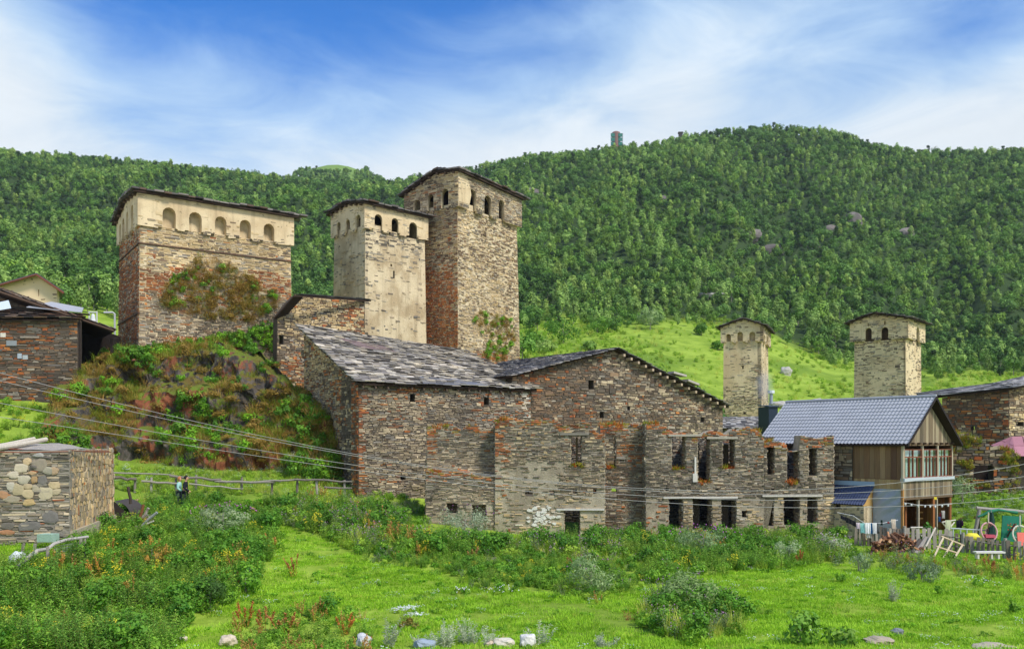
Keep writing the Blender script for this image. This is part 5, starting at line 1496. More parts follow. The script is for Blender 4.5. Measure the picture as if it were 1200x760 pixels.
# roof: stepped, waved metal sheets on both pitches, dark barge boards
ovg, dn = 0.42, np.append(dS, 0)
def rpt(a, b, up=0.0):      # a across the gable 0..1 (eave to ridge), b along the ridge in metres from the gable
    u = -0.30 + (um + 0.30) * a; v = ve + (vap + 0.30 - ve) * a
    return pt(WG, u, v + up, 0) + dn * b
def pitch(side):
    rows, wv = 13, int((lS + ovg + .4) / 0.20 * 4); bb = np.linspace(-ovg, lS + .4, wv + 1); Vs, Fc = [], []
    for r in range(rows):
        for e in (0, 1):
            a = (r + e) / rows; u = -0.30 + (um + 0.30) * a; v = ve + (vap + 0.30 - ve) * a + (0.05 if e == 0 else 0.012)
            if side: u = lG - u
            base = pt(WG, u, v, 0)
            w_ = 0.02 * np.cos(np.arange(wv + 1) * math.pi / 2)
            Vs.append(base[None] + dn[None] * bb[:, None] + np.array([0, 0, 1.0])[None] * w_[:, None])
    m_ = wv + 1
    for r in range(rows * 2 - 1):
        Fc += [(r * m_ + i, r * m_ + i + 1, (r + 1) * m_ + i + 1, (r + 1) * m_ + i) for i in range(wv)]
    return np.concatenate(Vs), Fc
rf = thing_part('roof', root)
for s in (0, 1):
    Vs, Fc = pitch(s); obj('metal_sheet', Vs, Fc, METAL, rf)
    c0, c1 = pt(WG, -0.3 if not s else lG + .3, ve - .03, 0), pt(WG, um, vap + .27, 0)
    mb = MB(); slab(mb, c0 - dn * (ovg - .02), c0 + dn * (lS + .38), c1 + dn * (lS + .38), c1 - dn * (ovg - .02), 0.05); mb.build('roof_board', WOOD_ROOF, rf)
    mb = MB(); a_, b_ = c0 - dn * (ovg + .02), c1 - dn * (ovg + .02); d_ = np.array([0, 0, .1])
    mb.add([a_ - d_, b_ - d_, b_ + d_ * .6, a_ + d_ * .6] + [q + dn * .04 for q in (a_ - d_, b_ - d_, b_ + d_ * .6, a_ + d_ * .6)], [(0, 1, 2, 3), (7, 6, 5, 4), (0, 4, 5, 1), (1, 5, 6, 2), (2, 6, 7, 3), (3, 7, 4, 0)], lin('2a2220')); mb.build('barge_board', WOOD_ATTR, rf)
mb = MB(); mb.tube([pt(WG, um, vap + .34, 0) - dn * ovg, pt(WG, um, vap + .34, 0) + dn * (lS + .4)], 0.08, 8); mb.build('ridge_cap', METAL, rf)
# chimney hut and its smoke behind the far end of the roof
# lean-to with the small blue roof
ua, ub = WS.uv(1023, 568)[0], WS.uv(977, 568)[0]; vt0 = WS.uv(1020, 569)[1]; ve0 = vt0 - 0.95; nn_ = 1.0
lt = thing_part('lean_to', root)
nr_, wv = 5, 64; Vs, Fc = [], []
for r in range(nr_):
    for e in (0, 1):
        a = (r + e) / nr_; uu = np.linspace(ua - .1, ub + .1, wv + 1)
        Vs.append(WS.at(uu, np.full(wv + 1, ve0 + (vt0 - ve0) * a + (.04 if e == 0 else .01)) + 0.02 * np.cos(np.arange(wv + 1) * math.pi / 2), np.full(wv + 1, nn_ * (1 - a))))
for r in range(nr_ * 2 - 1): Fc += [(r * (wv + 1) + i, r * (wv + 1) + i + 1, (r + 1) * (wv + 1) + i + 1, (r + 1) * (wv + 1) + i) for i in range(wv)]
obj('metal_sheet', np.concatenate(Vs), Fc, METAL2, lt)
mb = MB(); WS.box(mb, ua - .1, vt0, ub + .1, vt0 + .22, 0.0, 0.06, lin('9fb4c8')); mb.build('flashing', PAINT, lt)
mb = MB(); Vt = [pt(WS, ua + e, v, n__) for e in (0, .04) for v, n__ in ((vt0 - .05, 0.02), (ve0 - .02, 0.02), (ve0 - .02, nn_ - .05))]; mb.add(Vt, [(0, 1, 2), (5, 4, 3), (0, 3, 4, 1), (1, 4, 5, 2), (2, 5, 3, 0)], lin('c8a060')); mb.build('end_board', WOOD_ATTR, lt)
Wl = Wall(pt(WS, ua, 0, nn_ - .15)[:2], pt(WS, ub, 0, nn_ - .15)[:2], zb)
wallpiece(root, Wl, [(0, -0.3), (Wl.len, -0.3), (Wl.len, ve0 - .03), (0, ve0 - .03)], [Wl.rect(976, 591, 985, 596)], t=0.3, seed=415, mat=LIME_DIRTY, pal=(('grey', 4), ('tan', 3)), course=(0.06, 0.14), length=(0.1, 0.3), proud=(-0.02, 0.02), keep=lambda u, v: 0.75 + 0 * u, part=lt)
Wl2 = Wall(pt(WS, ua, 0, nn_ - .15)[:2], pt(WS, ua, 0, 0)[:2], zb)
mb = MB(); plate(mb, Wl2, [(0.02, -.3), (Wl2.len - .1, -.3), (Wl2.len - .1, ve0 - .03), (0.02, ve0 - .03)], (), 0, 0.2); mb.build('wall', LIME_DIRTY, lt)
# braces of the porch rail
mb = MB()
def bar(mb, W, x0, y0, x1, y1, n, w=0.035, col='d5cec0'):
    a, b = pt(W, *W.uv(x0, y0), n), pt(W, *W.uv(x1, y1), n)
    mb.tube([a, b], w, 5, lin(col))
bar(mb, WG, 1060, 617, 1080, 617, .3); bar(mb, WG, 1061, 618, 1068, 630, .3); bar(mb, WG, 1080, 618, 1070, 630, .3); mb.build('railing', WOOD_ATTR, root)
mb = MB()
bar(mb, WG, 1098, 611, 1114, 608.5, .25); bar(mb, WG, 1099, 612, 1110, 626, .25); bar(mb, WG, 1112, 611, 1098, 628, .28); mb.build('railing', WOOD_ATTR, root)

# --- the dark cabin with a smoking flue beyond the metal roof
d = 70
root = thing('cabin', (*xy(905, d), 3.0), 'small dark cabin with a white flue beside the slim tower', 'cabin')
mb = MB(); x0, x1 = (901 - 600) / F * d, (911.5 - 600) / F * d; zt = ZC + (HY - 471) / F * d
mb.aabb((x0, d, 3.0), (x1, d + 3, zt - .3), lin('2c3848')); mb.build('wall', PAINT, root)
mb = MB(); q = [np.array([x0 - .05, d - .1, zt - .28]), np.array([x1 + .05, d - .1, zt - .28]), np.array([x1 + .05, d + 3.1, zt - .1]), np.array([x0 - .05, d + 3.1, zt - .1])]; slab(mb, *q, 0.08, lin('4a5566')); mb.build('roof', PAINT, root)
x = (908 - 600) / F * d; mb = MB(); mb.tube([(x, d + 1, zt - .1), (x, d + 1, zt + .75)], 0.13, 10, lin('9aa2a8')); mb.tube([(x, d + 1, zt + .75), (x, d + 1, zt + .98)], 0.26, 10, lin('dfe4e6')); mb.build('flue', PAINT, root)
sm = bpy.data.materials.new('smoke'); sm.use_nodes = True
t = NT(sm.node_tree)
co = t.n('ShaderNodeTexCoord').outputs['Object']
r_ = t.vmath('LENGTH', t.vmath('MULTIPLY', co, (1 / 1.0, 1 / 0.9, 1 / 1.9)))
den = t.math('MULTIPLY', t.math('MULTIPLY', t.ramp(t.math('ADD', r_, t.math('MULTIPLY', t.noise(co, 1.6, 4), 0.7)), 1.3, 0.55), 1.0), 0.55)
vol = t.n('ShaderNodeVolumePrincipled', {'Color': (0.85, 0.92, 1.0, 1), 'Density': den})
t.t.links.new(vol.outputs[0], t.n('ShaderNodeOutputMaterial').inputs['Volume'])
import bmesh
bm = bmesh.new(); bmesh.ops.create_icosphere(bm, subdivisions=3, radius=1.0)
c = np.array([x - 0.5, d + 1, zt + 1.2]); Vs = np.array([v.co for v in bm.verts]) * [1.0, 0.9, 1.9] + c; Fs = [[v.index for v in f.verts] for f in bm.faces]; bm.free()
o = obj('smoke', Vs, Fs, sm, origin=c); tag(o, 'thin bluish smoke drifting from the cabin flue', 'smoke', kind='stuff')
# ---------------------------------------------------------------- houses at both sides
MB_ = MB
# --- dark slate hut on the left: rear mass with a long verge, open shed, front wall with a lean-to slate roof
d = 57.5; zb = 7.4
root = thing('stone_hut', (*xy(40, 59), zb), 'dark rust coloured slate hut with an open black shed side beside the broad tower', 'house', 'old slate roofed stone houses')
W = Wall(xy(-110, d), xy(91, d + 0.6), zb)
vt = W.uv(60, 377)[1]
wallpiece(root, W, [(0, 0), (W.len, 0), (W.len, vt + .15), (0, vt)], (), seed=501, t=0.6, single=120, min_px=10, pal=(('brown', 5), ('dark', 5), ('rust', 1.6), ('grey', 2)), course=(0.06, 0.15), length=(0.2, 0.7),
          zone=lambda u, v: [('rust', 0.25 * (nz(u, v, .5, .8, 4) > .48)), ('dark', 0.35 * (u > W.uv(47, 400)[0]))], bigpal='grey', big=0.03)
for (x0, y0, x1, y1, cl) in ((1, 390, 7, 395, 'd8cfc0'), (8, 399, 20, 405, '8f9294'), (21, 414, 26, 420, 'a8b0b8'), (24, 394, 46, 396, '9a8d7e'), (27, 416, 33, 421, 'b0b4b4')):
    (ua, vl), (ub, _), (_, v1), _ = W.rect(x0, y0, x1, y1); mb = MB(); W.box(mb, ua, vl, ub, v1, -0.1, 0.07, lin(cl)); mb.build('stone', STONE, root)
Wb = Wall(xy(-110, 61.5), xy(92, 62), zb)
pb = Wb.poly([(-110, 310), (0, 336), (60, 358), (92, 371)])
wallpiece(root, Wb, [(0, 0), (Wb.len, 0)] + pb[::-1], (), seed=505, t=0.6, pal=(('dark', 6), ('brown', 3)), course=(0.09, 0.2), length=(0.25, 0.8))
e0, e1 = pt(W, 0, vt, 0.3), pt(W, W.len + .1, vt + .15, 0.3); r0 = pt(Wb, 0, Wb.uv(0, 357)[1] + .1, .02); r1 = pt(Wb, Wb.len, Wb.uv(90, 369)[1], .02)
roofing(root, e0, e1, r1, r0, 507, single=60, min_px=9, w=(0.4, 0.9), row=0.4, cols=('6d5a50', '4e4642', '8a6c58', '5c5450', '9a8878', '463e3a'), tilt=0.12)
# long verge roof falling to the right over the shed
def on(px, py, dd): return P(px, py, dd)
v0, v1 = on(-110, 303, 61.0), on(134, 386, 59.8); bk = np.array([-3.5, 5.0, 0.0])
mb = MB(); slab(mb, v0, v1, v1 + bk, v0 + bk, 0.16); mb.build('roof_board', WOOD_ROOF, root)
C, K = slates(v0 + [0, 0, .02], v0 + bk + [0, 0, .02], v1 + bk + [0, 0, .02], v1 + [0, 0, .02], 509, w=(.4, .8), row=.4, cols=('6d5a50', '4e4642', '8a6c58', '5c5450', 'a39282'))
emit('slate', C, K, SLATE, root, 0, 99, 'slates', full=True)
mb = MB(); mb.tube([v0 - [0, 0.05, .1], v1 - [0, .05, .1]], 0.1, 6, lin('5a4636')); mb.build('verge_beam', WOOD_ATTR, root)
# shed: rear boards in the dark, one post, side wall
a, b = xy(91, 58.6), xy(133, 60.5)
Wq = Wall(xy(90, 63.5), xy(140, 63.5), zb); mb = MB(); plate(mb, Wq, [(0, 0), (Wq.len, 0), (Wq.len, 5.4), (0, 6.5)], (), 0, .2); mb.build('shed_wall', INNER_DARK, root)
Wq = Wall(xy(91, 58.2), xy(90, 63.5), zb); mb = MB(); plate(mb, Wq, [(0, 0), (Wq.len, 0), (Wq.len, 6.4), (0, 5.7)], (), 0, .2); mb.build('shed_wall', INNER_DARK, root)
Wq = Wall(xy(133, 60.4), xy(140, 63.5), zb); mb = MB(); plate(mb, Wq, [(0, 0), (Wq.len, 0), (Wq.len, 5.3), (0, 4.9)], (), 0, .2); mb.build('shed_wall', INNER_DARK, root)
mb = MB(); q = on(92, 372, 58.5); mb.tube([q, [q[0], q[1], zb - .5]], 0.13, 7, lin('6a5040')); mb.build('post', WOOD_ATTR, root)
# a pale sheet thrown on the lean-to roof
mb = MB(); q = [on(-4, 366, 58.2), on(13, 363, 58.4), on(10, 354, 59.6), on(-4, 357, 59.4)]; slab(mb, *[c + np.array([0, 0, .14]) for c in q], 0.03, lin('c9d4d6'))
o = mb.build('roof_sheet', PAINT); tag(o, 'pale crumpled metal sheet lying on the dark hut roof', 'metal sheet')
mb = MB(); q = [on(31, 354 + 7, 60), on(96, 364 + 3, 60), on(98, 362, 62), on(60, 355, 62)]; slab(mb, *[c + np.array([0, 0, .1]) for c in q], 0.05, lin('a7a9ad')); mb.build('slate', SLATE, root)

# --- cream gable house beyond the hut
d = 84
root = thing('cream_house', (*xy(20, 86), 13), 'small cream plastered gable house behind the dark slate hut', 'house')
W = Wall(xy(-60, d), xy(67, d), 13.0)
poly = [(0, 0), (W.len, 0)] + W.poly([(67, 338), (43, 322.5), (-60, 352)])
mb = MB(); plate(mb, W, poly, [W.rect(44.6, 339, 45.8, 347)], 0, 0.4); mb.build('wall', M('cream_plaster', lin('e3c9a2'), var=0.1, scale=0.8, rough=.95, bump=.15), root)
C, K = lay(W, poly, (), seed=521, keep=lambda u, v: 0.02 + .9 * ((u > W.len - .35) & (fbm(v * 2, u, 3) > .4)) + .5 * sst(nz(u, v, .5, .9, 8), .6, .66), proud=(-.03, .02), pal=(('tan', 4), ('brown', 3)), course=(.1, .2), length=(.3, .7))
emit('stone', C, K, STONE, root, 0, 99, 'stonework')
r = [P(75, 341, d - .6), P(43, 319.5, d - .6), P(-60, 349, d - .6)]
for i, (a, b) in enumerate(((r[0], r[1]), (r[2], r[1]))):
    mb = MB(); slab(mb, a, a + [-4.7, 8, 0], b + [-4.7, 8, 0.002 * i], b + [0, 0, .002 * i], 0.13); mb.build('roof', M('dark_sheet', lin('4a4c55'), var=.15, rough=.5, bump=.05), root)
    mb = MB(); mb.tube([a - [0, .04, .2], b - [0, .04, .2]], 0.1, 5, lin('7a4a34')); mb.build('barge_board', WOOD_ATTR, root)

# --- street lamp and the little white frame behind the shed
q = P(134.5, 386, 64); h = P(134.5, 366, 64)[2]
root = thing('street_lamp', (q[0], q[1], q[2] - 1.2), 'slim grey street lamp between the dark shed and the broad tower', 'street lamp')
mb = MB(); mb.tube([(q[0], q[1], q[2] - 1.2), (q[0], q[1], h - .1), (q[0] - .15, q[1], h), (q[0] - .35, q[1], h + .02)], 0.07, 8, lin('b8bcbc')); mb.build('pole', PAINT, root)
mb = MB(); mb.box((q[0] - .5, q[1], h + .01), (.25, 0, 0), (0, .1, 0), (0, 0, .05), lin('d5d8d6')); mb.build('lamp_head', PAINT, root)
q = P(109, 374.5, 63)
o_ = thing('bell_stand', (q[0], q[1], q[2] - .4), 'small white metal frame with a bell shaped thing standing beyond the shed roof', 'frame')
mb = MB(); s_ = 63 / F
for x in (-4.5, 4.5): mb.tube([(q[0] + x * s_, q[1], q[2] - .4), (q[0] + x * s_, q[1], q[2] + 10 * s_)], .05, 5, lin('cfd2cc'))
mb.tube([(q[0] - 4.5 * s_, q[1], q[2] + 9 * s_), (q[0] + 4.5 * s_, q[1], q[2] + 8.5 * s_)], .05, 5, lin('cfd2cc')); mb.build('frame', PAINT, o_)
mb = MB(); mb.tube([(q[0], q[1], q[2] + 7 * s_), (q[0], q[1], q[2] + 5 * s_), (q[0], q[1], q[2] + 1 * s_), (q[0], q[1], q[2] - .1)], [.06, .12, .17, .22], 10, lin('d6dcd8')); mb.build('bell', PAINT, o_)

# --- the near stone platform at the left edge
A = xy(82, 31); dA = np.array([-0.973, -0.23]); dB = np.array([-0.23, 0.973]); zb = 1.5; ztop = 4.97
root = thing('stone_platform', (*(A + dA * 2 + dB * 3), zb), 'squat stone walled platform with big cream cobbles set in its thin slate courses', 'wall')
plat = root
lA = hit(A, dA, -75); lB = hit(A, dB, 133.5)
W = Wall(A, A + dA * lA, zb)
h = ztop - zb
BIG = [(32, 541, 9, 9, 'd8b98c'), (26, 547.5, 20, 10, 'd9cbb0'), (46, 544, 17, 15, '8f8576'), (16, 556, 14, 10, 'd4c8b2'), (28, 561.5, 17, 10, 'c6bda6'), (40, 561.5, 8, 9, 'b88c54'), (50.5, 562.5, 12, 13, '5c5e64'), (13, 569.5, 10, 10, 'cfc8b6'),
       (21.5, 573, 15, 15, 'c2b088'), (33, 569.5, 10, 7, 'cdb58c'), (33, 578.5, 16, 12, 'd2bc90'), (54, 577, 18, 15, 'cdbf9c'), (63.5, 568, 14, 9, 'd0b88a'), (66, 576, 12, 8, 'bfae8a'), (4, 579.5, 13, 10, 'c08458'), (15, 584.5, 22, 8, 'a59a84'), (34, 588, 15, 7, 'c9a86a'),
       (60, 605.5, 19, 18, '50555e'), (9, 616, 16, 8, '3e424a'), (33, 616, 29, 11, '4c525c'), (8, 623, 20, 5, 'b06a3a'), (42, 572, 9, 10, 'b4a88e'), (58, 551, 14, 10, 'aaa592'), (64, 551.5, 10, 9, 'c9a680'), (38, 554, 10, 4, 'c09a6c'), (45, 533, 12, 5, 'a7a9a6'), (-10, 560, 16, 12, 'cbb58e'), (-14, 585, 20, 12, '6b6e74'), (-22, 604, 20, 14, 'bda27a')]
hb = []
for (cx, cy, w, hh, cl) in BIG: hb.append(W.rect(cx - w / 2 - .8, cy - hh / 2 - .6, cx + w / 2 + .8, cy + hh / 2 + .6))
wallpiece(root, W, [(0, 0), (lA, 0), (lA, h), (0, h)], (), t=0.6, seed=541, mat=M('grey_mortar', lin('8f887a'), var=.25, scale=3, bump=.4, bscale=18), single=150, min_px=10,
          pal=(('grey', 6), ('tan', 4), ('dark', 1), ('rust', .3)), course=(0.045, 0.11), length=(0.16, 0.6), proud=(0.0, 0.05), big=0.03)
g = np.random.default_rng(9)
for (cx, cy, w, hh, cl), q in zip(BIG, hb):
    uc, vc = W.uv(cx, cy); ru = abs(q[1][0] - q[0][0]) / 2; rv = abs(q[2][1] - q[1][1]) / 2
    n = 9; ang = np.linspace(0, 2 * math.pi, n, endpoint=False) + g.uniform(0, 6)
    r = g.uniform(0.72, 1.12, n); pw = 0.8
    U0 = uc + ru * np.sign(np.cos(ang)) * np.abs(np.cos(ang)) ** pw * r; V0 = vc + rv * np.sign(np.sin(ang)) * np.abs(np.sin(ang)) ** pw * r
    Vs = np.concatenate([W.at(U0, V0, np.full(n, -.03)), W.at(uc + (U0 - uc) * .93, vc + (V0 - vc) * .93, np.full(n, .045)), W.at(uc + (U0 - uc) * .6, vc + (V0 - vc) * .6, np.full(n, .055)), W.at(np.array([uc]), np.array([vc]), np.array([.056]))])
    Fc = [(k * n + i, k * n + (i + 1) % n, (k + 1) * n + (i + 1) % n, (k + 1) * n + i) for k in range(2) for i in range(n)] + [(2 * n + i, 2 * n + (i + 1) % n, 3 * n) for i in range(n)]
    obj('cobble', Vs, Fc, STONE, root, cmix(lin(cl), lin('a89a82'), .35))
W = Wall(A, A + dB * lB, zb)
mb = MB(); plate(mb, W, [(0.01, 0), (lB, 0), (lB, h - .01), (0.01, h - .01)], (), -0.01, .6); mb.build('wall', M('tan_mortar', lin('a89674'), var=.25, scale=3, bump=.4, bscale=18), root)
C, K = lay(W, [(0, 0.75), (lB, 0.5), (lB, h), (0, h)], (), seed=545, course=(0.10, 0.30), length=(0.045, 0.12), proud=(-.03, .03), pal=(('cream', 5), ('tan', 6), ('grey', 2), ('rust', .4)), gap=.012)
emit('stone', C, K, STONE, root, 60, 10, 'stonework')
mb = MB(); W.box(mb, 0.02, -.6, lB, 0.72, -.05, 0.10, lin('b3a68c')); mb.build('concrete_footing', STONE, root)
q = [np.append(A + n_, ztop) for n_ in (np.zeros(2), dA * lA, dA * lA + dB * lB, dB * lB)]; mb = MB(); slab(mb, *[c + [0, 0, .05] for c in q], 0.12, lin('9a9284')); mb.build('coping', STONE, root)
# gravel heap on top
n_, m_ = 24, 16; uu, vv = np.meshgrid(np.linspace(0.15, 1, n_), np.linspace(0.05, .9, m_)); XY_ = A[None] + uu.ravel()[:, None] * dA[None] * lA + vv.ravel()[:, None] * dB[None] * lB
zz = ztop + .04 + 0.24 * np.clip(np.minimum((uu - .12) * 6, 1), 0, 1).ravel() * np.sin(np.pi * np.clip(vv.ravel() * 1.05, 0, 1)) * (0.75 + .6 * fbm(uu.ravel() * 9, vv.ravel() * 9, 3))
aa = (np.arange(m_ - 1)[:, None] * n_ + np.arange(n_ - 1)[None]).ravel()
o = obj('gravel', np.column_stack([XY_, zz]), np.stack([aa, aa + 1, aa + n_ + 1, aa + n_], 1), M('gravel', lin('b3aa9c'), var=.4, scale=9, bump=.6, bscale=20)); tag(o, 'grey gravel heap on top of the stone platform', 'gravel', kind='stuff')
for i, (a, b, r, nm) in enumerate((((-30, 527, 29.5), (40, 513.5, 32.5), .07, 'upper thinner'), ((-30, 529, 29), (54, 514.5, 33), .09, 'lower thicker'))):
    p0, p1 = P(*a), P(*b); mb = MB(); mb.tube([p0, (p0 + p1) / 2 + [0, 0, -.02], p1], [r * 1.1, r, r * .9], 9, lin('cdc2ae')); o = mb.build('pole', WOOD_ATTR); tag(o, '%s pale peeled pole lying on the stone platform' % nm, 'pole', 'peeled poles on the platform')
for i, (a, b, nm) in enumerate((((-20, 524.5, 30), (128, 528, 34), 'rear'), ((-20, 529, 29), (80, 528.6, 30.6), 'front'), ((85, 527.5, 31), (130, 529.5, 36.5), 'short'))):
    mb = MB(); mb.tube([P(*a), (P(*a) + P(*b)) / 2 + [0, 0, -.03], P(*b)], .018, 5, lin('8a5038')); o = mb.build('steel_rod', PAINT); tag(o, '%s rusty steel rod along the top edge of the stone platform' % nm, 'rod', 'rusty rods on the platform')
q = P(56.5, 629.5, 30.2); mb = MB(); mb.box(q, (.26, -.03, 0), (.03, .2, 0), (0, 0, .13), lin('9db8a4')); o = mb.build('block', STONE); tag(o, 'pale green block at the foot of the stone platform', 'block')

# --- right: stone house, overgrown ruin, pink roofed house
d = 61; zb = 3.0
root = thing('stone_house', (*xy(1170, 64), zb), 'tan and rust stone house with a slate roof above the overgrown wall', 'house', 'old slate roofed stone houses')
A = xy(1182, 60); B = xy(1104, 63)
W = Wall(A, B, zb)
pl = [(0, 0), (W.len, 0), W.uv(1104, 466), W.uv(1182, 456)]
wallpiece(root, W, pl, [W.rect(1138, 499, 1142, 504)], t=.6, seed=561, single=160, min_px=8, pal=(('tan', 4), ('brown', 5), ('rust', 3), ('cream', 2)), course=(.08, .2), length=(.18, .55), proud=(0, .06), zone=lambda u, v: [('rust', .4 * ((nz(u, v, .4, .5, 3) > .5) | (u < 1))), ('brown', .5 * (v > pl[2][1] - .8))])
B2 = xy(1262, 63)
W2 = Wall(A, B2, zb); p2 = [(0.01, 0), (W2.len, 0), W2.uv(1262, 440), W2.uv(1200, 450), W2.uv(1182, 456)]
wallpiece(root, W2, p2, [W2.rect(1192, 493, 1199, 500)], t=.6, seed=565, single=30, min_px=8, pal=(('tan', 6), ('brown', 3), ('cream', 3)), course=(.08, .2), length=(.18, .55), proud=(0, .06))
e0, e1 = pt(W, W.len + .5, pl[2][1] + .05, .4), pt(W, -.4, pl[3][1] + .05, .4)
e2 = pt(W2, W2.len, p2[2][1] + .05, .4)
roofing(root, e0, e1, e1 + [.6, 3.4, .55], e0 + [0.4, 3.4, .45], 567, single=60, min_px=8, w=(.4, .8), row=.4, cols=('9a9794', '7a7876', 'b5b0aa', '63625f', '8a8784'))
roofing(root, e1 + [0, 0, .01], e2, e2 + [0, 3.4, .6], e1 + [.6, 3.4, .56], 568, w=(.4, .8), row=.4, cols=('9a9794', '7a7876', 'b5b0aa', '63625f'))
# overgrown wall
d = 54; zb = 1.6
root = thing('ruined_wall', (*xy(1150, d), zb), 'mossy overgrown ruined wall with a dark low opening beside the wooden house', 'wall')
W = Wall(xy(1105, 54), xy(1191, 53), zb)
tp = wobble(W.poly([(1105, 508), (1120, 508), (1135, 511), (1155, 518), (1175, 525), (1191, 531)]), 5, .4, .12)
wh = W.rect(1141, 545, 1164, 562)
wallpiece(root, W, [(0, 0), (W.len, 0)] + tp[::-1], [wh], t=1.2, seed=571, pal=(('tan', 4), ('brown', 4), ('grey', 4), ('dark', 2)), course=(.09, .22), length=(.2, .6), proud=(0, .08), single=40, zone=lambda u, v: [('moss', .15 + 0 * u)])
Wq = Wall(xy(1138, 55.4), xy(1168, 55.4), zb); mb = MB(); plate(mb, Wq, [(0, 0), (Wq.len, 0), (Wq.len, 2.6), (0, 2.6)], (), 0, .2); mb.build('wall', INNER_DARK, root)
g = np.random.default_rng(55); us = np.array([q[0] for q in tp]); vs = np.array([q[1] for q in tp])
uu = g.uniform(0, W.len, 420); vv = np.interp(uu, us, vs) * (1 - 0.75 * g.uniform(0, 1, 420) ** 2.0); nn0 = np.where(vv > np.interp(uu, us, vs) - .15, g.uniform(-1, .05, 420), .06)
k = (fbm(uu * .7, vv * .7, 6) > .42) & ~((uu > wh[0][0] - .1) & (uu < wh[1][0] + .1) & (vv < wh[2][1]) & (vv > wh[0][1] - .2)); uu, vv, nn0 = uu[k], vv[k], nn0[k]
n = len(uu); scatter('wall_moss', W.at(uu, vv, nn0), np.stack([g.normal(.3, .3, n), g.normal(0, .2, n), g.uniform(0, 6.28, n)], 1), g.uniform(.6, 1.4, n), g.choice([0, 2, 2, 4, 4, 3], n), MOSS_KINDS, 'moss and grass over the ruined wall beside the wooden house', 'moss')
# pink roof
root = thing('pink_roofed_house', (*xy(1215, 56), 1.8), 'low dark stone house with a faded pink metal hip roof at the photo edge', 'house')
PINK = M('pink_roof_metal', lin('b07a82'), var=.15, scale=1.2, rough=.55, bump=.04)
T, Ff, R1, R2, Ed = P(1161, 521.5, 57.5), P(1190, 534, 53), P(1186, 511.5, 57.2), P(1262, 509, 57.2), P(1275, 535, 53)
rf = thing_part('roof', root)
mb = MB()
def panelrow(mb, e0, e1, r1, r0, n, t=.05):
    for i in range(n):
        a, b = i / n, (i + 1) / n - .012
        for j in range(2):
            c, e = j / 2, (j + 1) / 2 - .015
            f = lambda s, q: (e0 * (1 - s) + e1 * s) * (1 - q) + (r0 * (1 - s) + r1 * s) * q
            m2 = MB(); slab(m2, *[f(s, q) + [0, 0, .02 + .015 * ((i + j) % 2)] for s, q in ((a, c), (b, c), (b, e), (a, e))], t, np.array(lin('b27a80')) * g.uniform(.85, 1.12)); m2.build('roof_panel', PAINT, rf)
panelrow(mb, T, Ff, R1, R1 + [.01, 0, 0], 3); panelrow(mb, Ff, Ed, R2, R1, 6)
mb = MB(); slab(mb, T, Ff, R1, R1 + [.01, 0, 0], .06); slab(mb, Ff, Ed, R2, R1, .06); mb.build('roof_board', WOOD_ROOF, rf)
W = Wall(xy(1191, 53.6), xy(1275, 53.6), 1.6); v = W.uv(1200, 534)[1]
wallpiece(root, W, [(0, 0), (W.len, 0), (W.len, v), (0, v)], (), t=.5, seed=581, pal=(('dark', 5), ('brown', 4), ('tan', 1)), course=(.1, .22), length=(.25, .7))
W = Wall(xy(1191, 53.6), xy(1168, 57.4), 1.6)
wallpiece(root, W, [(0.02, 0), (W.len, 0), (W.len, v + .6), (0.02, v)], (), t=.4, seed=583, n0=-.03, pal=(('dark', 5), ('brown', 4), ('tan', 1)), course=(.1, .22), length=(.25, .7))

# --- hilltop: the netted tower and a dark stump of a chapel
d = 590; q = P(722, 176, d); s_ = d / F
root = thing('scaffolded_tower', (q[0], q[1], q[2] - 4), 'distant round topped tower wrapped in green scaffold netting on the wooded ridge', 'tower')
mb = MB(); zt = P(722, 154.5, d)[2]
mb.tube([(q[0], q[1], q[2] - 4), (q[0], q[1], zt - 1.2), (q[0], q[1], zt - .5), (q[0], q[1], zt)], [5.4 * s_, 5 * s_, 4.6 * s_, 3 * s_], 12, lin('8a6a60')); mb.build('tower_body', STONE, root)
for i, (x0, x1) in enumerate(((-6.5, -2), (2, 6.8))):
    for j in range(3):
        mb = MB(); z0_, z1_ = zt - (7.4 + j * 5.0) * s_, zt - (3.4 + j * 5.0) * s_
        mb.box((q[0] + (x0 + x1) / 2 * s_, q[1] - 4.4 * s_, (z0_ + z1_) / 2), ((x1 - x0) / 2 * s_, 0, 0), (0, .3, 0), (0, 0, (z1_ - z0_) / 2), lin('3f7a6c')); mb.build('netting', PAINT, root)
for x in (-6.6, -2, 2, 7.2):
    mb = MB(); mb.tube([(q[0] + x * s_, q[1] - 4.8 * s_, q[2] - 4), (q[0] + x * s_, q[1] - 4.8 * s_, zt - 3.2 * s_)], .12, 4, lin('57504c')); mb.build('scaffold_pole', PAINT, root)
q = P(797.5, 160, 596); mb = MB(); mb.aabb(q - [1.2, 1, 6], q + [1.2, 1, 2.0], lin('4a4444')); mb.aabb(q + [-1.6, -1.3, 2.0], q + [1.6, 1.3, 2.8], lin('3a3434')); o = mb.build('ridge_cairn', STONE); tag(o, 'tiny dark cairn on the forest skyline beyond the netted tower', 'cairn')

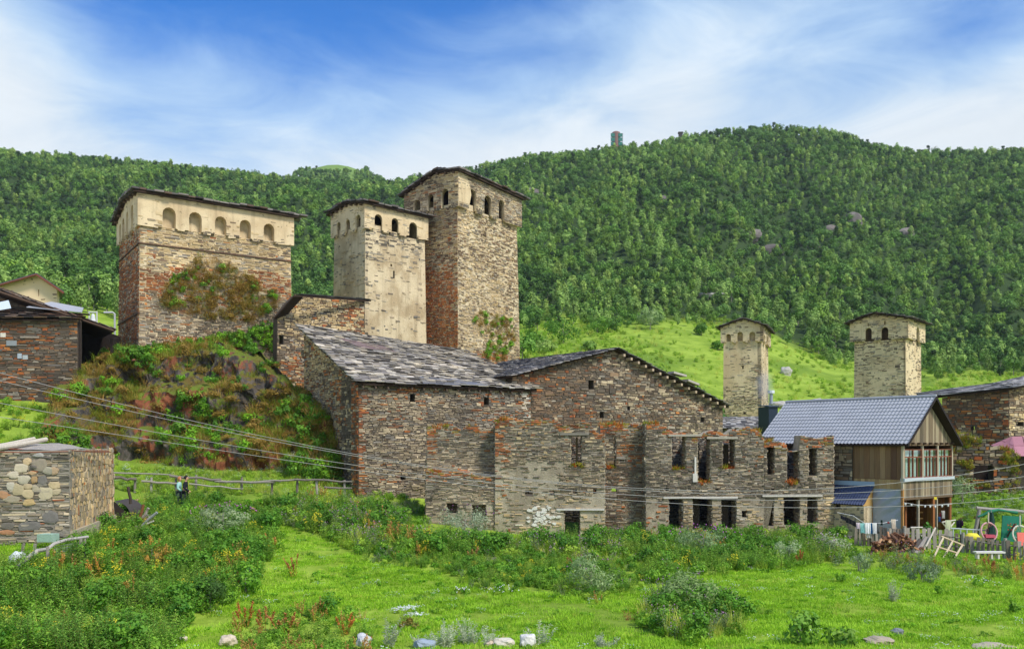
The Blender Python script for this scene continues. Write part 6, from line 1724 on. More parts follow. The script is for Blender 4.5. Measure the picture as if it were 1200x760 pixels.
# --- rocks: outcrops in the forest, boulders on the meadow, pale stones by the road
def rock(px, d, w, h, cl, label, group=None, name='boulder', up=0.0, seed=0, dep=None):
    g = np.random.default_rng(seed + int(px)); bm = bmesh.new(); bmesh.ops.create_icosphere(bm, subdivisions=3, radius=1.0)
    Vs = np.array([v.co for v in bm.verts]); Fs = [[v.index for v in f.verts] for f in bm.faces]; bm.free()
    off = g.uniform(0, 50, 3)
    r = np.array([1 + .38 * mnoise.noise(Vector(v * 1.1 + off)) + .16 * mnoise.noise(Vector(v * 2.7 + off)) for v in Vs])
    Vs = np.sign(Vs) * np.abs(Vs) ** .85 * r[:, None] * [w / 2, (dep or w) / 2, h / 2]
    b = GP(px, d, up); o = obj(name, Vs + b + [0, 0, h * .28], Fs, STONE, None, np.array(lin(cl)), origin=b)
    return tag(o, label, 'rock', group)
OUT = [('long grey rock outcrop among trees at the middle of the big wooded hill', 972, 405), ('pale cliffy outcrop just below the long grey outcrop', 948, 380), ('small bare rock below the pale outcrop', 905, 372), ('grey rock slab in the forest under the netted tower', 775, 420),
       ('isolated grey crag in the forest above the stout tower', 1062, 400), ('bare rock among dark trees at the far right shoulder of the hill', 1195, 430), ('reddish rock face beside the pale outcrop', 1000, 420), ('low bare rock in the forest left of the outcrops', 878, 365), ('shadowed rock patch in the forest right behind the tallest tower', 624, 425)]
OUT = [(a.replace('at the far right shoulder', 'on the far shoulder').replace('left of', 'short of').replace('right behind', 'directly behind'), b, c) for a, b, c in OUT]
for i, (lb, px, dd) in enumerate(OUT): rock(px, dd, 7 + (i % 3) * 2, 7.5 - (i % 2) * 1.5, ('7a726a', '827a72', '6c655f')[i % 3], lb, 'rock outcrops on the wooded hill', 'rock_outcrop', -1.4, i, dep=5)
for i, (px, dd, w, h, lb) in enumerate(((921, 148, 1.9, 1.8, 'grey boulder alone on the green slope between the two pale towers'), (911, 122, 2.4, .9, 'pale flat stone on the slope beside the slim tower'), (920, 121, 1.6, .8, 'small pale stone next to the flat stone by the slim tower'),
     (829, 228, 8, 1.2, 'long pale log-like slab lying among the young trees above the meadow'), (958, 128, 1.2, .7, 'small white stone in the meadow grass midway between the pale towers'), (985, 125, 1.5, .6, 'low white stone in the meadow beside the stout tower'))):
    rock(px, dd, w, h, 'b5b0a6', lb, 'stones on the meadow slope', 'boulder', 0, 20 + i, dep=w * .7)
for i, (px, w, h, lb) in enumerate(((267, .42, .30, 'cream stone at the lower edge beside the red dock plants'), (196, .3, .2, 'small cream stone pair member at the lower edge below the tall weeds'), (160, .26, .2, 'smallest cream stone at the lower edge near the weed thicket'), (212, .26, .2, 'rounded cream stone next to the small pair at the lower edge'),
     (426, .42, .42, 'grey white boulder beside the silvery mugwort'), (498, .55, .26, 'flat bluish slab under the mugwort clump'), (590, .5, .26, 'broad cream stone at the lower edge under the thin mugwort'), (618, .42, .36, 'rounded white stone touching the broad cream stone'), (574, .2, .16, 'tiny pale stone by the broad cream stone'))):
    rock(px, 22.9, w, h, ('d6c4a8', 'cfbfa4', 'd8ccb8', 'd2c2a8', 'c9c9c6', '9aa6b0', 'd8ceb8', 'dedad2', 'cbb8a0')[i], lb, 'pale stones along the roadside', 'roadside_stone', 0.1, 40 + i)
rock(1030, 23.6, .7, .2, 'b3a48c', 'flat tan stone in the worn patch behind the leafy shrub', None, 'flat_stone', 0, 60); rock(1052, 24.6, .3, .22, '84888a', 'small grey stone next to the worn patch', None, 'flat_stone', 0, 61); rock(1165, 22.8, .9, .16, 'b8ab94', 'flat tan slab sunk in the grass at the lower corner', None, 'flat_stone', 0, 62)
# ---------------------------------------------------------------- fences, garden, washing, people, cables
def on_ground(px, py_guess, d, up=0.0): return GP(px, d, up)
def zpx(py, d): return ZC + (HY - py) / F * d
OLDW = [lin(c) for c in ('9a9184', '857c70', 'aaa296', '746a5e')]
g = np.random.default_rng(101)


def stick(name, pts, r, parent, col=None, mat=WOOD_ATTR, n=7):
    mb = MB(); mb.tube(pts, r, n, col if col is not None else OLDW[g.integers(4)]); return mb.build(name, mat, parent)


def bent(a, b, k=5, amp=0.05):
    a, b = np.asarray(a, float), np.asarray(b, float)
    return [a + (b - a) * q + g.normal(0, amp, 3) * math.sin(math.pi * q) for q in np.linspace(0, 1, k)]


# --- long rail fence in front of the crag
def dF_(px): return np.interp(px, [120, 230, 300, 410], [46.5, 47.4, 47.2, 46.2])
f = thing('rail_fence', GP(270, 47, 0), 'weathered grey pole fence running below the crag past the two walkers', 'fence')
for px, yt in ((131, 553), (158, 559), (177, 559), (206, 560), (229, 556), (283, 559), (318.5, 561.5), (348, 560), (372, 561), (404, 562)):
    d = dF_(px); b = GP(px, d, -0.2); stick('post', [b, (b[0] + g.normal(0, .03), b[1], zpx(yt, d))], [.075, .06], f)
for x0, y0, x1, y1, r in ((131, 553.5, 200, 556, .045), (130, 559, 160, 561.5, .09), (166, 563.5, 212, 566.5, .065), (199, 557, 259, 561.5, .075), (252, 563.5, 322, 564.5, .075), (300, 565, 350, 561.5, .06), (345, 561.5, 412, 564, .055), (222, 566.5, 285, 572.5, .045), (380, 570.5, 412, 571.5, .055)):
    a, b = P(x0, y0, dF_(x0) - .12), P(x1, y1, dF_(x1) - .12); stick('rail', bent(a, b, 6, .035), np.linspace(r, r * .8, 6), f)
# planks and rubble beside the platform
rb = thing('plank_pile', GP(150, 40, 0), 'heap of broken planks and stone rubble behind the stone platform', 'rubble heap')
for i in range(26):
    px, d = g.uniform(134, 176), g.uniform(36.5, 43); b = GP(px, d, .12 + g.uniform(0, .3))
    mb = MB(); a = g.uniform(0, 6.28); L_ = g.uniform(.3, .9) if i < 12 else g.uniform(.1, .25); up_ = g.uniform(-.2, .5) if i < 12 else .2
    ax = np.array([math.cos(a), math.sin(a), up_]) * L_; ay = np.cross(ax, [0, 0, 1]); ay = ay / np.linalg.norm(ay) * (g.uniform(.05, .1) if i < 12 else g.uniform(.08, .2)); az = np.cross(ax, ay); az = az / np.linalg.norm(az) * (.02 if i < 12 else .1)
    mb.box(b, ax, ay, az, lin(('9a9184', '7d7468', 'c9c4ba', 'b08a68', '6e6a66')[i % 5])); mb.build('plank' if i < 12 else 'stone', WOOD_ATTR if i < 12 else STONE, rb)
# curved dark metal sheet
mb = MB(); n_ = 12; d = 38.5; Vs = []
for i in range(n_):
    q = i / (n_ - 1); a = math.pi * .5 * q; c = P(133 + 20 * math.sin(a), 587 + 20 * (1 - math.cos(a)) * .9, d)
    Vs += [c, c + [.1, 1.2, .05]]
mb.add(Vs, [(2 * i, 2 * i + 2, 2 * i + 3, 2 * i + 1) for i in range(n_ - 1)], lin('4a4440')); q = P(133, 606, d); mb.add([Vs[0], Vs[-2], q] + [v + np.array([0, .05, 0]) for v in (Vs[0], Vs[-2], q)], [(0, 1, 2), (5, 4, 3)], lin('3a322c'))
o = mb.build('metal_sheet', PAINT); tag(o, 'curved dark metal sheet leaning behind the stone platform', 'metal sheet')
for i, (x0, y0, x1, y1, lb) in enumerate(((160, 616, 168, 591, 'brown leaning stake beside the rubble heap'), (167, 606, 174, 595, 'grey short stake crossing the long leaning branch'), (154, 625, 184, 600, 'long grey branch leaning over the rubble heap'), (150, 545 + 25, 153, 590, 'thin dark stake behind the curved metal sheet'))):
    d = 37.5 - i * .2; o = stick('stake', bent(P(x0, y0, d), P(x1, y1, d), 4, .02), .06, None, lin(('8a5a38', '9a9184', '9aa09c', '4a3f36')[i])); tag(o, lb, 'stake')

# --- crooked branch fence in the near weeds, and the white sack
f = thing('branch_fence', GP(50, 28, 0), 'crooked branch fence with wire mesh in the weeds below the stone platform', 'fence')
d = 28.0
stick('rail', [P(22, 664, d - .6), P(30, 655, d - .4), P(44, 645, d), P(56, 643, d), P(63, 637, d + .3), P(78, 632, d + .8), P(103, 628.5, d + 1.6)], [.07, .075, .07, .06, .055, .05, .045], f, lin('b5aea4'))
stick('rail', [P(12, 690, d - 1), P(17, 676, d - .8), P(22, 664, d - .6)], [.06, .06, .06], f, lin('8f8a84'))
for x, y0, y1, dd in ((19, 690, 660, d - .7), (56, 662, 640, d), (24, 650, 636, d + .8), (38, 655, 637, d + .9), (93, 652, 631, d + 1.3), (99, 650, 630, d + 1.5)):
    b = P(x, y0, dd); stick('post', [b - [0, 0, .5], P(x + g.uniform(-1, 4), y1, dd)], [.07, .05], f)
mb = MB()
for i in range(16):
    q = i / 15; a0, b0 = P(64 + 36 * q, 640 - 6 * q, d + .4 + 1.2 * q), P(64 + 36 * q, 653 - 2 * q, d + .4 + 1.2 * q); mb.tube([a0, b0], .008, 3, lin('9a9c9a'))
for j in range(5):
    q = j / 4; mb.tube([P(64, 640 + 13 * q, d + .4), P(100, 634 + 17 * q, d + 1.6)], .008, 3, lin('9a9c9a'))
mb.build('wire_mesh', PAINT, f)
bm = bmesh.new(); bmesh.ops.create_icosphere(bm, subdivisions=3, radius=1.0); Vs = np.array([v.co for v in bm.verts]); Fs = [[v.index for v in f_.verts] for f_ in bm.faces]; bm.free()
Vs = Vs * np.array([1 + .25 * mnoise.noise(Vector(v * 2.2)) + .08 * mnoise.noise(Vector(v * 6)) for v in Vs])[:, None] * [.28, .22, .25]
o = obj('sack', Vs + P(21, 655, 28.4), Fs, PAINT, None, np.array(lin('e8ece8')), smooth=True); tag(o, 'crumpled white sack hung on the crooked branch fence', 'sack')

# --- two walkers
def person(name, label, base, heading, jacket, trousers, hair, skin='d9a585', hgt=1.72, long_hair=False):
    root = thing(name, base, label, 'person', 'people walking along the pole fence')
    root.rotation_euler = (0, 0, heading); k = hgt / 1.75
    J = {'pel': (0, 0, .95), 'sp1': (.0, 0, 1.12), 'ch': (.02, 0, 1.32), 'nk': (.03, 0, 1.48), 'n2': (.04, 0, 1.55), 'hd': (.06, 0, 1.63), 'ht': (.05, 0, 1.73),
         'shl': (.02, .18, 1.42), 'ell': (-.06, .24, 1.16), 'wrl': (.1, .22, .96), 'hal': (.16, .21, .88), 'shr': (.02, -.18, 1.42), 'elr': (.0, -.24, 1.15), 'wrr': (.22, -.2, 1.02), 'har': (.29, -.19, .97),
         'hpl': (0, .09, .92), 'knl': (.16, .1, .52), 'anl': (.1, .1, .1), 'tol': (.24, .11, .04), 'hpr': (0, -.09, .92), 'knr': (-.02, -.1, .5), 'anr': (-.26, -.1, .14), 'tor': (-.14, -.11, .04)}
    E = [('pel', 'sp1'), ('sp1', 'ch'), ('ch', 'nk'), ('nk', 'n2'), ('n2', 'hd'), ('hd', 'ht'), ('ch', 'shl'), ('shl', 'ell'), ('ell', 'wrl'), ('wrl', 'hal'), ('ch', 'shr'), ('shr', 'elr'), ('elr', 'wrr'), ('wrr', 'har'),
         ('pel', 'hpl'), ('hpl', 'knl'), ('knl', 'anl'), ('anl', 'tol'), ('pel', 'hpr'), ('hpr', 'knr'), ('knr', 'anr'), ('anr', 'tor')]
    RD = {'pel': .13, 'sp1': .12, 'ch': .14, 'nk': .06, 'n2': .055, 'hd': .095, 'ht': .075, 'shl': .07, 'ell': .05, 'wrl': .033, 'hal': .035, 'shr': .07, 'elr': .05, 'wrr': .033, 'har': .035, 'hpl': .095, 'knl': .065, 'anl': .045, 'tol': .04, 'hpr': .095, 'knr': .065, 'anr': .045, 'tor': .04}
    def grow(nm, keys, edges, extra, mat, col):
        ks = list(keys); me = bpy.data.meshes.new(nm); me.from_pydata([tuple(np.array(J[q]) * k) for q in ks], [(ks.index(a), ks.index(b)) for a, b in edges], [])
        ob = bpy.data.objects.new(nm, me); COL.objects.link(ob); md = ob.modifiers.new('skin', 'SKIN'); md.use_smooth_shade = True
        for i, q in enumerate(ks):
            sv = me.skin_vertices[0].data[i]; r = (RD[q] + extra) * k; sv.radius = (r, r); sv.use_root = (i == 0)
        ob.modifiers.new('sub', 'SUBSURF').levels = 1; ob.modifiers['sub'].render_levels = 2
        dg = bpy.context.evaluated_depsgraph_get(); m2 = bpy.data.meshes.new_from_object(ob.evaluated_get(dg)); bpy.data.objects.remove(ob)
        m2.color_attributes.new('Col', 'FLOAT_COLOR', 'POINT').data.foreach_set('color', np.tile((*lin(col), 1), (len(m2.vertices), 1)).ravel())
        m2.materials.clear(); m2.materials.append(mat); o2 = bpy.data.objects.new(nm, m2); COL.objects.link(o2); o2.parent = root; return o2
    grow('body', J.keys(), E, 0, PAINT, skin)
    jk = ['pel', 'sp1', 'ch', 'nk', 'shl', 'ell', 'wrl', 'shr', 'elr', 'wrr']; grow('jacket', jk, [e for e in E if e[0] in jk and e[1] in jk], .016, PAINT, jacket)
    tk = ['pel', 'hpl', 'knl', 'anl', 'hpr', 'knr', 'anr']; grow('trousers', tk, [e for e in E if e[0] in tk and e[1] in tk], .014, PAINT, trousers)
    bm = bmesh.new(); bmesh.ops.create_icosphere(bm, subdivisions=3, radius=1.0); Vs = np.array([v.co for v in bm.verts]); Fs = [[v.index for v in f_.verts] for f_ in bm.faces]; bm.free()
    keep = [i for i, f_ in enumerate(Fs) if np.mean(Vs[f_][:, 0]) < .35 + .5 * max(np.mean(Vs[f_][:, 2]), 0) and np.mean(Vs[f_][:, 2]) > (-.9 if long_hair else -.35)]
    Vh = (Vs * [.118, .105, .13] + np.array([.045, 0, 1.665])) * k
    o2 = obj('hair', Vh + base, [Fs[i] for i in keep], PAINT, root, np.array(lin(hair)), smooth=True)
    # face: nose, eyes, ears
    mb = MB(); c = np.array([.06, 0, 1.64]) * k
    mb.box(c + [.105 * k, 0, -.01], (.018, 0, 0), (0, .012, 0), (0, 0, .022), lin(skin))
    for s_ in (-1, 1): mb.box(c + [.02, s_ * .098 * k, -.01], (.015, 0, 0), (0, .008, 0), (0, 0, .03), lin(skin)); mb.box(c + [.092 * k, s_ * .035, .02], (.008, 0, 0), (0, .012, 0), (0, 0, .006), lin('3a2a22'))
    mb.box(c + [.095 * k, 0, -.055], (.008, 0, 0), (0, .022, 0), (0, 0, .005), lin('a05a50'))
    Vv = np.concatenate(mb.V) + base; obj('face', Vv, mb.F, PAINT, root, np.concatenate(mb.C))
    return root


b = GP(209.5, 44.6); b[2] = zpx(559.5, 44.6) - 1.62; person('person', 'fair haired person in a pale turquoise jacket walking along the pole fence', b, math.radians(8), 'a9d8cc', '5a6068', 'b5774a', hgt=1.66, long_hair=True)
b = GP(217, 44.2); b[2] = zpx(558.5, 44.2) - 1.70; person('person', 'dark haired person in a black top walking beside the turquoise jacket', b, math.radians(12), '1c1f26', '22242a', '2a221e', hgt=1.74)

# --- garden at the wooden house
def dP(px): return np.interp(px, [1000, 1035, 1110, 1128, 1200, 1260], [43.6, 43.2, 42.6, 41.9, 39.6, 38.0])
def ptop(px): return np.interp(px, [1000, 1035, 1060, 1110, 1128, 1165, 1200, 1260], [617, 617.5, 618.5, 620, 626, 632, 634.5, 637])
f = thing('picket_fence', GP(1120, 42), 'low grey picket fence in front of the wooden house and its garden', 'fence')
px = 1003.0; i = 0
while px < 1262:
    d = dP(px); w = 2.1; b = GP(px, d); top = zpx(ptop(px) + g.normal(0, .7), d); lean = g.normal(0, .02)
    mb = MB(); hx = w * d / F * g.uniform(.85, 1.1)
    mid = np.array([b[0] + lean, d, (top + b[2] - .1) / 2]); mb.box(mid, (hx, 0, 0), (0, .012, 0), (lean, 0, (top - b[2] + .1) / 2), np.array(OLDW[g.integers(4)]) * g.uniform(.9, 1.25)); mb.build('picket', WOOD_ATTR, f)
    px += 6.2 * g.uniform(.9, 1.12) if px > 1060 else 5.0
for q in (.28, .75):
    pts = []
    for px in np.linspace(1003, 1262, 14):
        d = dP(px) + .03; b = GP(px, d); top = zpx(ptop(px), d); pts.append((b[0], d, b[2] + (top - b[2]) * q))
    mb = MB(); mb.tube(pts, .035, 4, OLDW[0]); mb.build('rail', WOOD_ATTR, f)
for px in (1060, 1128.5, 1178, 1230):
    d = dP(px) - .05; b = GP(px, d, -.2); stick('post', [b, (b[0], b[1], zpx(ptop(px) - 2.5, d))], .075, f, OLDW[2])
# brown back fence of the garden
f = thing('board_fence', GP(1150, 48.5), 'brown board fence at the back of the garden behind the swing frame', 'fence')
for i, px in enumerate(np.arange(1117, 1262, 5.4)):
    d = 48.5; b = GP(px, d); top = zpx(607 + g.normal(0, 1.2), d); mb = MB(); mb.box((b[0], d, (top + b[2]) / 2), (2.4 * d / F, 0, 0), (0, .015, 0), (0, 0, (top - b[2]) / 2), np.array(lin(('6e4a38', '5a3e30', '7d5a46', '8a6a54')[i % 4]))); mb.build('board', WOOD_ATTR, f)
# firewood heap
f = thing('firewood_heap', GP(1048, 41.8), 'brown heap of split firewood in front of the picket fence', 'firewood')
for i in range(190):
    q = g.uniform(0, 1); px = 1023 + 56 * q; hmax = (.85 * math.sin(math.pi * min(q * 1.6, 1) if q < .5 else math.pi * .5) * (1 if q < .7 else .75)); hmax = .35 + .6 * math.sin(math.pi * np.clip(q, .08, .95))
    d = 41.9 + g.uniform(-.9, .5); b = GP(px, d, g.uniform(.03, 1) * hmax * (1 - abs(d - 41.7) * .4))
    a = g.normal(0.0, .7); L_ = g.uniform(.14, .24); ax = np.array([math.sin(a) * .6, -math.cos(a), g.normal(0, .35)]) * L_ if g.uniform() < .55 else np.array([math.cos(a), math.sin(a), g.normal(0, .4)]) * L_
    r = g.uniform(.04, .075); mb = MB(); mb.tube([b - ax, b + ax], [r, r * g.uniform(.7, 1.1)], 5, np.array(lin(('6a4630', '8a5c3c', 'b8855c', '54392a', 'c79c74', '7a5a44')[g.integers(6)]))); mb.build('log', WOOD_ATTR, f)
for i, (x0, y0, x1, y1, lb) in enumerate(((1069, 648, 1078, 632, 'short dark beam leaning on the firewood heap'), (1073, 649, 1086, 630, 'long grey beam leaning next to the firewood heap'), (1085, 640, 1096, 618, 'thin pale batten propped against the picket fence'))):
    o = stick('beam', [P(x0, y0, 40.9), P(x1, y1, 41.6)], (.09, .11, .04)[i], None, lin(('5c544c', 'a39a8e', 'cfc4b0')[i])); tag(o, lb, 'beam', 'beams by the firewood')
# pale wooden frame (an old ladder-like rack) lying against the fence
f = thing('wooden_rack', GP(1112, 40.4), 'pale wooden rack with three rails lying against the picket fence', 'rack')
d0 = 40.2
def rk(a, b, w=.05, c='cfb894'): stick('slat', [P(a[0], a[1], d0 + (655 - a[1]) * .035), P(b[0], b[1], d0 + (655 - b[1]) * .035)], w, f, lin(c), n=5)
R0, R1, R2 = [(1103, 628), (1130, 639)], [(1097, 640), (1123, 648)], [(1091, 653), (1115, 663)]
for r in (R0, R1, R2): rk(*r)
for q in (.1, .5, .92): rk((R0[0][0] + (R0[1][0] - R0[0][0]) * q, R0[0][1] + (R0[1][1] - R0[0][1]) * q), (R2[0][0] + (R2[1][0] - R2[0][0]) * q, R2[0][1] + (R2[1][1] - R2[0][1]) * q), .045, 'd9c6a6')
# little white bench by the fence
f = thing('bench', GP(1162, 39.2), 'little white plank bench outside the picket fence', 'bench'); d = 38.9
def bx(name, x0, y0, x1, y1, dep, col, parent, mat=PAINT):
    a, b = P(x0, y1, d), P(x1, y0, d); mb = MB(); mb.aabb((a[0], d - dep, a[2]), (b[0], d + dep, b[2]), lin(col)); return mb.build(name, mat, parent)
bx('seat', 1142, 645.6, 1176, 647.4, .16, 'e2ddd2', f); 
for x in (1144, 1160, 1168): bx('leg', x, 647.4, x + 2, 654, .12, 'dcd6ca', f)
# grey tube railing
f = thing('metal_railing', GP(1138, 43.6), 'grey tube railing in the garden beside the porch', 'railing'); d = 43.4
mb = MB(); mb.tube([P(1114, 618.5, d), P(1162, 621.5, d)], .035, 6, lin('b9c2c0')); mb.build('rail', PAINT, f)
for x in (1117, 1125.5, 1133, 1140.5, 1148, 1156, 1161.5): mb = MB(); mb.tube([P(x, 619, d), P(x, 634, d)], .03 if x < 1160 else .05, 6, lin('b9c2c0')); mb.build('post', PAINT, f)


def cloth(name, x0, y0, x1, y1, d, col, label, cat='cloth', group=None, folds=3, sway=.03, y0b=None):
    n_, m_ = 14, 6; Vs = []
    for j in range(m_ + 1):
        for i in range(n_ + 1):
            q, r = i / n_, j / m_; yy = (y0 + ((y0b if y0b is not None else y0) - y0) * q); y = yy + (y1 - y0) * r
            p = P(x0 + (x1 - x0) * q + math.sin(q * 7 + r * 2) * .25, y + math.sin(q * 9) * .25 * r, d); p[1] += sway * math.sin(q * folds * 6.28) * (.3 + r); Vs.append(p)
    a = [(j * (n_ + 1) + i, j * (n_ + 1) + i + 1, (j + 1) * (n_ + 1) + i + 1, (j + 1) * (n_ + 1) + i) for j in range(m_) for i in range(n_)]
    Vb = [v + np.array([0, .02, 0]) for v in Vs]; nn_ = len(Vs)
    o = obj(name, Vs + Vb, a + [tuple(x + nn_ for x in reversed(f_)) for f_ in a], PAINT, None, np.array(lin(col)), smooth=True); return tag(o, label, cat, group)


# washing line from the ruin corner to the post on the foil wall
LW = 43.0
mb = MB(); mb.tube([P(981, 600, LW + .6), P(1000, 604, LW + .2), P(1013, 612.5, LW), P(1035, 612.5, LW), P(1052, 609, LW + .4)], .012, 4, lin('d8d8d4')); o = mb.build('washing_line', PAINT); tag(o, 'sagging washing line between the ruin corner and the foil wall', 'washing line')
GW = 'washing on the line'
cloth('garment', 985, 603, 992, 607, LW + .3, '1d1f2c', 'small black garment at the upper end of the washing line', 'garment', GW, y0b=606); cloth('garment', 991, 605, 1003, 611, LW + .1, '16171c', 'long black garment hanging in the slope of the washing line', 'garment', GW, y0b=611)
cloth('garment', 1003.5, 612, 1007.5, 619, LW, 'e6d5dc', 'pale pink garment beside the black washing', 'garment', GW); cloth('garment', 1008, 612.5, 1013.5, 624, LW, '9fd8d2', 'turquoise garment on the washing line', 'garment', GW)
cloth('towel', 1013.5, 612.5, 1020, 625, LW - .05, 'f2f2ee', 'white towel next to the turquoise garment', 'towel', GW); cloth('garment', 1019.5, 612.5, 1022.5, 625, LW, '3f7ba8', 'narrow blue garment between two white towels', 'garment', GW); cloth('towel', 1022.5, 612.5, 1027.5, 625, LW - .05, 'f0efe9', 'white towel at the end of the line next to black trousers', 'towel', GW); cloth('garment', 1027, 612, 1029, 625, LW, '22222a', 'narrow black trousers at the end of the washing', 'garment', GW)
cloth('garment', 1015, 624, 1021, 630, LW + .05, 'd8d4ca', 'white rag hanging below the towels', 'garment', GW)
cloth('garment', 1032, 609, 1034, 615, LW, '1e3a30', 'tiny dark green garment hanging alone before the foil', 'garment', GW); cloth('shirt', 1044.5, 608, 1049.5, 619, LW - .1, 'ecdcc6', 'cream shirt hanging before the silver foil wall', 'shirt', GW); cloth('garment', 1040, 611, 1042, 613, LW, 'c04848', 'tiny red rag on the line before the foil', 'garment', GW)
cloth('towel', 1108, 609, 1114.5, 631, 43.5, 'd9dcb4', 'pale yellow towel hanging on the porch rail', 'towel'); cloth('cloth', 1120.5, 609, 1127, 618, 45.5, '1d1a2a', 'black cloth hung on the board fence', 'cloth'); cloth('cloth', 1127, 610, 1128.6, 616, 45.4, '5a2a5a', 'purple rag next to the black cloth', 'cloth')
cloth('coat', 1103.5, 598, 1107, 607, 46.2, 'd8d0c8', 'pale coat hanging inside the open porch', 'coat', 'coats hanging in the porch'); cloth('coat', 1101, 601, 1104, 608, 46.3, 'b03a48', 'red coat hanging inside the open porch', 'coat', 'coats hanging in the porch'); cloth('coat', 1099.5, 605, 1102, 611, 46.2, '3f6a9c', 'blue coat hanging inside the open porch', 'coat', 'coats hanging in the porch')
cloth('sign_board', 1094.6, 582, 1097.6, 585, 44.6, 'e8d23a', 'small yellow plate on the porch beam', 'plate', sway=0)
# swing frame: leaning post, beam, rope of green cloth
f = thing('garden_arbour', GP(1165, 44.4), 'grey pole frame spanning the garden above the folded green parasol', 'frame'); d = 44.0
stick('post', [GP(1139.5, d), P(1148, 596, d)], .09, f, lin('9a948c')); stick('post', [GP(1232, d), P(1230, 600, d)], .09, f, lin('9a948c')); stick('beam', bent(P(1144, 594.8, d), P(1234, 603, d), 6, .02), .085, f, lin('a39c92')); stick('brace', [P(1147, 598, d + .3), GP(1147, d + .8)], .06, f, lin('5a544c'))
mb = MB(); mb.tube([P(1146, 605, d - .1), P(1152, 603, d - .1), P(1160, 599, d - .15), P(1170, 597, d - .12), P(1180, 598.5, d - .1), P(1192, 600.5, d - .1)], [.04, .06, .09, .06, .05, .09], 7, lin('2f7a5c')); o = mb.build('cloth_rope', PAINT); tag(o, 'twisted green cloth tied along the pole frame beam', 'cloth')
# folded parasol
b = GP(1161.5, 43.2); f = thing('parasol', b, 'folded dark green parasol standing between two hoop chairs', 'parasol'); zt = zpx(600, 43.2)
mb = MB(); mb.tube([b, (b[0], b[1], zt + .1)], .025, 6, lin('8a8a86')); mb.build('pole', PAINT, f)
n_ = 14; Vs = []; Hs = np.linspace(0, 1, 9); zz0 = b[2] + .35
for j, q in enumerate(Hs):
    r = .05 + .17 * (1 - q) ** .8 * (1 if q > .03 else .9)
    for i in range(n_): a = 2 * math.pi * i / n_; rr = r * (1 + .28 * math.cos(a * 5 + q * 2)); Vs.append((b[0] + rr * math.cos(a) + .02 * q, b[1] + rr * math.sin(a), zz0 + (zt - zz0) * q))
obj('canopy', Vs, [(j * n_ + i, j * n_ + (i + 1) % n_, (j + 1) * n_ + (i + 1) % n_, (j + 1) * n_ + i) for j in range(8) for i in range(n_)], PAINT, f, np.array(lin('1f4038')), smooth=True)


def hoop_chair(px, py, r, d, label, col, cush):
    c = P(px, py, d); f = thing('hoop_chair', (c[0], c[1], GP(px, d)[2]), label, 'chair', 'hoop chairs in the garden')
    ring = [c + np.array([math.cos(a) * r, .1 * math.sin(a), math.sin(a) * r * 1.12]) for a in np.linspace(0, 6.283, 22)]
    mb = MB(); mb.tube(ring, .04, 7, lin(col), caps=False); mb.build('hoop', PAINT, f)
    for k, x in enumerate(np.linspace(-.75, .75, 9)):
        hh = math.sqrt(max(0, 1 - x * x)) * r * 1.12; mb = MB(); mb.tube([c + [x * r, .02, hh], c + [x * r, .22, 0], c + [x * r, .02, -hh]], .014, 4, lin(col)); mb.build('strand', PAINT, f)
    mb = MB(); mb.box(c + [0, .05, -r * .55], (r * .6, 0, 0), (0, .2, 0), (0, .03, .07), lin(cush)); mb.build('cushion', PAINT, f)
    mb = MB(); mb.tube([c + [0, .05, r * 1.12], c + [0, .05, r * 1.12 + .5]], .03, 5, lin('d8cdb8')); mb.build('hanger', PAINT, f)
hoop_chair(1159, 622.5, .38, 43.0, 'pink hoop chair behind the folded green parasol', 'd9a8a8', 'b04a58'); hoop_chair(1196, 626, .37, 42.3, 'cream hoop chair in front of the green board', 'd8d2be', '7aa08c')
# green board with a flower bracket
d = 43.6; a, b = P(1173, 634, d), P(1197.5, 604, d + .25)
f = thing('green_board', (a[0] + .5, d, GP(1185, d)[2]), 'upright dark green board behind the cream hoop chair', 'board')
mb = MB(); V8 = [P(1173, 633, d), P(1196, 635, d), P(1197.5, 605, d + .2), P(1175, 603.5, d + .2)]; mb.add(V8 + [v + np.array([0, .05, 0]) for v in V8], [(0, 1, 2, 3), (7, 6, 5, 4), (0, 4, 5, 1), (1, 5, 6, 2), (2, 6, 7, 3), (3, 7, 4, 0)], lin('0f6a52')); mb.build('panel', M('green_panel', lin('0f6e54'), var=.35, scale=1.8, rough=.6, bump=.05), f)
f2 = thing('flower_branch', P(1183, 624, d - .15), 'dark branch with red and yellow flowers on the green board', 'flowers')
mb = MB(); mb.tube([P(1180, 629, d - .1), P(1184, 622, d - .12), P(1188, 616, d - .1), P(1190, 613, d - .1)], .04, 5, lin('2a221e')); mb.tube([P(1184, 622, d - .12), P(1189, 620.5, d - .12)], .03, 5, lin('2a221e')); mb.build('branch', PAINT, f2)
L_ = Leaves()
for i in range(26): L_.blob(P(1182 + g.uniform(-1, 9), 613 + g.uniform(0, 8), d - .2), .035, lin(('c83a2a', 'd8b83a', '2f7a3a', 'a02a3a')[i % 4]))
place_mesh('blossom', L_.mesh('blossom', PAINT), -np.array(f2.location), f2)
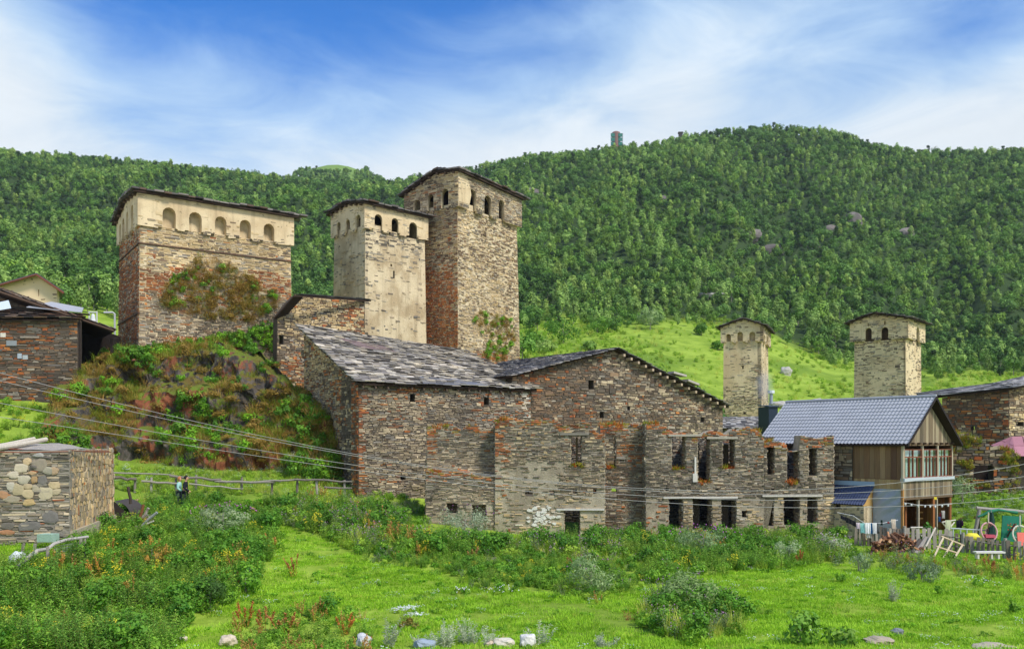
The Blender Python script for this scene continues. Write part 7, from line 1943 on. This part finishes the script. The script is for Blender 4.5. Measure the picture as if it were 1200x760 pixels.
# yellow float and red chair
mb = MB(); d = 42.6; mb.tube([P(1130, 631, d), P(1136, 628.5, d), P(1143, 629, d), P(1149, 632, d)], [.1, .2, .2, .1], 9, lin('e8d84a')); o = mb.build('plastic_slide', PAINT, smooth=True); tag(o, 'bright yellow plastic toy behind the picket fence', 'toy')
f = thing('plastic_chair', GP(1200, 41.4), 'coral red plastic chair behind the picket fence', 'chair'); d = 41.2
b = GP(1201, d)
mb = MB(); mb.box(b + [0, 0, .46], (.22, 0, 0), (0, .22, 0), (0, 0, .02), lin('e87a6a')); mb.build('seat', PAINT, f); mb = MB(); mb.box(b + [0, .22, .75], (.22, 0, 0), (0, .03, 0), (0, .05, .28), lin('e87a6a')); mb.build('backrest', PAINT, f)
for x in (-.18, .18):
    for y in (-.18, .18): mb = MB(); mb.box(b + [x, y, .23], (.025, 0, 0), (0, .025, 0), (0, 0, .23), lin('e06a5a')); mb.build('leg', PAINT, f)
# string of bulbs across the porch and the garden
f = thing('string_lights', P(1090, 590, 43.6), 'string of small white bulbs across the open porch', 'string lights'); pts = [P(1059, 588.5, 43.6), P(1075, 591, 43.6), P(1095, 592, 43.9), P(1116, 590, 44.5)]
mb = MB(); mb.tube(pts, .01, 4, lin('d8d8d0')); mb.build('wire', PAINT, f)
for x in (1061, 1068, 1076, 1084, 1090, 1096, 1104, 1111):
    q = P(x, np.interp(x, [1059, 1075, 1095, 1116], [588.5, 591, 592, 590]) + 1, 43.6 + (x - 1059) * .016); L_ = MB(); L_.tube([q + [0, 0, .05], q, q - [0, 0, .07]], [.02, .05, .03], 7, lin('eef0ee')); L_.build('bulb', PAINT, f)
# potted shrub in the porch
f = thing('porch_shrub', GP(1086, 43.4), 'leafy green shrub growing at the porch edge', 'shrub'); b = GP(1086, 43.4); me = foliage_ball(700, (.35, .3, .55), .6, 9, 22, .16, .1, '2f6a1a', '5f9a34', .2); place_mesh('foliage', me, (0, 0, 0), f); place_mesh('stem', trunk_mesh('stem', .6, .03, 3, 2), (0, 0, 0), f)

# --- overhead cables
CAB = M('cable', lin('a5a29a'), var=.05, bump=0, rough=.6)
def cable(pts, lb, r=.011, d0=36.0, d1=40.0):
    xs = np.array([p[0] for p in pts], float); ys = np.array([p[1] for p in pts], float)
    xx = np.linspace(xs[0], xs[-1], 60); co = np.polyfit(xs, ys, min(3, len(xs) - 1)); yy = np.polyval(co, xx)
    q = (xx - xx[0]) / (xx[-1] - xx[0]); P3 = [P(a, b, d0 + (d1 - d0) * s) for a, b, s in zip(xx, yy, q)]
    mb = MB(); mb.tube(P3, r, 5, caps=True); o = mb.build('cable', CAB); return tag(o, lb, 'cable', 'overhead cables')
cable([(-60, 421), (0, 437), (100, 462), (200, 487), (400, 527), (560, 556), (760, 574), (960, 571), (1116, 556), (1260, 532)], 'highest of the overhead cables sagging across the village')
cable([(-60, 432), (0, 447), (100, 468), (200, 491), (400, 529), (560, 559), (760, 577), (960, 576), (1116, 566), (1260, 550)], 'second overhead cable just under the highest one', d0=36.3, d1=40.3)
cable([(-60, 461), (0, 472), (160, 501), (400, 541), (560, 566), (760, 581), (960, 585), (1116, 577), (1260, 563)], 'third overhead cable, above the lowest one', d0=35.8, d1=39.8)
cable([(-60, 480), (0, 489), (140, 508), (400, 547), (560, 571), (760, 588), (960, 594), (1116, 588), (1260, 576)], 'lowest overhead cable, passing under the crag', d0=35.5, d1=39.5)
# ---------------------------------------------------------------- grass, weeds, shrubs
g = np.random.default_rng(202)


def inpoly(px, py, po):
    r = np.zeros(len(px), bool); n = len(po)
    for i in range(n):
        (x0, y0), (x1, y1) = po[i], po[(i + 1) % n]
        c = ((y0 <= py) & (py < y1)) | ((y1 <= py) & (py < y0))
        with np.errstate(divide='ignore', invalid='ignore'): xx = x0 + (py - y0) / (y1 - y0) * (x1 - x0)
        r ^= c & (px < xx)
    return r


def sample(n, d0, d1, p0, p1, seed):
    q = np.random.default_rng(seed)
    d = np.sqrt(q.uniform(d0 * d0, d1 * d1, n)); px = q.uniform(p0, p1, n); x = (px - 600) / F * d
    z = ground(x, d); py = HY - (z - ZC) * F / d
    return x, d, z, px, py, q


R_LEFT = [(-80, 668), (30, 660), (110, 638), (140, 600), (200, 588), (320, 590), (330, 610), (322, 640), (312, 668), (290, 690), (258, 712), (215, 735), (192, 770), (185, 830), (-80, 830)]
R_BAND = [(310, 588), (420, 590), (500, 634), (600, 640), (720, 636), (860, 628), (990, 626), (1012, 650), (985, 660), (920, 662), (880, 668), (800, 676), (745, 690), (700, 704), (640, 694), (560, 690), (500, 668), (440, 660), (400, 640), (345, 618)]
R_RIGHT = [(1010, 645), (1060, 656), (1120, 662), (1260, 668), (1260, 678), (1110, 676), (1040, 668), (1000, 662)]
R_MID = [(272, 745), (300, 722), (345, 716), (395, 724), (432, 748), (436, 830), (262, 830)]
R_THIS = [(748, 725), (775, 700), (830, 695), (868, 715), (872, 742), (838, 752), (775, 748)]
WEEDS = [R_LEFT, R_BAND, R_RIGHT, R_MID, R_THIS]


def in_weeds(px, py):
    r = np.zeros(len(px), bool)
    for po in WEEDS: r |= inpoly(px, py, po)
    return r


# kinds of weeds
KW = [plant(1, 11, 1.05, .34, 22, .16, .055, '4f8a22', '92c048', name='nettle'), plant(2, 10, .9, .34, 22, .15, .05, '6a9c2c', 'aecc58', name='nettle'), plant(3, 10, 1.2, .36, 22, .15, .05, '44782a', '80b048', name='nettle'),
      plant(4, 9, 1.05, .36, 20, .15, .04, '5a7a4a', '9db488', up=.5, top='ball', topc='a878ae', ntop=1, topr=.022, name='thistle'), plant(5, 10, .9, .36, 20, .15, .04, '668458', 'a8bc92', up=.6, top='ball', topc='b890b8', ntop=1, topr=.022, name='thistle'),
      plant(6, 5, 1.15, .24, 8, .18, .06, '6f8a24', '9aa83a', top='spike', topc='b88a58', ntop=22, topr=.03, stem='9a6a34', name='dock'), grass_tuft(7, 46, .8, .26, .016, '86a832', 'c2c860', .55), grass_tuft(8, 46, .6, .26, .016, '6fa01e', 'a6c440', .55),
      plant(9, 5, .6, .3, 7, .34, .22, '4a8a1c', '86bc3a', up=.35, droop=.5, taper=.2, name='burdock'), foliage_ball(10, (.45, .45, .36), .36, 12, 36, .11, .06, '3f741a', '84b436', .18), foliage_ball(11, (.5, .5, .42), .42, 13, 36, .12, .065, '2f661a', '6a9e2e', .2),
      plant(12, 8, .9, .32, 16, .13, .05, '5f8f1e', 'a4c440', top='ball', topc='d8d23a', ntop=4, topr=.022, name='ragwort'), plant(13, 6, .95, .28, 10, .14, .06, '4f861e', '90bc40', top='umbel', topc='f2f2ea', ntop=16, topr=.035, name='umbel'),
      plant(14, 7, .95, .3, 12, .12, .03, 'a08a3a', 'c8b45a', top='spike', topc='c89a4a', ntop=26, topr=.025, stem='a8944a', name='dry_stalk'), foliage_ball(15, (.4, .4, .28), .28, 10, 34, .10, .05, '6c9a24', 'a2c444', .16)]
x, d, z, px, py, q = sample(64000, 18.5, 56, -90, 1270, 3)
keep = in_weeds(px, py + g.normal(0, 3, len(py)))
n1 = fbm(x * .32, d * .32, 6); n2 = fbm(x * .22, d * .22, 26)
dens = np.where(inpoly(px, py, R_MID), .5, .62) * np.clip(.25 + 1.5 * (fbm(x * .6, d * .6, 77, 2)), 0, 1)
keep &= q.uniform(size=len(x)) < dens * np.where(inpoly(px, py, R_BAND), .58, .40)
# keep the walkers, the ruin's inside and the houses clear
keep &= ~((px > 505) & (px < 980) & (d > 45.0)) & ~((np.abs(px - 213) < 7) & (np.abs(d - 44.3) < 1.2)) & ~((px > 985) & (d > 40.6) & (d < 60))
keep &= ~((px < 84) & (d > 28.9) & (d < 41)) & ~((px >= 82) & (px < 136) & (d > 30.5 + (px - 82) * .135) & (d < 41))
keep &= ~((px > 190) & (px < 236) & (d > 40.5) & (d < 44.2) & (q.uniform(size=len(x)) < .1))
x, d, z, px, py, n1, n2 = (a[keep] for a in (x, d, z, px, py, n1, n2)); N = len(x)
u = g.uniform(size=N)
left = inpoly(px, py, R_LEFT)
kind = np.where(u < .34, 0, np.where(u < .52, 1, np.where(u < .64, 2, np.where(u < .76, 9, np.where(u < .84, 10, np.where(u < .89, 11, np.where(u < .93, 7, 8)))))))
oth = np.where(u < .07, 4, np.where(u < .14, 3, np.where(u < .26, 14, np.where(u < .44, 1, np.where(u < .56, 7, np.where(u < .70, 9, np.where(u < .86, 2, np.where(u < .92, 6, 10))))))))
kind = np.where((~left) & (n1 < .62), oth, kind)
kind = np.where((n2 > .62) & (g.uniform(size=N) < .22), g.choice([5, 13, 6, 11], N), kind)
kind = np.where(left & (py > 700) & (n1 > .5), g.choice([0, 2, 2, 10], N), kind)
kind = np.where(inpoly(px, py, R_RIGHT), g.choice([7, 14, 5, 3, 1], N), kind)
kind = np.where(inpoly(px, py, R_THIS), g.choice([4, 10, 3, 6, 9, 1], N), kind)
kind = np.where(inpoly(px, py, R_MID), g.choice([9, 1, 5, 0, 14], N), kind)
sc = g.uniform(.6, 1.15, N) * np.where(left, 1.0, .9) * np.where(inpoly(px, py, R_RIGHT), .7, 1) * np.where((py > 655) & (py < 705) & (px > 400) & (px < 760), .62, 1) * np.where(inpoly(px, py, R_MID), .75, 1) * np.where((d > 40.3) & (px < 330) & (px > 236), .8, 1) * np.where(inpoly(px, py, R_BAND) & (d > 37.5), np.where(px > 740, 1.08, 1.25), 1)
scatter('weeds', np.stack([x, d, z - .03], 1), np.stack([g.normal(0, .12, N), g.normal(0, .12, N), g.uniform(0, 6.28, N)], 1), sc, kind, KW, 'dense wild weeds of nettles, thistles, docks and tall grass across the slope and along the ruin', 'weeds')

# banks beside the crag, meadow behind the wooden house, strip behind the fence
xs, ds, zs, ks, ss = [], [], [], [], []
for (d0, d1, p0, p1, n, kinds, s0, s1, seed) in ((44, 57, -90, 80, 620, [7, 7, 9, 14, 1, 11, 0], .5, .95, 5), (46.5, 53, 128, 412, 700, [6, 7, 7, 14, 1, 12], .35, .75, 6), (46.5, 58, 1118, 1300, 800, [7, 12, 12, 14, 9, 7], .3, .7, 7), (57, 75, 1095, 1300, 200, [7, 9, 14, 6], .5, .9, 8), (45, 50, 980, 1000, 0, [7], .5, .8, 9), (44, 52, 395, 505, 160, [7, 1, 9, 14, 3], .4, .8, 10)):
    if n == 0: continue
    a = sample(n, d0, d1, p0, p1, seed); xs.append(a[0]); ds.append(a[1]); zs.append(a[2]); ks.append(a[5].choice(kinds, n)); ss.append(a[5].uniform(s0, s1, n))
x, d, z, k_, s_ = (np.concatenate(q_) for q_ in (xs, ds, zs, ks, ss)); N = len(x)
scatter('tall_grass', np.stack([x, d, z - .03], 1), np.stack([g.normal(0, .1, N), g.normal(0, .1, N), g.uniform(0, 6.28, N)], 1), s_, k_, KW, 'tall grass and white flowered weeds on the banks beside the crag and behind the wooden house', 'grass')

# the mown looking lawn
KL = [grass_tuft(50 + i, 70, .085, .34, .013, *c, bend=.8) for i, c in enumerate((('6a9c1c', '9ccc34'), ('78ac1e', 'a8d43c'), ('5f9018', '88b82c'), ('8aa834', 'b4c454')))] + [plant(60, 7, .10, .3, 7, .11, .06, '4a8a14', '8cc432', up=.5, sw=0, name='clover'), plant(61, 6, .12, .26, 4, .07, .04, '5a9a1a', '94c83a', sw=.002, top='umbel', topc='f4f4ee', ntop=3, topr=.03, name='daisy')]
x, d, z, px, py, q = sample(28000, 18.5, 47, -60, 1260, 13)
keep = ~in_weeds(px, py) & (q.uniform(size=len(x)) > .85 * sst(fbm(x * .7, d * .7, 91, 3), .60, .68)) & ~((px > 500) & (px < 1000) & (d > 45)) & (py > 585) & (q.uniform(size=len(x)) < np.clip(30 / d, 0, 1))
x, d, z = x[keep], d[keep], z[keep]; N = len(x); nn = fbm(x * .25, d * .25, 3); u = g.uniform(size=N)
kind = np.where(u < .90, np.clip((nn * 2.2 - .1 + g.normal(0, .5, N)).astype(int), 0, 2), np.where(u < .945, 4, np.where(u < .975, 5, 3)))
scatter('lawn_grass', np.stack([x, d, z - .01], 1), np.stack([g.normal(0, .1, N), g.normal(0, .1, N), g.uniform(0, 6.28, N)], 1), g.uniform(.6, 1.4, N), kind, KL, 'short bright green lawn grass with clover and daisies', 'grass')
x, d, z, px, py, q = sample(2600, 19, 45, 180, 1260, 23); keep = ~in_weeds(px, py) & (py > 600) & (fbm(x * .5, d * .5, 44, 3) > .54); x, d, z = x[keep], d[keep], z[keep]; N = len(x)
scatter('lawn_weeds', np.stack([x, d, z - .02], 1), np.stack([g.normal(0, .15, N), g.normal(0, .15, N), g.uniform(0, 6.28, N)], 1), g.uniform(.14, .36, N), g.choice([7, 6, 9, 14, 1, 8], N), KW, 'low tufts of coarse grass and weeds dotted over the lawn', 'weeds')
# coarse grass and low scrub on the far meadow
x, d, z, px, py, q = sample(9000, 75, 205, 560, 1330, 14)
keep = d < np.interp(px, EDGE_X, EDGE_D) + 12; keep &= q.uniform(size=len(x)) < np.clip(.25 + .9 * (fbm(x * .09, d * .05, 33) > .5) , 0, 1) * .8
x, d, z = x[keep], d[keep], z[keep]; N = len(x)
scatter('meadow_tufts', np.stack([x, d, z - .05], 1), np.stack([g.normal(0, .1, N), g.normal(0, .1, N), g.uniform(0, 6.28, N)], 1), g.uniform(.5, 1.5, N), g.choice([7, 14, 6, 14], N), KW, 'coarse grass tufts on the meadow slope below the forest', 'grass')


# ---- shrubs and plants that stand out, each a thing
def shrub(label, px, py, d, w, h, ca, cb, seed, name='shrub', group=None, ll=.13, lw=.07, ncl=16, per=44, flower=None, stem=True, catg='shrub', sink=.05):
    x = (px - 600) / F * d; b = np.array([x, d, gz(x, d) - sink])
    r = thing(name, b, label, catg, group)
    me = foliage_ball(seed, (w / 2 * .8, w / 2 * .8, h / 2 * .85), h * .5, ncl, per, ll, lw, ca, cb, min(w, h) * .2)
    place_mesh('foliage', me, (0, 0, 0), r)
    if stem: place_mesh('stem', trunk_mesh('stem', h * .7, .02 + .02 * h, seed, 4, .35), (0, 0, 0), r)
    if flower:
        L = Leaves(); q = np.random.default_rng(seed)
        for i in range(flower[1]):
            a = q.uniform(0, 6.28); rr = math.sqrt(q.uniform()) * w / 2 * .9; L.blob((math.cos(a) * rr, math.sin(a) * rr, h * (.98 - .35 * (rr / (w / 2)) ** 2) + q.normal(0, .05)), flower[2] * q.uniform(.7, 1.2), lin(flower[0]))
        place_mesh('blossom', L.mesh('blossom', LEAF), (0, 0, 0), r)
    return r


def herb(label, px, d, name, catg, group=None, rz=0.0, sc=1.0, sink=.03, **kw):
    x = (px - 600) / F * d; b = np.array([x, d, gz(x, d) - sink])
    me = plant(**kw); o = place_mesh(name, me, b, None, rz, sc); return tag(o, label, catg, group)


shrub('dark green round shrub alone at the edge of the weeds on the lawn', 246, 715, 26.5, 1.15, 1.15, '28481a', '527a30', 801, ll=.12, lw=.035, ncl=20, per=60)
shrub('broad leaved bramble shrub at the bottom edge of the lawn', 938, 770, 23.2, 1.15, 1.05, '3f7a1c', '8ab848', 802, ll=.15, lw=.10, ncl=16, per=26)
shrub('low bramble spreading beside the broad leaved bramble', 990, 770, 23.0, 1.1, .65, '44801e', '90b84a', 803, ll=.14, lw=.09, ncl=14, per=24)
shrub('low grey green juniper like shrub on the lawn below the firewood', 1080, 682, 34, 2.0, .85, '4d6a44', '86a078', 804, ll=.11, lw=.04, ncl=20, per=50)
shrub('big grey green thistle bush with purple flowers below the walkers', 262, 625, 38.5, 3.4, 1.5, '5c7a4a', '9cb084', 805, ll=.13, lw=.04, ncl=30, per=60, flower=('b46ab0', 36, .03), catg='thistle bush', name='thistle_bush')
shrub('silvery thistle bush with purple tops against the low part of the ruin', 545, 655, 42.3, 3.2, 1.7, '6a8462', 'a8b898', 806, ll=.14, lw=.04, ncl=28, per=60, flower=('a866ae', 10, .028), catg='thistle bush', name='thistle_bush')
shrub('thistle bush with purple flowers standing on the lawn before the ruin recess', 693, 705, 31, 1.9, 1.45, '587a42', '9ab47c', 807, ll=.15, lw=.035, ncl=28, per=60, flower=('b070b4', 9, .026), catg='thistle bush', name='thistle_bush')
shrub('wide thistle bush with purple heads in the middle of the lawn', 808, 735, 28, 2.4, 1.3, '56783a', '94b070', 808, ll=.15, lw=.035, ncl=34, per=60, flower=('a86aae', 10, .024), catg='thistle bush', name='thistle_bush')
shrub('tall thistle bush with purple flowers below the window row of the ruin', 825, 660, 39, 3.6, 1.6, '5a7e48', '94b07c', 809, ll=.13, lw=.04, ncl=28, per=54, flower=('b46ab8', 34, .03), catg='thistle bush', name='thistle_bush')
shrub('pale thistle clump by the corner of the ruin beside the washing', 975, 650, 40, 2.0, 1.2, '7a9468', 'b0c09c', 810, ll=.13, lw=.04, ncl=18, per=44, flower=('c8b0cc', 16, .03), catg='thistle bush', name='thistle_bush')
shrub('small grey thistle bush on the right lawn below the white bench', 1006, 668, 36, 1.1, 1.0, '5f8052', '9ab088', 811, ll=.11, lw=.035, ncl=12, per=40)
shrub('young thistle bush on the lawn under the ruin end pillars', 925, 655, 38, 1.4, 1.1, '6a8a54', 'a0b68a', 812, ll=.12, lw=.04, ncl=14, per=40)
shrub('bushy green weed mound where the lawn narrows under the big thistle bush', 288, 690, 29.5, 1.9, 1.1, '3a7418', '7cb034', 813, ncl=18, per=44)
shrub('reddish topped weed clump in the middle of the left thicket', 178, 660, 31, 1.6, 1.0, '6c7a26', 'a8863c', 814, ncl=14, per=40, ll=.12, lw=.04)
for i, (px, d, lb, h) in enumerate(((452, 23.3, 'tall silvery mugwort beside the grey white boulder', .95), (520, 23.2, 'broad silvery mugwort clump over the flat bluish slab', .85), (548, 23.6, 'second silvery mugwort leaning from the broad clump', .8), (632, 23.3, 'thin silvery mugwort beside the rounded white stone', .75), (708, 23.0, 'small silvery mugwort at the lower edge under the lawn middle', .55), (1046, 30, 'pale feathery mugwort standing alone on the open lawn', .75), (497, 23.1, 'short silvery mugwort between the boulder and the slab', .6), (570, 23.1, 'low grey mugwort at the end of the clump', .6))):
    herb(lb, px, d, 'mugwort', 'herb', 'silvery mugwort plants', seed=820 + i, stems=16 if i in (1, 2) else 9, h=h * 1.12, spread=.34, nleaf=30, ll=.15, lw=.045, ca='93a68a', cb='c2d0b4', up=.7, lean=.5, stem='a8b498')
for i, (px, d, lb, s) in enumerate(((287, 25, 'tallest rust red dock spike on the lawn edge', 1.0), (310, 24.6, 'rust red dock beside the tallest dock spike', .9), (332, 24.4, 'third rust red dock in the low clump', .9), (404, 24.2, 'orange dock at the edge of the low clump by the mugwort', .8), (155, 26.5, 'yellow dock spikes in the thicket', 1.2), (318, 36.5, 'orange brown dock beside the big thistle bush', .9), (553, 36.8, 'brown dock below the silvery thistle bush', .9), (668, 35.0, 'brown dock beside the lawn thistle bush', .8), (936, 37.5, 'red brown dock by the young thistle bush', .9), (345, 32, 'slim dock with a red top where the lawn begins', 1.0), (1160, 37, 'rust red dock at the fence under the white bench', .8))):
    herb(lb, px, d, 'dock_plant', 'dock', 'rust coloured dock plants', seed=840 + i, stems=5, h=1.0 * s, spread=.22, nleaf=6, ll=.2, lw=.07, ca='7f8e2a', cb='b09a3a', top='spike', topc=('b87048', 'b87850', 'a8704a', 'c0804a', 'c8a858', 'b88a50', '9a7250', 'a07a50', 'a86048', 'b87a5c', 'a06048')[i], ntop=40, topr=.03, stem='a07038')
herb('white flowered plant with a brown rosette on the open lawn', 478, 25.5, 'white_flower_plant', 'flower', seed=860, stems=9, h=.75, spread=.42, nleaf=5, ll=.12, lw=.05, ca='6a7a34', cb='8f9a50', top='umbel', topc='f6f2e2', ntop=26, topr=.06, lean=.6)
shrub('brown green leaf rosette under the white flowered plant', 480, 725, 25.3, .75, .28, '5a6a2a', '8a7a3a', 861, name='leaf_rosette', ncl=9, per=26, ll=.1, lw=.06, stem=False, catg='plant')
herb('straw coloured dry plant on the lawn near the white flowers', 425, 26.5, 'dry_plant', 'plant', seed=862, stems=7, h=.5, spread=.25, nleaf=9, ll=.1, lw=.025, ca='a8944a', cb='d0bc7c', stem='b8a468', lean=.6)
herb('withered brown plant fallen beside the lawn thistle bushes', 742, 26.5, 'dry_plant', 'plant', seed=863, stems=7, h=.5, spread=.35, nleaf=10, ll=.16, lw=.03, ca='7a5a34', cb='b08a54', stem='8a6a40', lean=.9)
herb('pale dry grass tuft at the lower edge beside the thin mugwort', 592, 23.2, 'dry_grass', 'grass', seed=864, stems=14, h=.5, spread=.16, nleaf=4, ll=.16, lw=.012, ca='a8b060', cb='d0c888', stem='c0b878', up=1.2, lean=.5)
for i, (px, d, w, h, lb) in enumerate(((590, 30.6, 1.3, .22, 'patch of white clover on the lawn centre'), (540, 30.5, .7, .2, 'small clover mound on the lawn'), (520, 34.5, 1.2, .25, 'flat green mound at the upper lawn edge'), (640, 33.5, 1.6, .5, 'broad leaved weed cluster in front of the plain ruin wall'), (585, 34.2, 1.8, .55, 'broad leaved burdock cluster below the ruin doorway'), (885, 35.5, 1.6, .22, 'dark low herb mat on the lawn'), (1150, 33, 1.5, .3, 'white flecked herb patch on the right lawn'), (985, 33.5, .35, .5, 'tiny dark thistle on the lawn beside the mats'), (1100, 31, .3, .4, 'tiny thistle alone on the right lawn'), (1188, 27.5, .35, .4, 'small thistle near the lower right lawn'))):
    lb = lb.replace('right lawn', 'open lawn below the fence') if 'right' in lb else lb
    shrub(lb, px, 0, d, w, h, '3f7a16', '86b83a', 870 + i, name='low_plant', group='low plants on the lawn', ncl=10, per=28, ll=.15 if i in (3, 4) else .08, lw=.11 if i in (3, 4) else .05, stem=False, catg='plant', flower=('f2f2ea', 26, .022) if i in (0, 1, 6) else None, sink=.02)
# bushes on the meadow and behind the houses
BUS = [(660, 150, 7.5, 5.2, 'big round dark bush on the meadow behind the wide gabled house'), (628, 140, 4.5, 3.5, 'dark bush on the meadow beside the foot of the tallest tower'), (638, 128, 3.6, 2.6, 'pale bush between the tallest tower and the gable roof'), (648, 165, 4.0, 3.0, 'bush uphill of the big round bush'), (735, 100, 6, 5.2, 'bush rising over the peak of the gable roof'), (752, 98, 5, 4.4, 'grey green bush over the falling verge of the gable'), (775, 97, 6, 5.0, 'dark bush beyond the middle of the falling verge'), (800, 96, 5.5, 4.5, 'leafy bush beyond the long light slab on the verge'), (820, 96, 5, 4.3, 'dark bush near the lower end of the verge'), (836, 95, 4, 3.6, 'bush touching the slim tower'), (822, 175, 3.5, 2.5, 'low bush at the meadow top under the young trees'), (842, 160, 3.2, 1.8, 'small dark bush on the slope above the slim tower'), (865, 176, 3, 1.8, 'tiny bush high on the slope above the slim tower'), (700, 168, 5, 3.6, 'bush at the forest edge over the gable peak'), (690, 140, 3, 2, 'small bush on the open slope above the gable'), (762, 178, 6, 4.5, 'spreading bush at the forest edge on the upper slope'), (720, 172, 4.5, 3.2, 'dark bush before the birches on the upper slope'), (612, 120, 4, 4, 'bush directly beside the tallest tower base')]
for i, (px, d, w, h, lb) in enumerate(BUS):
    shrub(lb, px, 0, d, w, h, ('2f5a1a', '33611c', '5a7f34', '3c6a1e', '4c7a2c', '5a7c44', '33601e', '44742a', '2c5620', '30602a')[i % 10], ('6a9a34', '70a030', '96b45c', '76a43a', '86a84c', '8fa870', '6c9838', '7aa844', '5c8c3a', '6a9a44')[i % 10], 900 + i, name='bush', group='bushes on the meadow below the forest', ncl=20, per=34, ll=.42, lw=.26)
shrub('tall dark shrub rooted on the slope between the crag and the link house', 322, 0, 57.2, 2.2, 2.6, '2c5a1a', '62942e', 930, ncl=18, per=40, ll=.2, lw=.12, sink=-.2, stem=False)
shrub('bright green elder bush on the ledge at the foot of the broad tower', 285, 0, 61.5, 3.4, 1.8, '4a8a18', '8cc43c', 931, ncl=18, per=40, ll=.26, lw=.14, sink=-.6, stem=False)
shrub('grey green willow bush beside the wooden house against the mossy wall', 1128, 0, 51.5, 2.4, 1.8, '5c7a48', '94ac78', 932, ncl=18, per=40, ll=.16, lw=.05)
# ---------------------------------------------------------------- thin mountain air
hz = bpy.data.materials.new('haze'); hz.use_nodes = True
t = NT(hz.node_tree)
vp = t.n('ShaderNodeVolumePrincipled', {'Color': (0.80, 0.90, 1.0, 1), 'Density': 0.00010})
t.t.links.new(vp.outputs[0], t.n('ShaderNodeOutputMaterial').inputs['Volume'])
mb = MB(); mb.aabb((-2900, -60, -140), (2900, 1650, 420)); o = mb.build('haze', hz); tag(o, 'thin mountain air between the village and the far ridge', None, kind='stuff')
